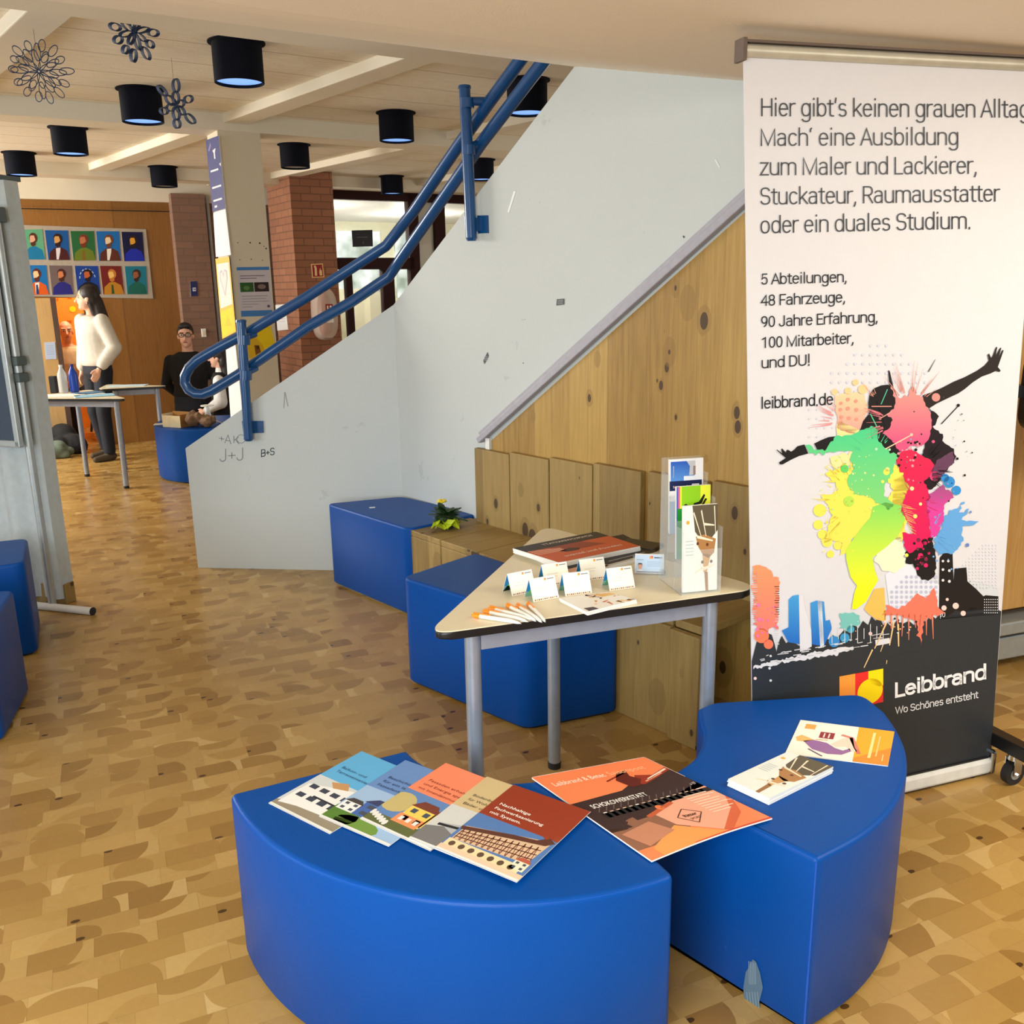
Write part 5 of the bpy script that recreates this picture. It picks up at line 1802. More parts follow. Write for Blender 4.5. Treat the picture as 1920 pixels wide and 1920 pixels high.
# postcard
f0p = bil(*[onz(x, y, 0.443) for x, y in ((1501, 1350), (1677, 1372), (1665, 1436), (1472, 1413))])
pc = thing('postcard', 'white and orange picture card with a leaping lizard drawing, behind the leaflet stack', 'card', f0p(0.5, 0.5))
fz = lambda u, v: Vector((f0p(u, v).x, f0p(u, v).y, 0.4408))
sheet('card', 'paper', fz, pc, 0.0022, 2)
P = Print()
P.rect(0, 0, 1, 1, C(244, 242, 230)); P.layer = 2
P.poly([(0.63, 0), (1, 0), (1, 1), (0.66, 1)], C(246, 172, 46)); P.layer = 3
P.poly([(0.66, 0.9), (1, 0.5), (1, 1), (0.66, 1)], C(242, 142, 52)); P.layer = 4
P.rect(0.08, 0.10, 0.19, 0.24, C(240, 170, 80)); P.rect(0.26, 0.28, 0.41, 0.46, C(150, 44, 52)); P.layer = 5
P.rect(0.30, 0.31, 0.315, 0.44, C(240, 226, 220)); P.rect(0.35, 0.31, 0.365, 0.44, C(240, 226, 220))
P.layer = 4
P.poly([(0.03, 0.52), (0.08, 0.44), (0.15, 0.48), (0.22, 0.54), (0.14, 0.62), (0.06, 0.62)], C(236, 186, 108))
P.poly([(0.12, 0.60), (0.22, 0.54), (0.36, 0.58), (0.46, 0.70), (0.54, 0.74), (0.60, 0.66), (0.62, 0.74), (0.54, 0.86), (0.40, 0.88), (0.24, 0.80)], C(150, 104, 160))
P.poly([(0.40, 0.60), (0.50, 0.40), (0.60, 0.34), (0.64, 0.60), (0.68, 0.72), (0.62, 0.74), (0.56, 0.62), (0.46, 0.66)], C(236, 214, 196))
P.line((0.48, 0.30), (0.60, 0.36), 0.05, C(216, 130, 120)); P.line((0.59, 0.36), (0.67, 0.66), 0.05, C(216, 130, 120)); P.line((0.67, 0.66), (0.70, 0.78), 0.04, C(206, 110, 104))
P.line((0.2, 0.8), (0.36, 0.96), 0.02, C(96, 70, 104)); P.line((0.24, 0.52), (0.36, 0.50), 0.02, C(200, 170, 110))
P.layer = 6
P.rect(0.79, 0.12, 0.82, 0.86, C(252, 224, 150)); P.rect(0.86, 0.2, 0.875, 0.8, C(250, 206, 130)); P.rect(0.93, 0.72, 0.938, 0.9, C(252, 230, 180))
P.build('card_print', page_map(fz, 0.0022), pc, eps=0.00015)

# ================================================================== THINGS ON THE CREAM TABLE
# two stacks of landscape magazines
def chocolate_art(P):
    P.rect(0, 0, 1, 1, C(206, 92, 48)); P.layer = 2
    P.rect(0, 0, 0.30, 1, C(38, 30, 30)); P.poly([(0.3, 0.35), (0.6, 0.2), (0.6, 0.62), (0.3, 0.75)], C(150, 60, 36)); P.layer = 3
    for k in range(4):
        P.line((0.30 + 0.07 * k, 0.98), (0.42 + 0.04 * k, 0.66), 0.03, C(236, 176, 150))
    P.poly([(0.48, 0.60), (0.56, 0.50), (0.64, 0.56), (0.62, 0.70), (0.54, 0.74)], C(64, 30, 22))
    P.layer = 4
    for k, (s, u, w) in enumerate((('SCHOKOWERKSTATT', 0.16, 0.6), ('Leibbrand & Betec Saisonpost', 0.82, 0.7))):
        vs, fs = text_geo(s, 0.01)
        a = min(v[0] for v in vs); b = max(v[0] for v in vs); base = len(P.v)
        for x, y in vs:
            P.v.append((u - y * 0.10, 0.12 + (x - a) / (b - a) * w, 4)); P.c.append(C(240, 226, 214))
        for ff in fs:
            P.f.append(tuple(base + i for i in ff))


stack('magazine', ('uppermost chocolate-brown and orange magazine of the stack on the cream table', 'lower magazine of the stack on the cream table, only its pale edge showing'), 'magazine',
      [(1118, 997), (1201, 1024), (1049, 1055), (962, 1028)], 0.773, 4, 0.004, chocolate_art, 'magazines on the cream table')


def dark_art(P):
    P.rect(0, 0, 1, 1, C(30, 26, 28)); P.layer = 2
    P.poly([(0.8, 0.62), (1, 0.62), (1, 1), (0.8, 1)], C(226, 170, 130)); P.rect(0.86, 0.12, 0.875, 0.55, C(200, 196, 190)); P.rect(0.96, 0, 1, 1, C(210, 206, 200))


stack('magazine', ('black-covered magazine lying under the orange stack, sticking out to its front', 'magazine at the very bottom of the table stack'), 'magazine',
      [(1168, 1002), (1236, 1036), (1078, 1078), (988, 1036)], 0.7605, 3, 0.004, dark_art, 'magazines on the cream table')
q = onz(1205, 1027, 0.776)
m = MB(); m.box((q.x, q.y + 0.05, 0.768), (0.13, 0.09, 0.015), rz=-0.6, bevel=0.004)
tag(m.build('wallet', 'black'), 'flat black pouch lying behind the business card holder', 'pouch')

# flyers in a low pile at the front edge
def leaf_art(P):
    P.rect(0, 0, 1, 1, C(240, 238, 230)); P.layer = 2
    g = random.Random(3)
    for k in range(22):
        c = (C(214, 150, 70), C(120, 66, 40), C(232, 178, 96), C(196, 100, 60), C(60, 44, 40))[k % 5]
        a = (g.uniform(0.30, 0.98), g.uniform(0.02, 0.9)); P.line(a, (a[0] + g.uniform(-0.2, 0.2), a[1] + g.uniform(-0.1, 0.25)), 0.06, c, 0.02)
    P.layer = 3
    P.poly([(0.62, 0.05), (0.98, 0.10), (1, 0.30), (0.7, 0.34)], C(232, 184, 106)); P.poly([(0.05, 0.80), (0.22, 0.84), (0.24, 1.0), (0.05, 1.0)], C(70, 56, 60))


stack('leaflet', ('topmost flyer with autumn leaf picture in the low pile beside the pens', 'white-edged flyer in the low pile beside the pens, under the topmost'), 'leaflet',
      [(1049, 1121), (1141, 1110), (1194, 1124), (1101, 1147)], 0.7605, 5, 0.0022, leaf_art, 'flyer pile beside the pens')

# tent cards
def make_tent():
    t = thing('tent_card', '', 'card', (0, 0, 0), 0, 'folded sample cards on the cream table')
    W_, HH, D2 = 0.080, 0.058, 0.026
    m = MB()
    for s in (-1, 1):
        m.slab([(0, s * D2, 0), (W_, s * D2, 0), (W_, 0, HH), (0, 0, HH)], Vector((0, s * 0.0006, 0.0003)))
    o = m.build('card', 'paper', t, M=Matrix.Identity(4))
    P = Print()
    P.rect(0.02, 0.02, 0.98, 0.98, C(246, 244, 232)); P.layer = 2
    P.rect(0.56, 0.84, 0.64, 0.94, C(240, 176, 50)); P.layer = 3
    P.rect(0.60, 0.88, 0.64, 0.94, C(226, 90, 50)); P.rect(0.68, 0.87, 0.94, 0.91, C(120, 122, 126))
    P.rect(0.16, 0.52, 0.60, 0.545, C(206, 210, 206)); P.rect(0.16, 0.40, 0.55, 0.425, C(206, 210, 206))
    for k in range(12):
        P.rect(0.06 + k * 0.075, 0.03, 0.06 + k * 0.075 + 0.05, 0.085, (C(150, 96, 60), C(210, 160, 80), C(120, 70, 50))[k % 3])
    n = Vector((0, -HH, D2)).normalized()
    P.build('card_print', lambda u, v, h: Vector((u * W_, -D2 * (1 - v), HH * v)) + n * (0.0009 + h), t, eps=0.0001)
    # printed inner side, seen from the open left end
    P = Print()
    P.rect(0.0, 0.0, 1, 1, C(36, 134, 202)); P.layer = 2
    P.poly([(0, 0), (0.5, 0), (0.5, 0.7), (0.2, 0.5)], C(110, 196, 76)); P.poly([(0.0, 0), (1, 0), (1, 0.2), (0, 0.3)], C(130, 178, 176))
    P.build('inner_print', lambda u, v, h: Vector((u * W_, D2 * (1 - v), HH * v)) - n * 0 + Vector((0, -0.0009 - h, -0.0004)), t, eps=0.0001)
    return t


tent = make_tent()
spots = [((960, 1118), 'folded sample card nearest the left table edge'), ((1000, 1129), 'folded sample card just behind the fan of pens'), ((1060, 1118), 'folded sample card standing right behind the flyer pile, in the front row'),
         ((1143, 1108), 'folded sample card at the right end of the front row, beside the leaflet holder'), ((1022, 1100), 'folded sample card in the back row, left one'), ((1092, 1090), 'folded sample card in the back row, right one before the magazines')]
for i, ((px, py), lab) in enumerate(spots):
    q = onz(px, py, TH)
    a = math.radians((30, 26, 17, 19, 22, 20)[i])
    off = Vector((-math.sin(a), math.cos(a), 0)) * 0.026
    o = tent if i == 0 else copy_tree(tent, q + off, a, lab)
    if i == 0:
        o['label'] = lab
for o, ((px, py), lab) in ((tent, spots[0]),):
    q = onz(px, py, TH); a = math.radians(30)
    o.matrix_world = Matrix.Translation(q + Vector((-math.sin(a), math.cos(a), 0)) * 0.026) @ Matrix.Rotation(a, 4, 'Z')

# pens
def make_pen():
    t = thing('pen', '', 'pen', (0, 0, 0), 0, 'white pens with orange ends')
    m = MB(); m.tube([(0.024, 0, 0.006), (0.11, 0, 0.006), (0.132, 0, 0.0045), (0.140, 0, 0.0030)], [0.0058, 0.0058, 0.0040, 0.0012], 12)
    m.build('barrel', plain('white_pen_plastic', C(240, 240, 234), 0.25, var=0.01), t, M=Matrix.Identity(4))
    org = plain('orange_pen_plastic', C(246, 146, 34), 0.3)
    m = MB(); m.tube([(0.006, 0, 0.006), (0.024, 0, 0.006)], 0.0062, 12); m.tube([(0.0, 0, 0.006), (0.006, 0, 0.006)], 0.003, 8); m.box((0.030, 0, 0.0135), (0.05, 0.004, 0.0018))
    m.build('clip_cap', org, t, M=Matrix.Identity(4))
    m = MB(); m.tube([(0.139, 0, 0.003), (0.1435, 0, 0.0026)], [0.0012, 0.0006], 8)
    m.build('tip', 'steel', t, M=Matrix.Identity(4))
    return t


pen = make_pen()
plab = ['white pen lowest in the fan, nearest the table edge', 'white pen second in the fan', 'white pen third in the fan, half under its neighbour', 'white pen fourth in the fan with fat orange end', 'white pen fifth in the fan', 'white pen at the far right end of the fan']
c2 = lambda x, y: (820 + x / 4.8, 980 + y / 4.8)
ends = [((310, 832), (850, 915)), ((408, 797), (858, 893)), ((462, 768), (842, 866)), ((620, 742), (918, 896)), ((712, 742), (932, 884)), ((812, 728), (968, 882))]
for i, (a, b) in enumerate(ends):
    p0, p1 = onz(*c2(*a), TH + 0.006), onz(*c2(*b), TH + 0.006)
    d = p1 - p0
    o = pen if i == 0 else copy_tree(pen, (0, 0, 0), 0, plab[i])
    sc = min(1.0, max(0.8, d.length / 0.1435))
    o.matrix_world = Matrix.Translation((p0.x, p0.y, TH + 0.0004)) @ Matrix.Rotation(math.atan2(d.y, d.x), 4, 'Z')
    o['label'] = plab[i]

# tiered clear leaflet holder
h0 = onz(1277, 1117, TH); h1 = onz(1352, 1108, TH)
hang = math.atan2(h1.y - h0.y, h1.x - h0.x) - 0.05
Mh = frame((h0.x, h0.y, TH), hang)
HW = 0.118
lh = thing('leaflet_holder', 'clear acrylic leaflet holder with three tiers on the right end of the cream table', 'leaflet holder', (h0.x, h0.y, TH), hang)
TI = [(0.0, 0.003, 0.125), (0.052, 0.085, 0.24), (0.104, 0.145, 0.31)]      # depth, floor height, front height per tier
m = MB()
t_ = 0.0025
for k, (y, zf, zfr) in enumerate(TI):
    front_top = zf + (0.125 if k == 0 else 0.115)
    z0_ = 0.0 if k == 0 else zf - 0.05
    m.box((HW / 2, y, (z0_ + front_top) / 2), (HW, t_, front_top - z0_))
    m.box((HW / 2, y + 0.026, max(zf, t_ / 2)), (HW, 0.050, t_))
    for x in (t_ / 2, HW - t_ / 2):
        m.box((x, y + 0.026, (front_top + 0.06) / 2), (t_, 0.052, front_top + 0.06))
m.box((HW / 2, 0.158, 0.18), (HW, t_, 0.36))
m.build('clear_tray', 'acrylic', lh, M=Mh)


def tri_flyer(y, z, hgt, art, label, n, lean=0.06):
    for k in range(n):
        yy = y + k * 0.0032
        f = lambda u, v, yy=yy: Mh @ Vector((0.008 + (HW - 0.016) * u, yy + (1 - v) * hgt * lean, z + (1 - v) * hgt))
        t = thing('leaflet', label[0] if k == 0 else label[1], 'leaflet', f(0.5, 0.95), 0, label[2])
        nrm = Mh.to_3x3() @ Vector((0, -1, lean))
        mm = MB(); mm.slab([f(0, 0), f(1, 0), f(1, 1), f(0, 1)], -nrm * 0.0022)
        mm.build('pages', 'paper', t)
        if k == 0:
            P = Print(); art(P)
            P.build('cover_print', lambda u, v, h: f(u, v) + nrm * (0.0006 + h), t, eps=0.00015)


def green_art(P):
    P.rect(0, 0, 1, 1, C(140, 200, 30)); P.layer = 2
    P.rect(0.70, 0, 1, 0.5, C(228, 236, 60)); P.rect(0, 0, 0.05, 1, C(70, 90, 190)); P.rect(0.05, 0, 0.10, 1, C(236, 100, 120)); P.rect(0.10, 0, 0.15, 1, C(240, 232, 60)); P.layer = 3
    P.rect(0.02, 0.30, 1, 1, C(30, 140, 50)); P.layer = 4
    P.poly([(0.5, 0.24), (0.66, 0.22), (0.80, 0.12), (0.84, 0.14), (0.74, 0.25), (0.5, 0.27)], C(20, 22, 20)); P.poly([(0.74, 0.26), (0.84, 0.18), (0.9, 0.19), (0.8, 0.27)], C(20, 22, 20)); P.circle((0.27, 0.26), 0.05, C(20, 22, 20), 8, 0.02)


def blue_art(P):
    P.rect(0, 0, 1, 1, C(242, 242, 244)); P.layer = 2
    P.rect(0.03, 0.03, 0.74, 0.29, grad(0.03, C(40, 92, 190), 0.3, C(90, 150, 220)))
    P.rect(0.10, 0.09, 0.13, 0.25, C(236, 240, 246)); P.layer = 3
    P.poly([(0.50, 0.03), (0.76, 0.03), (0.76, 0.22), (0.58, 0.22), (0.60, 0.10)], C(196, 200, 206)); P.poly([(0.70, 0.10), (0.77, 0.10), (0.77, 0.22), (0.70, 0.22)], C(206, 150, 120)); P.rect(0.42, 0.23, 0.78, 0.29, C(236, 240, 246))
    P.rect(0, 0.29, 0.96, 0.42, C(22, 34, 80)); P.layer = 4
    P.rect(0.66, 0.34, 0.88, 0.46, C(236, 238, 240))
    page_text(P, 'Stuckateur/in', 0.10, 0.385, 0.48, 0.035, C(236, 196, 180))
    P.layer = 5
    P.line((0.72, 0.42), (0.76, 0.37), 0.01, C(120, 124, 130)); P.line((0.76, 0.37), (0.81, 0.42), 0.01, C(120, 124, 130)); P.rect(0.735, 0.42, 0.79, 0.44, C(150, 154, 160))
    for x in (0.36, 0.70):
        P.circle((x, 0.50), 0.06, C(222, 178, 152), 12, 0.035); P.layer = 6
        P.poly([(x - 0.06, 0.49), (x - 0.03, 0.455), (x + 0.03, 0.455), (x + 0.06, 0.49), (x + 0.03, 0.475), (x - 0.03, 0.475)], C(40, 30, 28)); P.layer = 5
    P.rect(0, 0.56, 1, 1, C(150, 176, 206))


tri_flyer(0.006, 0.006, 0.243, leaflet_art, ('leaflet with bare branch picture in the front tier of the clear holder', 'leaflet behind the branch picture in the front tier of the holder', 'leaflets in the front tier'), 3)
tri_flyer(0.057, 0.088, 0.205, green_art, ('lime green leaflet in the middle tier of the clear holder', 'leaflet behind the lime green one in the middle tier of the holder', 'leaflets in the middle tier'), 3)
tri_flyer(0.109, 0.148, 0.212, blue_art, ('blue and white leaflet in the top tier of the clear holder', 'leaflet behind the blue and white one in the top tier of the holder', 'leaflets in the top tier'), 3)

# business card holder with a card
q0 = onz(1187, 1077, TH); q1 = onz(1250, 1079, TH)
ba = math.atan2(q1.y - q0.y, q1.x - q0.x)
Mbc = frame((q0.x, q0.y, TH), ba)
bh = thing('business_card_holder', 'small clear business card stand beside the leaflet holder', 'card holder', (q0.x, q0.y, TH), ba)
m = MB(); m.box((0.047, 0.018, 0.0015), (0.098, 0.045, 0.003)); m.box((0.047, -0.003, 0.010), (0.098, 0.003, 0.018)); m.box((0.047, 0.030, 0.025), (0.098, 0.003, 0.048))
m.build('clear_tray', 'acrylic', bh, M=Mbc)
for k in range(4):
    f = lambda u, v, k=k: Mbc @ Vector((0.005 + 0.085 * u, 0.003 + k * 0.003 + (1 - v) * 0.012, 0.004 + (1 - v) * 0.054))
    t = thing('business_card', 'front pale blue business card with a small portrait, in the clear stand' if k == 0 else 'business card stacked behind the front one in the clear stand', 'card', f(0.5, 1), 0, 'business cards in the stand')
    nrm = (Mbc.to_3x3() @ Vector((0, -1, 0.2))).normalized()
    mm = MB(); mm.slab([f(0, 0), f(1, 0), f(1, 1), f(0, 1)], -nrm * 0.001)
    mm.build('card', 'paper', t)
    if k == 0:
        P = Print(); P.rect(0.02, 0.02, 0.98, 0.98, C(186, 208, 232)); P.layer = 2
        P.rect(0.5, 0.06, 0.62, 0.22, C(236, 150, 50)); P.layer = 3; P.rect(0.56, 0.06, 0.62, 0.15, C(216, 60, 44)); P.rect(0.66, 0.12, 0.94, 0.18, C(60, 62, 70)); P.rect(0.06, 0.26, 0.3, 0.29, C(130, 150, 176))
        for j in range(4):
            P.rect(0.42, 0.36 + j * 0.08, 0.9, 0.385 + j * 0.08, C(150, 172, 200))
        P.rect(0.06, 0.90, 0.96, 0.96, C(110, 90, 110)); P.circle((0.18, 0.64), 0.075, C(206, 150, 124), 12, 0.15); P.layer = 4; P.poly([(0.09, 0.62), (0.12, 0.46), (0.24, 0.46), (0.27, 0.62), (0.23, 0.53), (0.13, 0.53)], C(44, 34, 32)); P.poly([(0.08, 0.88), (0.13, 0.80), (0.23, 0.80), (0.30, 0.88)], C(232, 232, 236))
        P.build('card_print', lambda u, v, h: f(u, v) + nrm * (0.0005 + h), t, eps=0.00012)


# ================================================================== BLUE STAIR HANDRAIL
def ra(px, py, off=-0.03):
    return wall_pt(px, py, 'A', off)


def rb(px, py, off=-0.03):
    return wall_pt(px, py, 'B', off)


hr = thing('handrail', 'blue tubular double handrail with looped end on the grey stair wall', 'handrail', K0)
kU, kL = (ra(724, 461) + rb(724, 461)) / 2, (ra(729, 519) + rb(729, 519)) / 2
upper = [ra(572, 559), ra(467, 622), ra(421, 646)]
loop = [ra(*p) for p in ((392, 662), (370, 675), (355, 689), (347, 705), (347, 719), (354, 731), (366, 738), (381, 739), (398, 732))]
lower = [ra(446, 703), ra(581, 610), ra(659, 566)]
m = MB(); m.tube([rb(1046, 20), rb(978, 110), rb(920, 188), rb(860, 272), rb(777, 394), kU] + upper + loop + lower + [kL, rb(751, 486), rb(860, 330), rb(904, 266), rb(1020, 114), rb(1080, 28)], 0.029, 14)
m.build('rail', 'rail', hr)
for (top, bot, wh, stubs, br) in (((452, 604), (466, 822), 'A', (((458, 634), (478, 626)), ((461, 700), (480, 690))), ((455, 789), (494, 789), (495, 811), (458, 812))),
                                  ((((871, 166), (884, 446), 'B', (((876, 190), (912, 190)), ((878, 278), (900, 268))), ((874, 405), (916, 404), (917, 437), (877, 439)))))):
    f = (lambda x, y, o: wall_pt(x, y, wh, o))
    m = MB(); m.tube([f(top[0], top[1], 0.045), f(bot[0], bot[1], 0.045)], 0.026, 16)
    p = m.build('post', 'rail', hr)
    m = MB(); a = f(top[0], top[1], 0.045); m.tube([a, a + Vector((0, 0, 0.012)), a + Vector((0, 0, 0.016))], [0.030, 0.028, 0.012], 16)
    bq_ = f(bot[0], bot[1], 0.045); m.tube([bq_ - Vector((0, 0, 0.014)), bq_], [0.020, 0.028], 16)
    m.build('cap', 'rail', p)
    for s in stubs:
        m = MB(); m.tube([f(s[0][0], s[0][1], 0.045), f(s[1][0], s[1][1], -0.03)], 0.019, 12)
        m.tube([f(s[0][0], s[0][1] - 6, 0.045), f(s[0][0], s[0][1] + 12, 0.045)], 0.032, 14)
        m.build('stub', 'rail', p)
    m = MB(); nrm = NA if wh == 'A' else NB
    m.slab([f(x, y, 0.0) for x, y in br], -nrm * 0.012)
    m.box(f((br[0][0] + br[1][0]) / 2 - 8, (br[0][1] + br[2][1]) / 2, 0.028), (0.05, 0.05, 0.06), rz=math.atan2(nrm.y, nrm.x) - 1.57)
    m.build('bracket', 'rail', p)

# ================================================================== CEILING LAMPS
def make_lamp(glow):
    t = thing('ceiling_lamp', '', 'lamp', (0, 0, 0), 0, 'black cylinder ceiling lamps')
    m = MB(); m.lathe((0, 0, 0), [(0.138, 0.0), (0.138, -0.006), (0.118, -0.009)], 32)
    m.build('flange', 'lamp_black', t, M=Matrix.Identity(4))
    m = MB(); m.rings([[Vector((r * math.cos(2 * math.pi * k / 36), r * math.sin(2 * math.pi * k / 36), z)) for k in range(36)] for r, z in ((0.120, 0.0), (0.120, -0.185), (0.116, -0.187), (0.114, -0.180), (0.114, -0.010))], cap=False)
    m.build('body', 'lamp_black', t, M=Matrix.Identity(4))
    m = MB(); m.lathe((0, 0, 0), [(0.113, -0.166), (0.113, -0.172), (0.06, -0.174)], 32)
    m.build('diffuser', glow, t, M=Matrix.Identity(4))
    return t


lp = make_lamp('lamp_glow'); lp2 = make_lamp('lamp_off')
lamps = [((443, 79), CEIL, 'largest black cylinder lamp, nearest the landing edge, glowing blue below', lp), ((262, 167), CEIL, 'black cylinder lamp beside the small navy paper star', lp), ((127, 239), CEIL, 'black cylinder lamp left of the column, between the two beams', lp),
         ((35, 286), CEIL, 'leftmost black cylinder lamp, above the cloth partition', lp), ((742, 211), CEIL, 'black cylinder lamp hanging left of the rising blue handrail', lp), ((551, 271), CEIL, 'black cylinder lamp just right of the column before the brick pier', lp2),
         (None, CEIL, 'small far black lamp hanging in front of the oak wall', lp2), ((734, 330), CEIL, 'small far black lamp in front of the red-framed glazing', lp), ((902, 299), CEIL, 'black lamp half hidden behind the upper handrail post', lp), ((988, 150), CEIL, 'black lamp seen between the two upper handrails under the landing', lp)]
used = set()
for px, z, lab, proto in lamps:
    if px is None:
        p = Vector((-3.33, 9.36, CEIL))
    else:
        p = onz(px[0], px[1], z)
    if proto.name in used:
        copy_tree(proto, p, 0, lab)
    else:
        used.add(proto.name); proto['label'] = lab
        first = (proto, p)
        proto['_at'] = [p.x, p.y, p.z]
for pr in (lp, lp2):
    pr.matrix_world = Matrix.Translation(Vector(pr['_at'])); del pr['_at']

# ================================================================== PAPER STARS on threads
def star(px, py, y, size, petals, layers, label, tilt, seed):
    c = aty(px, py, y)
    g = random.Random(seed)
    t = thing('paper_star', label, 'paper star', c, 0, 'paper loop stars hanging from the ceiling')
    navy = plain('navy_paper', C(34, 56, 92), 0.7, var=0.3, scale=50)
    R = Euler(tilt).to_matrix()
    m = MB()
    for ly, (r0, r1, w, n, ph) in enumerate(layers):
        for k in range(n):
            a = 2 * math.pi * k / n + ph + g.uniform(-0.06, 0.06)
            d = Vector((math.cos(a), 0, math.sin(a))); s = Vector((-math.sin(a), 0, math.cos(a)))
            ln = r1 * g.uniform(0.86, 1.1)
            tw = g.uniform(-0.25, 0.25)
            A, B = [], []
            for q in range(19):
                th_ = 2 * math.pi * q / 18
                u = r0 + (ln - r0) * (0.5 - 0.5 * math.cos(th_)); v = w * math.sin(th_)
                p = (d * u + s * v) * size
                A.append(c + R @ (p + Vector((0, -0.011 + tw * v * size, 0)))); B.append(c + R @ (p + Vector((0, 0.011 + tw * v * size, 0))))
            for q in range(18):
                m.quad(A[q], A[q + 1], B[q + 1], B[q])
    o = m.build('paper_loops', navy, t)
    sol = o.modifiers.new('thick', 'SOLIDIFY'); sol.thickness = 0.0030
    m = MB(); m.tube([c + Vector((0, 0, size * 0.2)), Vector((c.x, c.y, CEIL))], 0.0008, 5)
    m.build('thread', 'black', t)


star(73, 134, 4.35, 0.20, 12, ((0.02, 0.40, 0.075, 10, 0.1), (0.20, 0.52, 0.07, 12, 0.25), (0.40, 0.66, 0.075, 14, 0.3)), 'large many-petalled blue paper star at far left under the ceiling', (0.15, 0.25, 0.5), 3)
star(252, 60, 4.35, 0.205, 12, ((0.02, 0.34, 0.06, 8, 0.2), (0.32, 0.58, 0.08, 11, 0.0)), 'loose blue paper star above and right of the large one', (0.3, -0.2, 0.9), 8)
star(330, 198, 5.15, 0.19, 8, ((0.02, 0.36, 0.10, 6, 1.57), (0.34, 0.66, 0.10, 6, 1.57)), 'small dense navy paper star beside the black lamp', (0.0, 0.10, 1.0), 5)

# ================================================================== SIGNS AND POSTERS
def flat(name, label, cat, quad, fpt, art, group=None, thick=0.004, nrm=None, back='paper', cuts=0):
    """a flat sheet or plate whose corners (top left, top right, bottom right, bottom left) are pixels on a real surface"""
    pts = [fpt(x, y, 0.0015) for x, y in quad]
    t = thing(name, label, cat, sum(pts, Vector()) / 4, 0, group)
    m = MB(); m.slab(pts, nrm * thick)
    m.build('sheet', back, t)
    b = bil(*[fpt(x, y, 0.0015) + nrm * (thick + 0.0006) for x, y in quad])
    P = Print(); art(P)
    P.build('printed_face', lambda u, v, h: b(u, v) + nrm * h, t, cuts=cuts, clip=True)
    return t


col_side = lambda x, y, o=0.0: onv(x, y, c0 - U1 * o, U1)
col_front = lambda x, y, o=0.0: onv(x, y, c0 - N1 * (o + 0.0), N1)
pier_side = lambda x, y, o=0.0: onv(x, y, R0 - U1 * o, U1)
pier_front = lambda x, y, o=0.0: onv(x, y, R0 - N1 * o, N1)
fw_pt = lambda x, y, o=0.0: onv(x, y, FW - FN * o, FN)
bb_pt = lambda x, y, o=0.0: onv(x, y, FW - FN * (o + 0.20), FN)
gl_pt = lambda x, y, o=0.0: onv(x, y, G0 - N1 * (o + 0.01), N1)


def a_bluesign(P):
    P.rect(0, 0, 1, 1, C(54, 66, 128)); P.layer = 2
    w = C(226, 230, 240)
    P.poly([(0.44, 0.17), (0.70, 0.15), (0.62, 0.21), (0.62, 0.29), (0.52, 0.29), (0.52, 0.21)], w); P.poly([(0.12, 0.15), (0.34, 0.05), (0.38, 0.10), (0.2, 0.17)], C(140, 130, 176))
    for v, ww in ((0.44, 0.6), (0.67, 0.7), (0.85, 0.66)):
        P.rect(0.15, v - 0.012, 0.15 + ww, v + 0.014, w)
    P.rect(0.2, 0.92, 0.4, 0.95, w); P.poly([(0.86, 0.38), (0.97, 0.36), (0.97, 0.42)], w)


flat('direction_sign', 'tall narrow blue direction sign high on the side of the cream column', 'sign', [(387, 263), (411, 254), (424, 391), (400, 398)], col_side, a_bluesign, nrm=-U1)


def a_litside(P):
    P.rect(0, 0, 1, 1, C(240, 244, 248))  # brightness of the lit column side, put into the colour of a sheet


flat('lit_side_panel', 'added white panel standing for light on the column side, below the blue direction sign', 'panel', [(401, 399), (424, 392), (434, 478), (406, 482)], col_side, a_litside, nrm=-U1)
flat('lit_side_panel', 'added white panel standing for light at the foot of the column side, behind the handrail loop', 'panel', [(424, 648), (441, 632), (456, 770), (434, 788)], col_side, a_litside, nrm=-U1)


def a_heart(P):
    P.rect(0, 0, 1, 1, C(240, 196, 84)); P.layer = 2
    P.rect(0.08, 0.07, 0.92, 0.62, C(238, 234, 226)); P.layer = 3
    P.poly([(0.5, 0.50), (0.22, 0.26), (0.24, 0.17), (0.40, 0.15), (0.5, 0.21), (0.60, 0.15), (0.76, 0.17), (0.78, 0.26)], C(196, 186, 196)); P.layer = 4
    P.poly([(0.5, 0.46), (0.28, 0.26), (0.30, 0.19), (0.41, 0.175), (0.5, 0.235), (0.59, 0.175), (0.70, 0.19), (0.72, 0.26)], C(232, 226, 224)); P.layer = 3
    P.rect(0.05, 0.66, 0.96, 0.98, C(246, 214, 40)); P.layer = 4
    P.poly([(0.3, 0.86), (0.5, 0.74), (0.8, 0.90)], C(238, 200, 50))


flat('heart_poster', 'yellow poster with a grey heart on white, on the side of the column', 'poster', [(405, 485), (431, 481), (444, 622), (418, 636)], col_side, a_heart, nrm=-U1, back='navy_card')


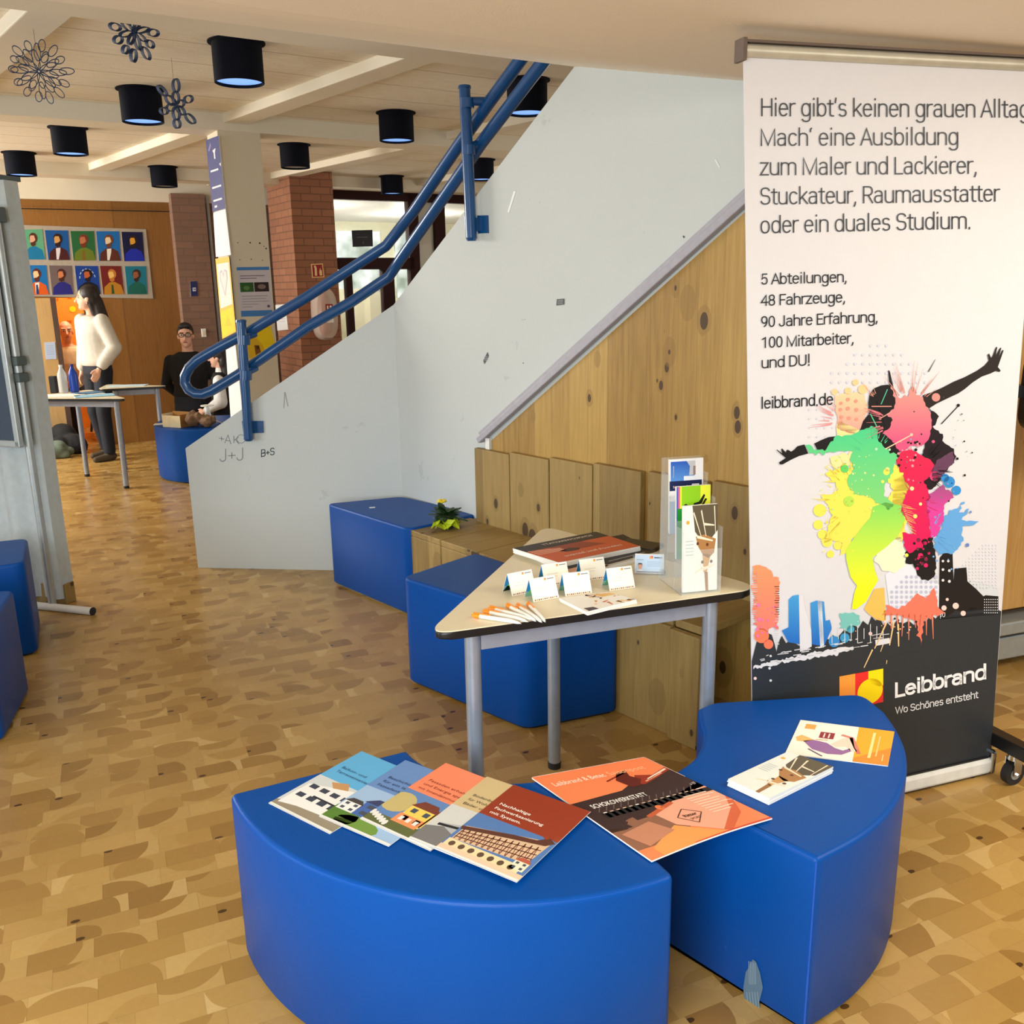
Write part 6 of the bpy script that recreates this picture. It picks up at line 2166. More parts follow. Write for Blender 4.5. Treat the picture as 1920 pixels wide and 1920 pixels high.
def a_notice(P):
    P.rect(0, 0, 1, 1, C(206, 200, 206)); P.layer = 2
    P.rect(0, 0, 1, 0.065, C(70, 130, 196)); P.rect(0.02, 0.88, 0.98, 1, C(70, 130, 196))
    P.rect(0.06, 0.31, 0.47, 0.50, C(46, 92, 44)); P.rect(0.49, 0.31, 0.94, 0.50, C(50, 38, 38)); P.layer = 3
    P.circle((0.72, 0.40), 0.13, C(130, 110, 104), 10, 0.05); P.circle((0.25, 0.42), 0.10, C(90, 130, 70), 8, 0.05)
    for k, w in enumerate((0.76, 0.5)):
        P.rect(0.08, 0.17 + 0.05 * k, 0.08 + w, 0.185 + 0.05 * k, C(120, 96, 120))
    for k in range(5):
        P.rect(0.08, 0.58 + 0.055 * k, 0.08 + (0.8, 0.74, 0.82, 0.5, 0.3)[k], 0.592 + 0.055 * k, C(150, 144, 156))
    P.circle((0.88, 0.80), 0.05, C(96, 90, 110), 8, 0.03)


flat('notice', 'printed notice with blue bars and two photos on the front of the column', 'poster', [(443, 501), (504, 500), (512, 592), (451, 594)], col_front, a_notice, nrm=-N1)


def a_yellowposter(P):
    P.rect(0, 0, 1, 1, C(244, 212, 30)); P.layer = 2
    P.poly([(0, 0.4), (0.3, 0.3), (0.55, 0.7), (0.6, 1), (0, 1)], C(226, 184, 40)); P.layer = 3
    P.poly([(0.25, 0.62), (0.42, 0.66), (0.44, 0.9), (0.24, 0.94)], C(130, 84, 30)); P.circle((0.36, 0.72), 0.06, C(96, 56, 22), 8)


flat('yellow_poster', 'crooked bright yellow poster low on the front of the column', 'poster', [(458, 613), (505, 605), (519, 657), (467, 673)], col_front, a_yellowposter, nrm=-N1)


def a_sheet(P):
    P.rect(0, 0, 1, 1, C(240, 240, 242)); P.layer = 2
    for k in range(4):
        P.rect(0.15, 0.35 + 0.1 * k, 0.8, 0.37 + 0.1 * k, C(206, 206, 212))


flat('paper_sheet', 'white paper sheet on the left face of the red brick pier', 'paper', [(517, 572), (536, 570), (541, 618), (521, 620)], pier_side, a_sheet, nrm=-U1)


def a_fire(P):
    P.rect(0, 0, 1, 1, C(240, 196, 130)); P.layer = 2
    P.rect(0.08, 0.07, 0.92, 0.93, C(158, 24, 18)); P.layer = 3
    w = C(244, 214, 160)
    P.poly([(0.26, 0.26), (0.42, 0.22), (0.44, 0.36), (0.42, 0.86), (0.24, 0.86)], w); P.circle((0.3, 0.2), 0.09, w, 10)
    P.poly([(0.62, 0.60), (0.72, 0.30), (0.78, 0.50), (0.84, 0.46), (0.84, 0.86), (0.64, 0.86)], w)


flat('fire_sign', 'small square red fire extinguisher sign on the dark brick face', 'sign', [(583, 495), (605, 494), (608, 520), (585, 521)], pier_front, a_fire, nrm=-N1)
# extinguisher under a clear-and-pale cover, below that sign
ctr_ = pier_front(604, 588, 0.0)
fe_ = thing('fire_extinguisher', 'red fire extinguisher in a rounded pale see-through cover on the dark brick face', 'fire extinguisher', ctr_, 0)
RN = -N1
m = MB(); m.lathe(ctr_ + RN * 0.085 + Vector((0, 0, -0.22)), [(0.04, 0.0), (0.065, 0.02), (0.065, 0.30), (0.04, 0.36), (0.02, 0.38), (0.02, 0.43)], 20)
m.build('cylinder', plain('fire_red', C(170, 40, 36), 0.35), fe_)
m = MB(); m.tube([ctr_ + RN * 0.085 + Vector((0, 0, 0.2)), ctr_ + RN * 0.13 + U1 * 0.07 + Vector((0, 0, 0.12)), ctr_ + RN * 0.13 + U1 * 0.06 + Vector((0, 0, -0.12))], 0.012, 8)
m.build('hose', 'black', fe_)
Mc = Matrix.Translation(ctr_) @ Matrix.Rotation(A1, 4, 'Z')
m = MB()
out = []
for k in range(30):
    a = 2 * math.pi * k / 30
    out.append((0.125 * math.copysign(abs(math.cos(a)) ** 0.7, math.cos(a)), 0.275 * math.copysign(abs(math.sin(a)) ** 0.75, math.sin(a))))
m.rings([[Vector((x * s, -d, z * s)) for x, z in out] for s, d in ((1.0, 0.002), (1.0, 0.10), (0.9, 0.16), (0.6, 0.19))], cap=True)
m.build('cover', mat_glass('milky_cover', (0.84, 0.70, 0.60, 1), 0.25, 0.45), fe_, M=Mc)
P = Print(); P.rect(-0.03, 0.0, 0.05, 0.10, C(150, 26, 26)); P.layer = 2; P.rect(-0.015, 0.015, 0.0, 0.085, C(240, 236, 230)); P.rect(0.015, 0.03, 0.035, 0.085, C(240, 236, 230)); P.layer = 1; P.rect(-0.03, -0.09, 0.05, -0.03, C(240, 238, 232))
P.build('cover_label', lambda u, v, h: Mc @ Vector((u, -0.192 - h, v)), fe_)


def a_black(P):
    P.rect(0, 0, 1, 1, C(16, 16, 18)); P.layer = 2
    P.rect(0.22, 0.40, 0.74, 0.46, C(86, 86, 90)); P.rect(0.50, 0.68, 0.56, 0.84, C(70, 70, 74)); P.rect(0.2, 0.22, 0.34, 0.25, C(60, 60, 64))


flat('glass_sign', 'small black notice stuck on the red-framed glazing', 'sign', [(659, 432), (698, 431), (699, 462), (661, 463)], gl_pt, a_black, nrm=-N1, back='black')


def a_toilet(P):
    P.rect(0, 0, 1, 1, C(36, 46, 96)); P.layer = 2
    P.rect(0.3, 0.42, 0.78, 0.66, C(216, 218, 226)); P.layer = 3; P.rect(0.42, 0.47, 0.5, 0.6, C(90, 94, 130)); P.circle((0.64, 0.54), 0.10, C(90, 94, 130), 8, 0.06)


flat('door_plate', 'small navy plate on the brown brick beside the oak wall', 'sign', [(356, 528), (369, 527), (371, 555), (358, 556)], bb_pt, a_toilet, nrm=-FN)
q = bb_pt(382, 624, 0.0)
m = MB(); m.box((0, -0.006, 0), (0.05, 0.012, 0.09), bevel=0.003)
sw = thing('light_switch', 'cream light switch on the brown brick above the person in black', 'switch', q, AF)
m.build('plate', 'paper', sw, M=frame(q, AF))
m = MB(); m.box((0, -0.013, 0), (0.03, 0.006, 0.05)); m.build('rocker', 'tabletop', sw, M=frame(q, AF))


def a_note(P):
    P.rect(0, 0, 1, 1, C(186, 206, 236)); P.layer = 2
    for k in range(5):
        P.rect(0.15, 0.2 + 0.12 * k, 0.8, 0.23 + 0.12 * k, C(150, 176, 214))


flat('paper_sheet', 'pale blue sheet on the open light oak door', 'paper', [(83, 642), (103, 641), (106, 673), (86, 674)], lambda x, y, o=0: onv(x, y, FW - FN * (o + 0.055), FN), a_note, nrm=-FN)

# ten portraits on a grey board
cc = lambda x, y: (x / 4.8, 320 + y / 4.8)
pts = [fw_pt(*cc(x, y), 0.001) for x, y in ((178, 488), (1312, 528), (1378, 1152), (246, 1130))]
m = MB(); m.slab(pts, -FN * 0.010)
tag(m.build('display_board', plain('grey_card', C(172, 162, 148), 0.7)), 'grey backing board behind ten portraits, on the oak wall', 'display board')


def bust(bg, coat, face, hair, collar=None, tie=None, arcw=False):
    def f(P):
        P.rect(0, 0, 1, 1, bg); P.layer = 2
        if arcw:
            for k in range(7):
                a0, a1_ = math.radians(180 + 26 * k), math.radians(180 + 26 * k + 15)
                P.line((0.5 + 0.34 * math.cos(a0), 0.45 + 0.34 * math.sin(a0)), (0.5 + 0.34 * math.cos(a1_), 0.45 + 0.34 * math.sin(a1_)), 0.03, C(206, 226, 240))
        P.poly([(0.04, 1.0), (0.10, 0.74), (0.36, 0.58), (0.62, 0.56), (0.90, 0.68), (1.0, 1.0)], coat); P.layer = 3
        if collar:
            P.poly([(0.40, 0.60), (0.60, 0.58), (0.58, 0.72), (0.48, 0.98), (0.38, 0.98)], collar); P.layer = 4
        if tie:
            P.poly([(0.44, 0.66), (0.52, 0.66), (0.54, 0.98), (0.40, 0.98)], tie)
        P.layer = 5
        P.circle((0.53, 0.28), 0.20, hair, 16, 0.17); P.layer = 6
        P.poly([(0.36, 0.26), (0.42, 0.20), (0.58, 0.20), (0.62, 0.34), (0.60, 0.52), (0.46, 0.54), (0.37, 0.44)], face); P.layer = 7
        P.poly([(0.38, 0.43), (0.50, 0.42), (0.62, 0.36), (0.61, 0.52), (0.48, 0.57), (0.39, 0.52)], tuple(x * 0.45 for x in hair[:3]) + (1,) if False else hair)
    return f


sk = C(226, 180, 140)
busts = [
    ((190, 530, 380, 527, 408, 800, 215, 800), bust(C(96, 168, 130), C(24, 120, 168), C(222, 170, 140), C(84, 44, 26)), 'portrait on mottled green ground with turquoise coat, top row'),
    ((402, 535, 612, 538, 630, 805, 436, 805), bust(C(16, 84, 156), C(74, 26, 26), C(214, 160, 96), C(44, 22, 18), C(226, 220, 226)), 'portrait on blue ground with maroon coat and white shirt, top row second'),
    ((632, 543, 846, 543, 862, 808, 662, 810), bust(C(36, 100, 56), C(106, 122, 36), C(188, 116, 76), C(120, 50, 28), None, C(132, 92, 34)), 'portrait on green ground with olive coat, middle of top row'),
    ((864, 545, 1070, 545, 1090, 812, 890, 812), bust(C(20, 104, 178), C(92, 42, 28), C(236, 210, 170), C(110, 62, 40), C(236, 230, 220)), 'portrait on bright blue ground with brown coat and pale face, top row fourth'),
    ((1092, 550, 1282, 553, 1302, 815, 1118, 815), bust(C(12, 14, 62), C(26, 42, 170), C(226, 160, 50), C(40, 20, 18)), 'portrait on near-black ground with royal blue coat, right end of top row'),
    ((218, 850, 415, 850, 440, 1115, 250, 1118), bust(C(20, 112, 186), C(216, 92, 24), C(236, 206, 160), C(96, 42, 28), C(230, 230, 230), C(40, 56, 110)), 'portrait on blue ground with orange coat, left end of bottom row'),
    ((440, 852, 642, 855, 660, 1112, 470, 1118), bust(C(112, 96, 96), C(40, 40, 130), C(206, 130, 80), C(70, 32, 22)), 'portrait on patchy grey-red ground with purple-blue coat, bottom row second'),
    ((672, 855, 880, 858, 905, 1112, 700, 1112), bust(C(18, 62, 150), C(16, 20, 36), C(190, 96, 56), C(30, 18, 20), None, None, True), 'portrait with dashed white arch on dark blue, middle of bottom row'),
    ((898, 856, 1088, 858, 1118, 1112, 930, 1115), bust(C(112, 28, 26), C(186, 126, 34), C(236, 192, 110), C(196, 120, 50), None, C(40, 84, 36)), 'portrait on dark red ground with ochre coat and green tie, bottom row fourth'),
    ((1122, 860, 1315, 860, 1326, 1112, 1145, 1112), bust(C(22, 116, 140), C(20, 96, 84), C(150, 90, 60), C(56, 34, 28)), 'portrait on teal ground with dark green coat, right end of bottom row'),
]
for q_, art, lab in busts:
    flat('portrait', lab, 'painting', [cc(q_[i], q_[i + 1]) for i in (0, 2, 4, 6)], lambda x, y, o=0: fw_pt(x, y, 0.012), art, 'portraits on the grey board', 0.003, -FN)

# ================================================================== LEFT: BOARD, POLE, CLOTH PARTITION
pb = onz(100, 1143); pole_top = Vector((pb.x, pb.y, 1.98))
st = thing('pinboard_stand', 'grey felt pinboard in aluminium frame on a pale pole with T-foot', 'board', pb)
m = MB(); m.tube([pb + Vector((0, 0, 0.02)), pole_top], 0.020, 14); m.build('pole', 'alu', st)
fa = onz(78, 1143); fb = onz(174, 1153)
fd_ = (fb - fa).normalized()
m = MB(); m.tube([fa - fd_ * 0.10 + Vector((0, 0, 0.020)), fb + Vector((0, 0, 0.020))], 0.020, 12); m.build('foot', 'white', st)
m = MB(); m.tube([fb + Vector((0, 0, 0.020)), fb + fd_ * 0.006 + Vector((0, 0, 0.020))], 0.021, 12); m.build('foot_cap', 'rubber', st)
BD = Vector((-0.93, 0.36, 0)).normalized(); BN = Vector((-0.36, -0.93, 0)).normalized()   # board runs away to the left
bo = pb + BD * 0.035 + BN * 0.03
bpt = lambda x, y: onv(x, y, bo, BN)
cb = bpt(46, 838); zb_ = cb.z
xr = 0.0
Mb = Matrix(((BD.x, -BN.x, 0, cb.x), (BD.y, -BN.y, 0, cb.y), (0, 0, 1, cb.z), (0, 0, 0, 1)))
m = MB(); m.box((0.55, -0.012, 0.56), (1.04, 0.016, 1.06)); m.build('felt', 'boardfelt', st, M=Mb)
m = MB()
m.box((0.016, -0.014, 0.56), (0.034, 0.028, 1.12), bevel=0.006); m.box((0.55, -0.014, 0.016), (1.10, 0.028, 0.034), bevel=0.006); m.box((0.55, -0.014, 1.105), (1.10, 0.028, 0.034), bevel=0.006); m.box((1.085, -0.014, 0.56), (0.034, 0.028, 1.12), bevel=0.006)
m.build('board_frame', 'alu', st, M=Mb)
dk = plain('dark_clamp', C(74, 86, 84), 0.5)
for (x, y) in ((52, 677), (58, 708)):
    q = onv(x, y, pb, BN)
    m = MB(); m.box((pb.x, pb.y, q.z), (0.07, 0.06, 0.045), rz=math.atan2(BD.y, BD.x), bevel=0.006); m.build('clamp', dk, st)
q = onv(8, 402, pb, BN)
m = MB(); m.box((pb.x, pb.y, q.z), (0.08, 0.06, 0.07), rz=math.atan2(BD.y, BD.x), bevel=0.006); m.build('clamp', dk, st)

cl = thing('cloth_partition', 'tall partition draped in grey-white cloth behind the pinboard', 'partition', onz(120, 1130))
e0 = onz(129, 1131); cd = Vector((-0.96, 0.28, 0)).normalized(); cnn = Vector((-0.28, -0.96, 0)).normalized()
ztop_ = onv(30, 336, e0, cnn).z
m = MB()
nA, nZ = 70, 14
front, back_ = [], []
for j in range(nZ + 1):
    z = 0.035 + (ztop_ - 0.035) * j / nZ
    fr = []
    for i in range(nA + 1):
        s = 1.9 * i / nA
        amp = 0.022 * (1 - 0.5 * j / nZ)
        d = amp * math.sin(s * 34 + 0.4 * math.sin(z * 3)) * (1 if s < 0.35 else 0.25) + 0.012 * math.sin(s * 9)
        p = e0 + cd * s + cnn * (0.03 + d)
        fr.append(Vector((p.x, p.y, z)))
    front.append(fr)
bm = m.bm
F = [[bm.verts.new(p) for p in r] for r in front]
B = [[bm.verts.new(p - cnn * 0.085) for p in r] for r in front]
for j in range(nZ):
    for i in range(nA):
        for G in (F, B):
            f_ = bm.faces.new((G[j][i], G[j][i + 1], G[j + 1][i + 1], G[j + 1][i])); f_.smooth = True
    bm.faces.new((F[j][0], F[j + 1][0], B[j + 1][0], B[j][0])); bm.faces.new((F[j][nA], B[j][nA], B[j + 1][nA], F[j + 1][nA]))
for i in range(nA):
    bm.faces.new((F[nZ][i], F[nZ][i + 1], B[nZ][i + 1], B[nZ][i])); bm.faces.new((F[0][i], B[0][i], B[0][i + 1], F[0][i + 1]))
bmesh.ops.recalc_face_normals(bm, faces=bm.faces[:])
m.build('cloth', 'cloth', cl)
m = MB(); m.box(e0 + cd * 0.93 - cnn * 0.012 + Vector((0, 0, 0.055)), (1.88, 0.07, 0.11), rz=math.atan2(cd.y, cd.x), bevel=0.004); m.build('plinth', 'board', cl)
m = MB(); m.box(e0 + cd * 0.93 - cnn * 0.012 + Vector((0, 0, ztop_ + 0.008)), (1.86, 0.13, 0.022), rz=math.atan2(cd.y, cd.x)); m.build('top_rail', dk, cl)

# ================================================================== RIGHT EDGE: WHEELED STAND
cw = onz(1884, 1476); cw = Vector((cw.x, cw.y, 0))
ws = thing('wheeled_stand', 'black wheeled stand with a caster, cut by the right picture edge behind the banner', 'stand', cw)
r0 = Vector((1.905, 2.78, 0)); q1 = onz(1915, 1398, 0.150); q2 = onz(1845, 1388, 0.150)
dirb = Vector((-0.36, 0.93, 0)).normalized()
endp = Vector((cw.x + 0.045, cw.y - 0.01, 0.128))
m = MB(); m.box(endp + dirb * 0.19, (0.42, 0.045, 0.046), rz=math.atan2(dirb.y, dirb.x), bevel=0.003)
m.build('foot_bar', 'black', ws)
wc = endp + dirb * 0.035
m = MB()
side = Vector((-dirb.y, dirb.x, 0))
m.tube([Vector((wc.x, wc.y, 0.105)) , Vector((wc.x, wc.y, 0.088))], 0.022, 12)
for s in (-1, 1):
    m.box(Vector((wc.x, wc.y, 0.066)) + side * 0.0 + dirb * (s * 0.017) , (0.003, 0.034, 0.055), rz=math.atan2(dirb.y, dirb.x))
m.tube([Vector((wc.x, wc.y, 0.040)) - dirb * 0.024, Vector((wc.x, wc.y, 0.040)) + dirb * 0.024], 0.005, 8)
m.build('caster_fork', 'chrome', ws)
m = MB(); m.tube([Vector((wc.x, wc.y, 0.040)) - dirb * 0.012, Vector((wc.x, wc.y, 0.040)) + dirb * 0.012], 0.040, 24)
wh = m.build('caster_wheel', 'rubber', ws)
m = MB(); m.tube([Vector((wc.x, wc.y, 0.040)) - dirb * 0.0135, Vector((wc.x, wc.y, 0.040)) + dirb * 0.0135], 0.020, 16)
m.build('hub', 'alu', wh)
ps = endp + dirb * 0.30
sc_ = aty(1908, 730, 3.05)
m = MB()
cx, cz = sc_.x + 0.26, sc_.z
pl_ = rounded([(-0.26, -0.135), (0.26, -0.135), (0.26, 0.135), (-0.26, 0.135)], 0.07, 8)
m.slab([(cx + x, 3.05 + x * 0.3, cz + z) for x, z in pl_], Vector((-0.012, 0.04, 0)))
m.build('panel', 'black', ws)
up_ = endp + dirb * 0.36
m = MB(); m.box((up_.x, up_.y, 0.13 + (cz - 0.13) / 2), (0.045, 0.045, cz - 0.13), bevel=0.003)
arm_ = Vector((cx + 0.0, 3.09, cz)) - Vector((up_.x, up_.y, cz))
m.box((up_.x + arm_.x / 2, up_.y + arm_.y / 2, cz), (arm_.length, 0.04, 0.04), rz=math.atan2(arm_.y, arm_.x))
m.build('upright', 'black', ws)


# ================================================================== PEOPLE (one continuous body each, clothes as children)
def remeshed(mb, name, mats, parent, voxel, smooth=4, M=None, sub=False):
    me = bpy.data.meshes.new(name)
    bm = mb.bm
    bmesh.ops.recalc_face_normals(bm, faces=bm.faces[:])
    bm.to_mesh(me); bm.free()
    tmp = bpy.data.objects.new('tmp_body', me)
    COL.objects.link(tmp)
    r = tmp.modifiers.new('r', 'REMESH'); r.mode = 'VOXEL'; r.voxel_size = voxel; r.use_smooth_shade = True
    if smooth:
        s = tmp.modifiers.new('s', 'SMOOTH'); s.iterations = smooth; s.factor = 0.5
    dg = bpy.context.evaluated_depsgraph_get()
    out = bpy.data.meshes.new_from_object(tmp.evaluated_get(dg))
    out.name = name
    bpy.data.objects.remove(tmp); bpy.data.meshes.remove(me)
    for p in out.polygons:
        p.use_smooth = True
    out.materials.clear()
    out.materials.append(MT[mats] if isinstance(mats, str) else mats)
    return link(name, out, parent, M)


def loft(mb, rings, seg=20):
    """stack of ellipses: (cx, cy, z, rx, ry)"""
    mb.rings([[Vector((cx + rx * math.cos(2 * math.pi * k / seg), cy + ry * math.sin(2 * math.pi * k / seg), z)) for k in range(seg)] for cx, cy, z, rx, ry in rings])


SKIN = plain('skin', C(226, 176, 150), 0.5, var=0.04)
HAIR = plain('dark_brown_hair', C(34, 24, 20), 0.5, var=0.2, scale=80)
BLACK = plain('black_knit', C(14, 14, 17), 0.85, bump=0.1)
NAVYT = plain('dark_trousers', C(20, 26, 38), 0.8)
SWEAT = plain('pale_grey_sweater', C(206, 200, 188), 0.9, var=0.05, bump=0.15)
SHOE = plain('brown_suede', C(76, 64, 48), 0.8)
WHITE_C = plain('white_cotton', C(236, 236, 236), 0.8)
CREAM_C = plain('cream_shirt', C(236, 224, 190), 0.8)


def head_shapes(mb, R, c):
    """skull, jaw, nose, ears and neck root about the head centre c; R turns the face (-y is forward)"""
    def T(x, y, z):
        return c + R @ Vector((x, y, z))
    rot = R
    mb.ball(T(0, 0.012, 0.022), (0.071, 0.090, 0.094), 18, rot=rot)
    mb.ball(T(0, -0.022, -0.040), (0.054, 0.064, 0.072), 16, rot=rot)
    mb.ball(T(0, -0.062, -0.088), (0.026, 0.024, 0.022), 12, rot=rot)
    mb.caps(T(0, -0.080, 0.010), T(0, -0.104, -0.028), 0.010, 0.015, 10)
    for s in (-1, 1):
        mb.ball(T(s * 0.070, 0.018, -0.010), (0.010, 0.020, 0.030), 10, rot=rot)
        mb.ball(T(s * 0.030, -0.070, 0.028), (0.026, 0.012, 0.010), 10, rot=rot)


def face_parts(body, R, c, glasses=False, lipcol=(176, 96, 90), brow=HAIR):
    def T(x, y, z):
        return c + R @ Vector((x, y, z))
    eyew = plain('eye_white', C(230, 228, 224), 0.3); iris = plain('dark_iris', C(40, 28, 24), 0.3)
    for s in (-1, 1):
        m = MB(); m.ball(T(s * 0.030, -0.0745, 0.010), (0.014, 0.010, 0.008), 10, rot=R); e = m.build('eye', eyew, body)
        m = MB(); m.ball(T(s * 0.030, -0.083, 0.010), (0.006, 0.004, 0.006), 8, rot=R); m.build('iris', iris, e)
        m = MB(); m.caps(T(s * 0.014, -0.085, 0.030), T(s * 0.046, -0.074, 0.031), 0.004, 0.003, 6); m.build('eyebrow', brow, body)
    m = MB(); m.ball(T(0, -0.083, -0.058), (0.022, 0.008, 0.006), 10, rot=R); m.build('mouth', plain('lips', C(*lipcol), 0.45), body)
    if glasses:
        m = MB()
        for s in (-1, 1):
            ring = [T(s * 0.031 + 0.025 * math.cos(a), -0.100, 0.008 + 0.018 * math.sin(a)) for a in [2 * math.pi * k / 16 for k in range(16)]]
            m.tube(ring + ring[:2], 0.0032, 6, cap=False)
            m.tube([T(s * 0.056, -0.098, 0.012), T(s * 0.074, 0.010, 0.012)], 0.0028, 6)
        m.tube([T(-0.008, -0.102, 0.012), T(0.008, -0.102, 0.012)], 0.003, 6)
        m.build('glasses', 'black', body)


def hand(mb, w, d, up, r=1.0, curl=0.5):
    """palm and five bent fingers from the wrist w along d; up is the back of the hand"""
    d = d.normalized(); s = d.cross(up).normalized(); up = s.cross(d).normalized()
    pc_ = w + d * 0.045 * r
    mb.caps(w, w + d * 0.03 * r, 0.024 * r, 0.026 * r)
    for k in (-1.5, -0.5, 0.5, 1.5):
        a = w + d * 0.03 * r + s * k * 0.010 * r
        b = w + d * 0.080 * r + s * k * 0.019 * r
        mb.caps(a, b, 0.013 * r, 0.011 * r, 8)
        ln = (0.060, 0.072, 0.068, 0.052)[int(k + 1.5)] * r
        m1 = b + (d * math.cos(curl * 0.5) - up * math.sin(curl * 0.5)) * ln * 0.5
        m2 = m1 + (d * math.cos(curl) - up * math.sin(curl)) * ln * 0.5
        mb.caps(b, m1, 0.0095 * r, 0.0088 * r, 8); mb.caps(m1, m2, 0.0088 * r, 0.0072 * r, 8)
    t0 = w + d * 0.025 * r + s * 0.022 * r
    t1 = t0 + (d * 0.7 + s * 0.7).normalized() * 0.035 * r
    mb.caps(t0, t1, 0.013 * r, 0.011 * r, 8); mb.caps(t1, t1 + (d * 0.9 + s * 0.3).normalized() * 0.032 * r, 0.011 * r, 0.008 * r, 8)


def figure(label, loc, rz, J, group='people in the hall'):
    """J: joints in the figure's own frame, facing -y"""
    Mf = frame(loc, rz)
    root = thing('person', label, 'person', loc, rz, group)
    return root, Mf


# ---------------------------------------------------------------- the woman at the tables
loc = Vector((-4.0, 8.90, 0)); rz = math.radians(-36)
root, Mf = figure('person in pale grey sweater with long dark hair, standing behind the tables, hand in pocket', loc, rz, None)
HR = Matrix.Rotation(math.radians(-42), 3, 'Z')
hc = Vector((0.0, -0.02, 1.555))
sh = {-1: Vector((-0.175, 0, 1.345)), 1: Vector((0.175, 0, 1.345))}
el = {1: Vector((0.265, 0.045, 1.095)), -1: Vector((-0.25, 0.03, 1.09))}
wr = {1: Vector((0.215, -0.105, 0.905)), -1: Vector((-0.235, -0.03, 0.86))}
hip = {s: Vector((s * 0.088, 0, 0.86)) for s in (-1, 1)}
kn = {-1: Vector((-0.10, -0.03, 0.47)), 1: Vector((0.095, -0.05, 0.47))}
an = {-1: Vector((-0.12, 0.06, 0.075)), 1: Vector((0.10, -0.04, 0.075))}
m = MB()
head_shapes(m, HR, hc)
m.caps((0, 0.012, 1.36), (0, 0.0, 1.50), 0.050, 0.046)
loft(m, [(0, 0, 0.80, 0.10, 0.08), (0, 0, 0.86, 0.155, 0.105), (0, 0, 0.95, 0.150, 0.105), (0, 0, 1.07, 0.122, 0.090), (0, -0.01, 1.22, 0.145, 0.105), (0, 0, 1.34, 0.165, 0.085), (0, 0, 1.395, 0.08, 0.06)])
for s in (-1, 1):
    m.caps(sh[s], el[s], 0.045, 0.036); m.caps(el[s], wr[s], 0.036, 0.024)
    hand(m, wr[s], (wr[s] - el[s]) + Vector((0, 0, -0.1)), Vector((s, -0.2, 0.1)), 0.95, 0.5)
    m.caps(hip[s], kn[s], 0.078, 0.052); m.caps(kn[s], an[s], 0.050, 0.034)
    m.caps(an[s] + Vector((0, 0.02, -0.03)), an[s] + Vector((-0.01, -0.13, -0.045)), 0.034, 0.026)
body = remeshed(m, 'body', SKIN, root, 0.0075, 3, Mf)
bw = {}
face_parts(body, (Mf.to_3x3() @ HR), Mf @ hc)
m = MB()
loft(m, [(0, 0, 0.92, 0.170, 0.122), (0, 0, 0.965, 0.192, 0.138), (0, -0.005, 1.08, 0.184, 0.134), (0, -0.012, 1.22, 0.182, 0.132), (0, 0, 1.34, 0.184, 0.106), (0, 0.002, 1.392, 0.092, 0.075)])
for s in (-1, 1):
    m.caps(sh[s], el[s], 0.070, 0.064); e2 = el[s] + (wr[s] - el[s]) * 0.80
    m.caps(el[s], e2, 0.068, 0.056); m.caps(e2, el[s] + (wr[s] - el[s]) * 0.93, 0.046, 0.034)
sw_ = remeshed(m, 'sweater', SWEAT, root, 0.011, 5, Mf)
m = MB()
loft(m, [(0, 0, 0.79, 0.11, 0.09), (0, 0, 0.85, 0.172, 0.122), (0, 0, 0.95, 0.162, 0.116), (0, 0, 0.985, 0.150, 0.110)])
for s in (-1, 1):
    m.caps(hip[s], kn[s], 0.092, 0.070); m.caps(kn[s], an[s] + Vector((0, 0, 0.02)), 0.068, 0.058)
remeshed(m, 'trousers', NAVYT, root, 0.011, 4, Mf)
for s in (-1, 1):
    m = MB(); a = an[s]
    m.caps(a + Vector((0, 0.025, -0.035)), a + Vector((0, -0.03, -0.035)), 0.042, 0.044); m.caps(a + Vector((0, -0.03, -0.040)), a + Vector((-0.005, -0.15, -0.047)), 0.042, 0.030)
    bmesh.ops.bisect_plane(m.bm, geom=m.bm.verts[:] + m.bm.edges[:] + m.bm.faces[:], plane_co=(0, 0, 0.004), plane_no=(0, 0, -1))
    remeshed(m, 'shoe', SHOE, root, 0.009, 3, Mf)
m = MB()
RT = lambda x, y, z: hc + HR @ Vector((x, y, z))
m.ball(RT(0, 0.026, 0.036), (0.082, 0.094, 0.094), 18, rot=HR)
m.ball(RT(0, 0.055, -0.02), (0.078, 0.066, 0.090), 16, rot=HR)
m.caps(RT(0, 0.080, -0.03), RT(0.01, 0.110, -0.18), 0.062, 0.066); m.caps(RT(0.01, 0.110, -0.18), RT(0.02, 0.125, -0.36), 0.066, 0.030); m.caps(RT(0.055, 0.03, -0.02), RT(0.045, 0.06, -0.16), 0.026, 0.022)
remeshed(m, 'hair', HAIR, root, 0.009, 2, Mf)
m = MB(); w_ = el[1] + (wr[1] - el[1]) * 0.97; dd = (wr[1] - el[1]).normalized()
m.tube([Mf @ (w_ - dd * 0.008), Mf @ (w_ + dd * 0.010)], 0.031, 16)
wt = m.build('wristwatch', 'black', root)
m = MB(); m.ball(Mf @ (hc + HR @ Vector((0.075, 0.012, -0.045))), 0.007, 8); m.build('earring', 'chrome', root)


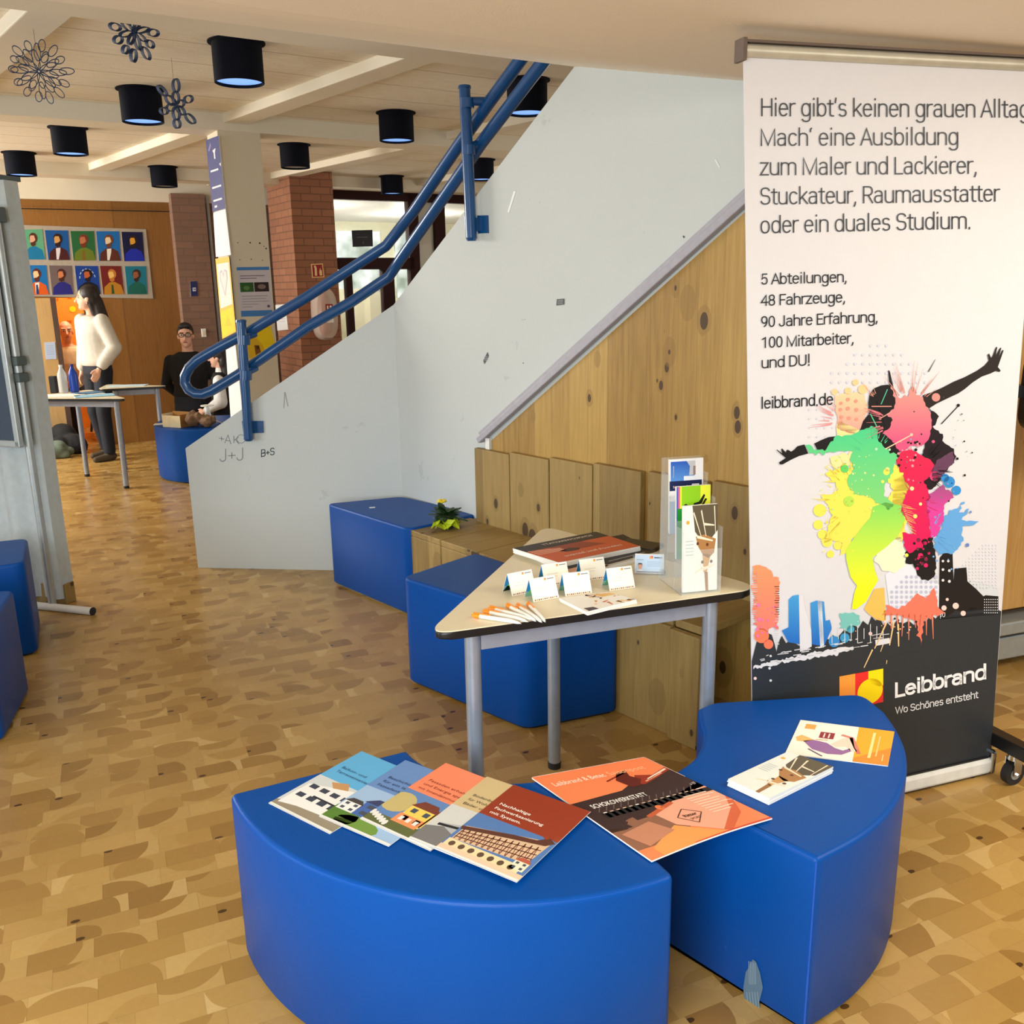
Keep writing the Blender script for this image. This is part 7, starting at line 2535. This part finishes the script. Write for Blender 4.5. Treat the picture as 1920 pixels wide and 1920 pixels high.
# ---------------------------------------------------------------- seated figures
def seated(label, loc, rz, seat_h, top, low, hairc, kind):
    root, Mf = figure(label, loc, rz, None)
    z0 = seat_h + 0.07
    k = 0.97
    hc = Vector((0, -0.015, z0 + 0.70 * k)); HR = Matrix.Rotation(math.radians({'man': 6, 'girl': 60, 'elder': -10}[kind]), 3, 'Z')
    sh = {s: Vector((s * 0.185, 0.0, z0 + 0.475)) for s in (-1, 1)}
    if kind == 'man':
        el = {s: Vector((s * 0.225, 0.07, z0 + 0.215)) for s in (-1, 1)}; wr = {s: Vector((s * 0.16, 0.16, z0 + 0.03)) for s in (-1, 1)}
    else:
        el = {s: Vector((s * 0.25, 0.02, z0 + 0.21)) for s in (-1, 1)}; wr = {s: Vector((s * 0.14, -0.20, z0 + 0.13)) for s in (-1, 1)}
    hip = {s: Vector((s * 0.09, 0.0, z0)) for s in (-1, 1)}
    kn = {s: Vector((s * 0.15, -0.40, z0 - 0.02)) for s in (-1, 1)}
    an = {s: Vector((s * 0.13, -0.36, 0.08)) for s in (-1, 1)}
    m = MB()
    head_shapes(m, HR, hc)
    m.caps((0, 0.01, z0 + 0.49), (0, 0, z0 + 0.64), 0.056, 0.052)
    tors = [(0, 0, -0.06, 0.12, 0.09), (0, 0, 0.0, 0.165, 0.115), (0, 0, 0.15, 0.140, 0.100), (0, -0.005, 0.33, 0.165, 0.115), (0, 0, 0.46, 0.180, 0.092), (0, 0, 0.53, 0.08, 0.065)]
    loft(m, [(a, b, z0 + c, d, e) for a, b, c, d, e in tors])
    for s in (-1, 1):
        m.caps(sh[s], el[s], 0.044, 0.038); m.caps(el[s], wr[s], 0.038, 0.027)
        hand(m, wr[s], (wr[s] - el[s]), Vector((s, 0.1, 0.4)), 1.0, 0.7)
        m.caps(hip[s], kn[s], 0.085, 0.058); m.caps(kn[s], an[s], 0.054, 0.036)
        m.caps(an[s] + Vector((0, 0.02, -0.035)), an[s] + Vector((0, -0.14, -0.048)), 0.036, 0.026)
    body = remeshed(m, 'body', SKIN, root, 0.0085, 3, Mf)
    face_parts(body, Mf.to_3x3() @ HR, Mf @ hc, glasses=(kind == 'man'), brow=HAIR)
    m = MB()
    loft(m, [(a, b, z0 + c, d + 0.014, e + 0.014) for a, b, c, d, e in [(0, 0, -0.01, 0.162, 0.112)] + tors[2:5]] + [(0, 0, z0 + 0.515, 0.10, 0.082)])
    if kind != 'girl':
        for s in (-1, 1):
            m.caps(sh[s] - Vector((s * 0.006, 0, 0.004)), el[s], 0.062, 0.052); m.caps(el[s], el[s] + (wr[s] - el[s]) * 0.9, 0.050, 0.040)
    remeshed(m, 'sweater' if kind == 'man' else ('vest' if kind == 'girl' else 'shirt'), top, root, 0.011, 4, Mf)
    if kind == 'girl':
        m = MB()
        for s in (-1, 1):
            m.caps(sh[s], el[s], 0.066, 0.074); m.caps(el[s], el[s] + (wr[s] - el[s]) * 0.85, 0.072, 0.042)
        m.caps((0, 0, z0 + 0.49), (0, 0, z0 + 0.545), 0.070, 0.056)
        remeshed(m, 'blouse', WHITE_C, root, 0.011, 4, Mf)
    m = MB()
    loft(m, [(0, 0, z0 - 0.075, 0.15, 0.11), (0, 0, z0 - 0.02, 0.178, 0.128), (0, 0, z0 + 0.06, 0.168, 0.12)])
    for s in (-1, 1):
        m.caps(hip[s], kn[s], 0.096, 0.074); m.caps(kn[s], an[s], 0.072, 0.054)
    remeshed(m, 'trousers', low, root, 0.012, 4, Mf)
    for s in (-1, 1):
        m = MB(); a = an[s]
        m.caps(a + Vector((0, 0.03, -0.036)), a + Vector((0, -0.03, -0.036)), 0.042, 0.043); m.caps(a + Vector((0, -0.03, -0.040)), a + Vector((0, -0.15, -0.046)), 0.041, 0.031)
        remeshed(m, 'shoe', 'black', root, 0.010, 3, Mf)
    if hairc is not None:
        m = MB(); RT = lambda x, y, z: hc + HR @ Vector((x, y, z))
        if kind == 'man':
            m.ball(RT(0, 0.024, 0.044), (0.077, 0.092, 0.084), 18, rot=HR); m.caps(RT(-0.03, -0.052, 0.088), RT(0.03, -0.052, 0.092), 0.022, 0.024)
            for s in (-1, 1):
                m.caps(RT(s * 0.066, 0.0, 0.05), RT(s * 0.069, 0.01, 0.0), 0.014, 0.008)
            m.ball(RT(0, 0.060, 0.0), (0.070, 0.052, 0.070), 14, rot=HR)
        else:
            m.ball(RT(0, 0.028, 0.034), (0.084, 0.094, 0.094), 18, rot=HR); m.ball(RT(0, 0.07, -0.05), (0.085, 0.06, 0.11), 14, rot=HR); m.caps(RT(0.0, 0.09, -0.06), RT(0.02, 0.10, -0.30), 0.072, 0.05)
        remeshed(m, 'hair', hairc, root, 0.009, 2, Mf)
    return root


# ---------------------------------------------------------------- two people standing on the lower steps beside the column
def standing(label, loc, rz, head_rz, H, kind):
    root, M0 = figure(label, loc, rz, None)
    k = H / 1.67
    Mf = M0 @ Matrix.Diagonal((k, k, k, 1))
    HR = Matrix.Rotation(math.radians(head_rz), 3, 'Z')
    hc = Vector((0, -0.015, 1.555)); w = 1.08 if kind == 'man' else 0.96
    sh = {s: Vector((s * 0.160 * w, 0, 1.320)) for s in (-1, 1)}
    if kind == 'man':
        el = {s: Vector((s * 0.245, 0.055, 1.085)) for s in (-1, 1)}; wr = {s: Vector((s * 0.11, 0.15, 0.92)) for s in (-1, 1)}
    else:
        el = {s: Vector((s * 0.235, 0.02, 1.10)) for s in (-1, 1)}; wr = {s: Vector((s * 0.15, -0.17, 1.0)) for s in (-1, 1)}
    hip = {s: Vector((s * 0.09, 0, 0.86)) for s in (-1, 1)}
    kn = {s: Vector((s * 0.105, -0.015, 0.47)) for s in (-1, 1)}
    an = {s: Vector((s * 0.115, 0.03, 0.075)) for s in (-1, 1)}
    tors = [(0, 0, 0.80, 0.10, 0.08), (0, 0, 0.86, 0.155, 0.105), (0, 0, 0.95, 0.150, 0.105), (0, 0, 1.07, 0.130, 0.095), (0, -0.01, 1.22, 0.150, 0.108), (0, 0, 1.34, 0.168, 0.088), (0, 0, 1.395, 0.08, 0.06)]
    tors = [(a, b, c, d_ * w, e) for a, b, c, d_, e in tors]
    m = MB()
    head_shapes(m, HR, hc)
    m.caps((0, 0.012, 1.36), (0, 0.0, 1.50), 0.054, 0.050)
    loft(m, tors)
    for s in (-1, 1):
        m.caps(sh[s], el[s], 0.042, 0.036); m.caps(el[s], wr[s], 0.036, 0.026)
        hand(m, wr[s], (wr[s] - el[s]), Vector((s, 0.1, 0.4)), 0.95, 0.6)
        m.caps(hip[s], kn[s], 0.078, 0.054); m.caps(kn[s], an[s], 0.050, 0.034)
        m.caps(an[s] + Vector((0, 0.02, -0.03)), an[s] + Vector((0, -0.13, -0.045)), 0.034, 0.026)
    body = remeshed(m, 'body', SKIN, root, 0.008, 3, Mf)
    face_parts(body, Mf.to_3x3() @ HR, Mf @ hc, glasses=(kind == 'man'))
    m = MB()
    loft(m, [(0, 0, 0.975 if kind == 'man' else 0.90, 0.164 * w, 0.116)] + [(a, b, c, d_ + 0.018, e + 0.016) for a, b, c, d_, e in (tors[3:6] if kind == 'man' else tors[2:6])] + [(0, 0, 1.402, 0.088, 0.074)])
    if kind == 'man':
        for s in (-1, 1):
            m.caps(sh[s] - Vector((s * 0.004, 0, 0.004)), el[s], 0.062, 0.052); m.caps(el[s], el[s] + (wr[s] - el[s]) * 0.94, 0.052, 0.038)
    remeshed(m, 'sweater' if kind == 'man' else 'vest', BLACK, root, 0.010, 4, Mf)
    if kind == 'girl':
        m = MB()
        for s in (-1, 1):
            m.caps(sh[s] - Vector((s * 0.004, 0, 0)), el[s], 0.062, 0.072); m.caps(el[s], el[s] + (wr[s] - el[s]) * 0.85, 0.070, 0.044)
        m.caps((0, 0.006, 1.385), (0, 0.004, 1.425), 0.066, 0.058)
        remeshed(m, 'blouse', WHITE_C, root, 0.010, 4, Mf)
    m = MB()
    loft(m, [(0, 0, 0.79, 0.11, 0.09), (0, 0, 0.85, 0.170, 0.120), (0, 0, 0.93, 0.162 * w, 0.114), (0, 0, 0.99, 0.152 * w, 0.110)])
    for s in (-1, 1):
        m.caps(hip[s], kn[s], 0.088, 0.068); m.caps(kn[s], an[s] + Vector((0, 0, 0.02)), 0.066, 0.056)
    remeshed(m, 'trousers', NAVYT if kind == 'man' else BLACK, root, 0.010, 4, Mf)
    for s in (-1, 1):
        m = MB(); a = an[s]
        m.caps(a + Vector((0, 0.025, -0.033)), a + Vector((0, -0.03, -0.033)), 0.040, 0.041); m.caps(a + Vector((0, -0.03, -0.036)), a + Vector((0, -0.15, -0.044)), 0.039, 0.029)
        remeshed(m, 'shoe', 'black', root, 0.009, 3, Mf)
    m = MB(); RT = lambda x, y, z: hc + HR @ Vector((x, y, z))
    if kind == 'man':
        m.ball(RT(0, 0.024, 0.044), (0.076, 0.092, 0.084), 18, rot=HR); m.caps(RT(-0.03, -0.050, 0.088), RT(0.03, -0.050, 0.094), 0.022, 0.026)
        for s in (-1, 1):
            m.caps(RT(s * 0.064, 0.0, 0.05), RT(s * 0.068, 0.01, 0.0), 0.014, 0.008)
        m.ball(RT(0, 0.058, 0.0), (0.070, 0.052, 0.070), 14, rot=HR)
    else:
        m.ball(RT(0, 0.028, 0.034), (0.084, 0.094, 0.094), 18, rot=HR); m.ball(RT(0, 0.07, -0.05), (0.085, 0.06, 0.11), 14, rot=HR); m.caps(RT(0.0, 0.085, -0.06), RT(0.02, 0.10, -0.32), 0.074, 0.055)
    remeshed(m, 'hair', plain('short_black_hair', C(26, 20, 18), 0.5) if kind == 'man' else HAIR, root, 0.009, 2, Mf)
    return root


standing('person in black sweater and glasses, short dark hair, standing with arms behind the back', Vector((-3.265, 9.34, WZ)), math.radians(6), 8, 1.75, 'man')
standing('person in black vest and white sleeves, long dark hair, standing beside the column', Vector((-2.86, 9.06, WZ)), math.radians(-84), -10, 1.53, 'girl')

# school chair in the doorway with a person on it
def school_chair(label, Mx, col, wood):
    t = thing('school_chair', label, 'chair', Mx.translation, 0, None)
    m = MB(); m.box((0, 0, 0.435), (0.40, 0.38, 0.016), bevel=0.006); m.build('seat', wood, t, M=Mx)
    m = MB(); m.box((0, 0.19, 0.74), (0.38, 0.014, 0.18), bevel=0.006); m.build('backrest', wood, t, M=Mx)
    for s in (-1, 1):
        m = MB(); m.tube([(s * 0.18, -0.17, 0.425), (s * 0.19, 0.0, 0.40), (s * 0.18, 0.17, 0.44), (s * 0.17, 0.205, 0.82)], 0.014, 10); m.build('side_frame', col, t, M=Mx)
        m = MB(); m.tube([(s * 0.19, 0.0, 0.40), (s * 0.20, -0.22, 0.014)], 0.014, 10); m.build('leg', col, t, M=Mx)
        m = MB(); m.tube([(s * 0.19, 0.0, 0.40), (s * 0.20, 0.24, 0.014)], 0.014, 10); m.build('leg', col, t, M=Mx)
    return t


chw = plain('orange_beech', C(214, 140, 60), 0.45)
Mch = Mfw @ frame((d0 + 0.10, 0.80, 0), math.radians(12))
school_chair('blue-framed school chair with beech seat inside the orange doorway', Mch, plain('chair_blue', C(56, 120, 206), 0.35), chw)
pz = Mfw @ Vector((d0 + 0.10, 0.80, 0))
seated('person in cream shirt with very short hair, seated inside the orange doorway', pz, AF + math.radians(12), 0.44, CREAM_C, NAVYT, None, 'elder')

# ================================================================== SMALL THINGS IN THE HALL
def bottle(label, x, y, z, prof, matb, cap, capm, group='bottles on the hall table'):
    t = thing('bottle', label, 'bottle', (x, y, z), 0, group)
    m = MB(); m.lathe((x, y, z), prof, 18); m.build('body', matb, t)
    m = MB(); m.lathe((x, y, z + prof[-1][1]), [(0.015, 0), (0.015, 0.018)], 12); m.build('cap', capm, t)
    return t


bp = [(0.030, 0), (0.038, 0.01), (0.038, 0.14), (0.034, 0.17), (0.014, 0.215), (0.013, 0.225)]
q = onz(114, 738, TH + 0.002); clearb = mat_glass('clear_bottle', (0.85, 0.92, 0.95, 1), 0.05, 0.6)
bottle('clear water bottle on the hall table, left of the blue one', q.x, q.y + 0.06, TH, bp, clearb, 0, 'white')
q = onz(125, 737, TH + 0.002)
bottle('blue-wrapped water bottle on the hall table', q.x + 0.035, q.y + 0.08, TH, bp, plain('blue_bottle', C(30, 76, 190), 0.25), 0, plain('blue_cap', C(20, 40, 130), 0.4))
q = onz(104, 738, TH + 0.002)
m = MB(); m.box((q.x - 0.03, q.y + 0.05, TH + 0.075), (0.055, 0.05, 0.148), bevel=0.006)
tag(m.build('speaker', 'black'), 'small black upright box beside the bottles on the hall table', 'speaker')
for (cx, cy, w, d, r, lab, cm) in ((-3.80, 7.72, 0.34, 0.22, 0.1, 'white paper sheets lying at the left of the bottle table', 'paper'), (-3.50, 7.66, 0.30, 0.20, 0.5, 'light blue folder lying at the right of the bottle table', plain('light_blue_card', C(140, 196, 226), 0.6)), (-3.66, 7.90, 0.22, 0.16, 0.9, 'darker blue leaflet lying under the folder edge on the bottle table', plain('mid_blue_card', C(70, 130, 180), 0.6)), (-3.55, 8.47, 0.34, 0.15, 0.1, 'pale blue sheet lying on the rear hall table', plain('pale_blue_card', C(196, 222, 236), 0.6))):
    m = MB(); m.box((cx, cy, TH + 0.003), (w, d, 0.005), rz=r)
    tag(m.build('paper_sheets', cm), lab, 'paper'); 

# things on the far ottoman
zo = 0.4705
q = onz(328, 802, zo)
cb_ = thing('carton', 'open cream carton on the lighter blue curved ottoman', 'box', (q.x, q.y + 0.08, zo))
brown = plain('brown_card', C(170, 120, 56), 0.7); crm = plain('cream_card', C(232, 220, 184), 0.7)
m = MB()
Mk = frame((q.x - 0.01, q.y + 0.09, zo), math.radians(-24))
m.box((0, -0.065, 0.05), (0.20, 0.004, 0.10)); m.box((-0.10, 0, 0.055), (0.004, 0.13, 0.11)); m.build('side_panel', crm, cb_, M=Mk)
m = MB(); m.box((0.10, 0, 0.055), (0.004, 0.13, 0.11)); m.box((0, 0.065, 0.06), (0.20, 0.004, 0.12)); m.box((0, 0, 0.003), (0.20, 0.13, 0.004)); m.build('inner_panel', brown, cb_, M=Mk)
q = onz(366, 803, zo)
m = MB()
g = random.Random(12)
for k in range(16):
    m.ball((q.x + 0.035 + g.uniform(-0.09, 0.09), q.y + 0.06 + g.uniform(-0.06, 0.06), zo + g.uniform(0.03, 0.10)), (g.uniform(0.03, 0.06), g.uniform(0.03, 0.05), g.uniform(0.025, 0.045)), 9, rot=Euler((g.uniform(0, 3), g.uniform(0, 3), 0)).to_matrix())
bm = m.bm
for v in bm.verts:
    v.co += Vector((g.uniform(-1, 1), g.uniform(-1, 1), g.uniform(-1, 1))) * 0.008
    v.co.z = max(v.co.z, zo + 0.001)
bagm = plain('crumpled_brown_bag', C(120, 92, 68), 0.75, var=0.4, scale=25)
o = remeshed(m, 'paper_bag', bagm, None, 0.008, 1)
for p in o.data.polygons:
    p.use_smooth = False
tag(o, 'crumpled dark brown paper bag beside the carton on the far ottoman', 'bag')
q = onz(375, 800, zo)
cup = thing('goblet', 'clear plastic goblet with white foot turned upside down behind the brown bag', 'cup', (q.x, q.y + 0.22, zo))
m = MB(); m.lathe((q.x, q.y + 0.235, zo), [(0.034, 0.0), (0.030, 0.07), (0.016, 0.13), (0.006, 0.145)], 16); m.build('bowl', clearb, cup)
m = MB(); m.lathe((q.x, q.y + 0.235, zo), [(0.004, 0.145), (0.056, 0.148), (0.056, 0.156)], 18); m.build('foot', 'white', cup)
q = onz(401, 796, zo)
m = MB(); m.slab([(q.x - 0.05, q.y + 0.02, zo + 0.05), (q.x + 0.06, q.y + 0.05, zo + 0.001), (q.x + 0.01, q.y + 0.13, zo + 0.001), (q.x - 0.06, q.y + 0.10, zo + 0.05)], (0, 0, 0.003))
tag(m.build('folded_card', crm), 'small folded cream card right of the brown bag on the far ottoman', 'card')
q = onz(296, 797, zo)
m = MB(); m.box((q.x + 0.01, q.y + 0.03, zo + 0.004), (0.10, 0.08, 0.006), rz=0.2)
tag(m.build('paper_note', 'paper'), 'white note on the left rim of the far ottoman', 'paper')

# bags on the floor at the left of the doorway
def lumpy(name, label, cat, c, dims, matx, seed, n=14):
    g = random.Random(seed); m = MB()
    for k in range(n):
        r = g.uniform(0.35, 0.6)
        x, y, z = g.uniform(-0.5, 0.5), g.uniform(-0.5, 0.5), g.uniform(0, 0.6)
        m.ball((c[0] + x * dims[0], c[1] + y * dims[1], max(r * 0.4 * dims[2], z * dims[2])), (r * dims[0] * 0.55, r * dims[1] * 0.6, r * dims[2] * 0.6), 10)
    for v in m.bm.verts:
        v.co.z = max(v.co.z, 0.001)
    return tag(remeshed(m, name, matx, None, 0.014, 2), label, cat)


lumpy('rucksack', 'black rucksack heap on the floor by the open oak door', 'bag', (-4.66, 9.22, 0), (0.46, 0.24, 0.36), BLACK, 4)
lumpy('jacket', 'grey-green jacket dropped in front of the black rucksack', 'jacket', (-4.62, 8.98, 0), (0.34, 0.14, 0.20), plain('grey_green_cloth', C(96, 110, 96), 0.85), 6)
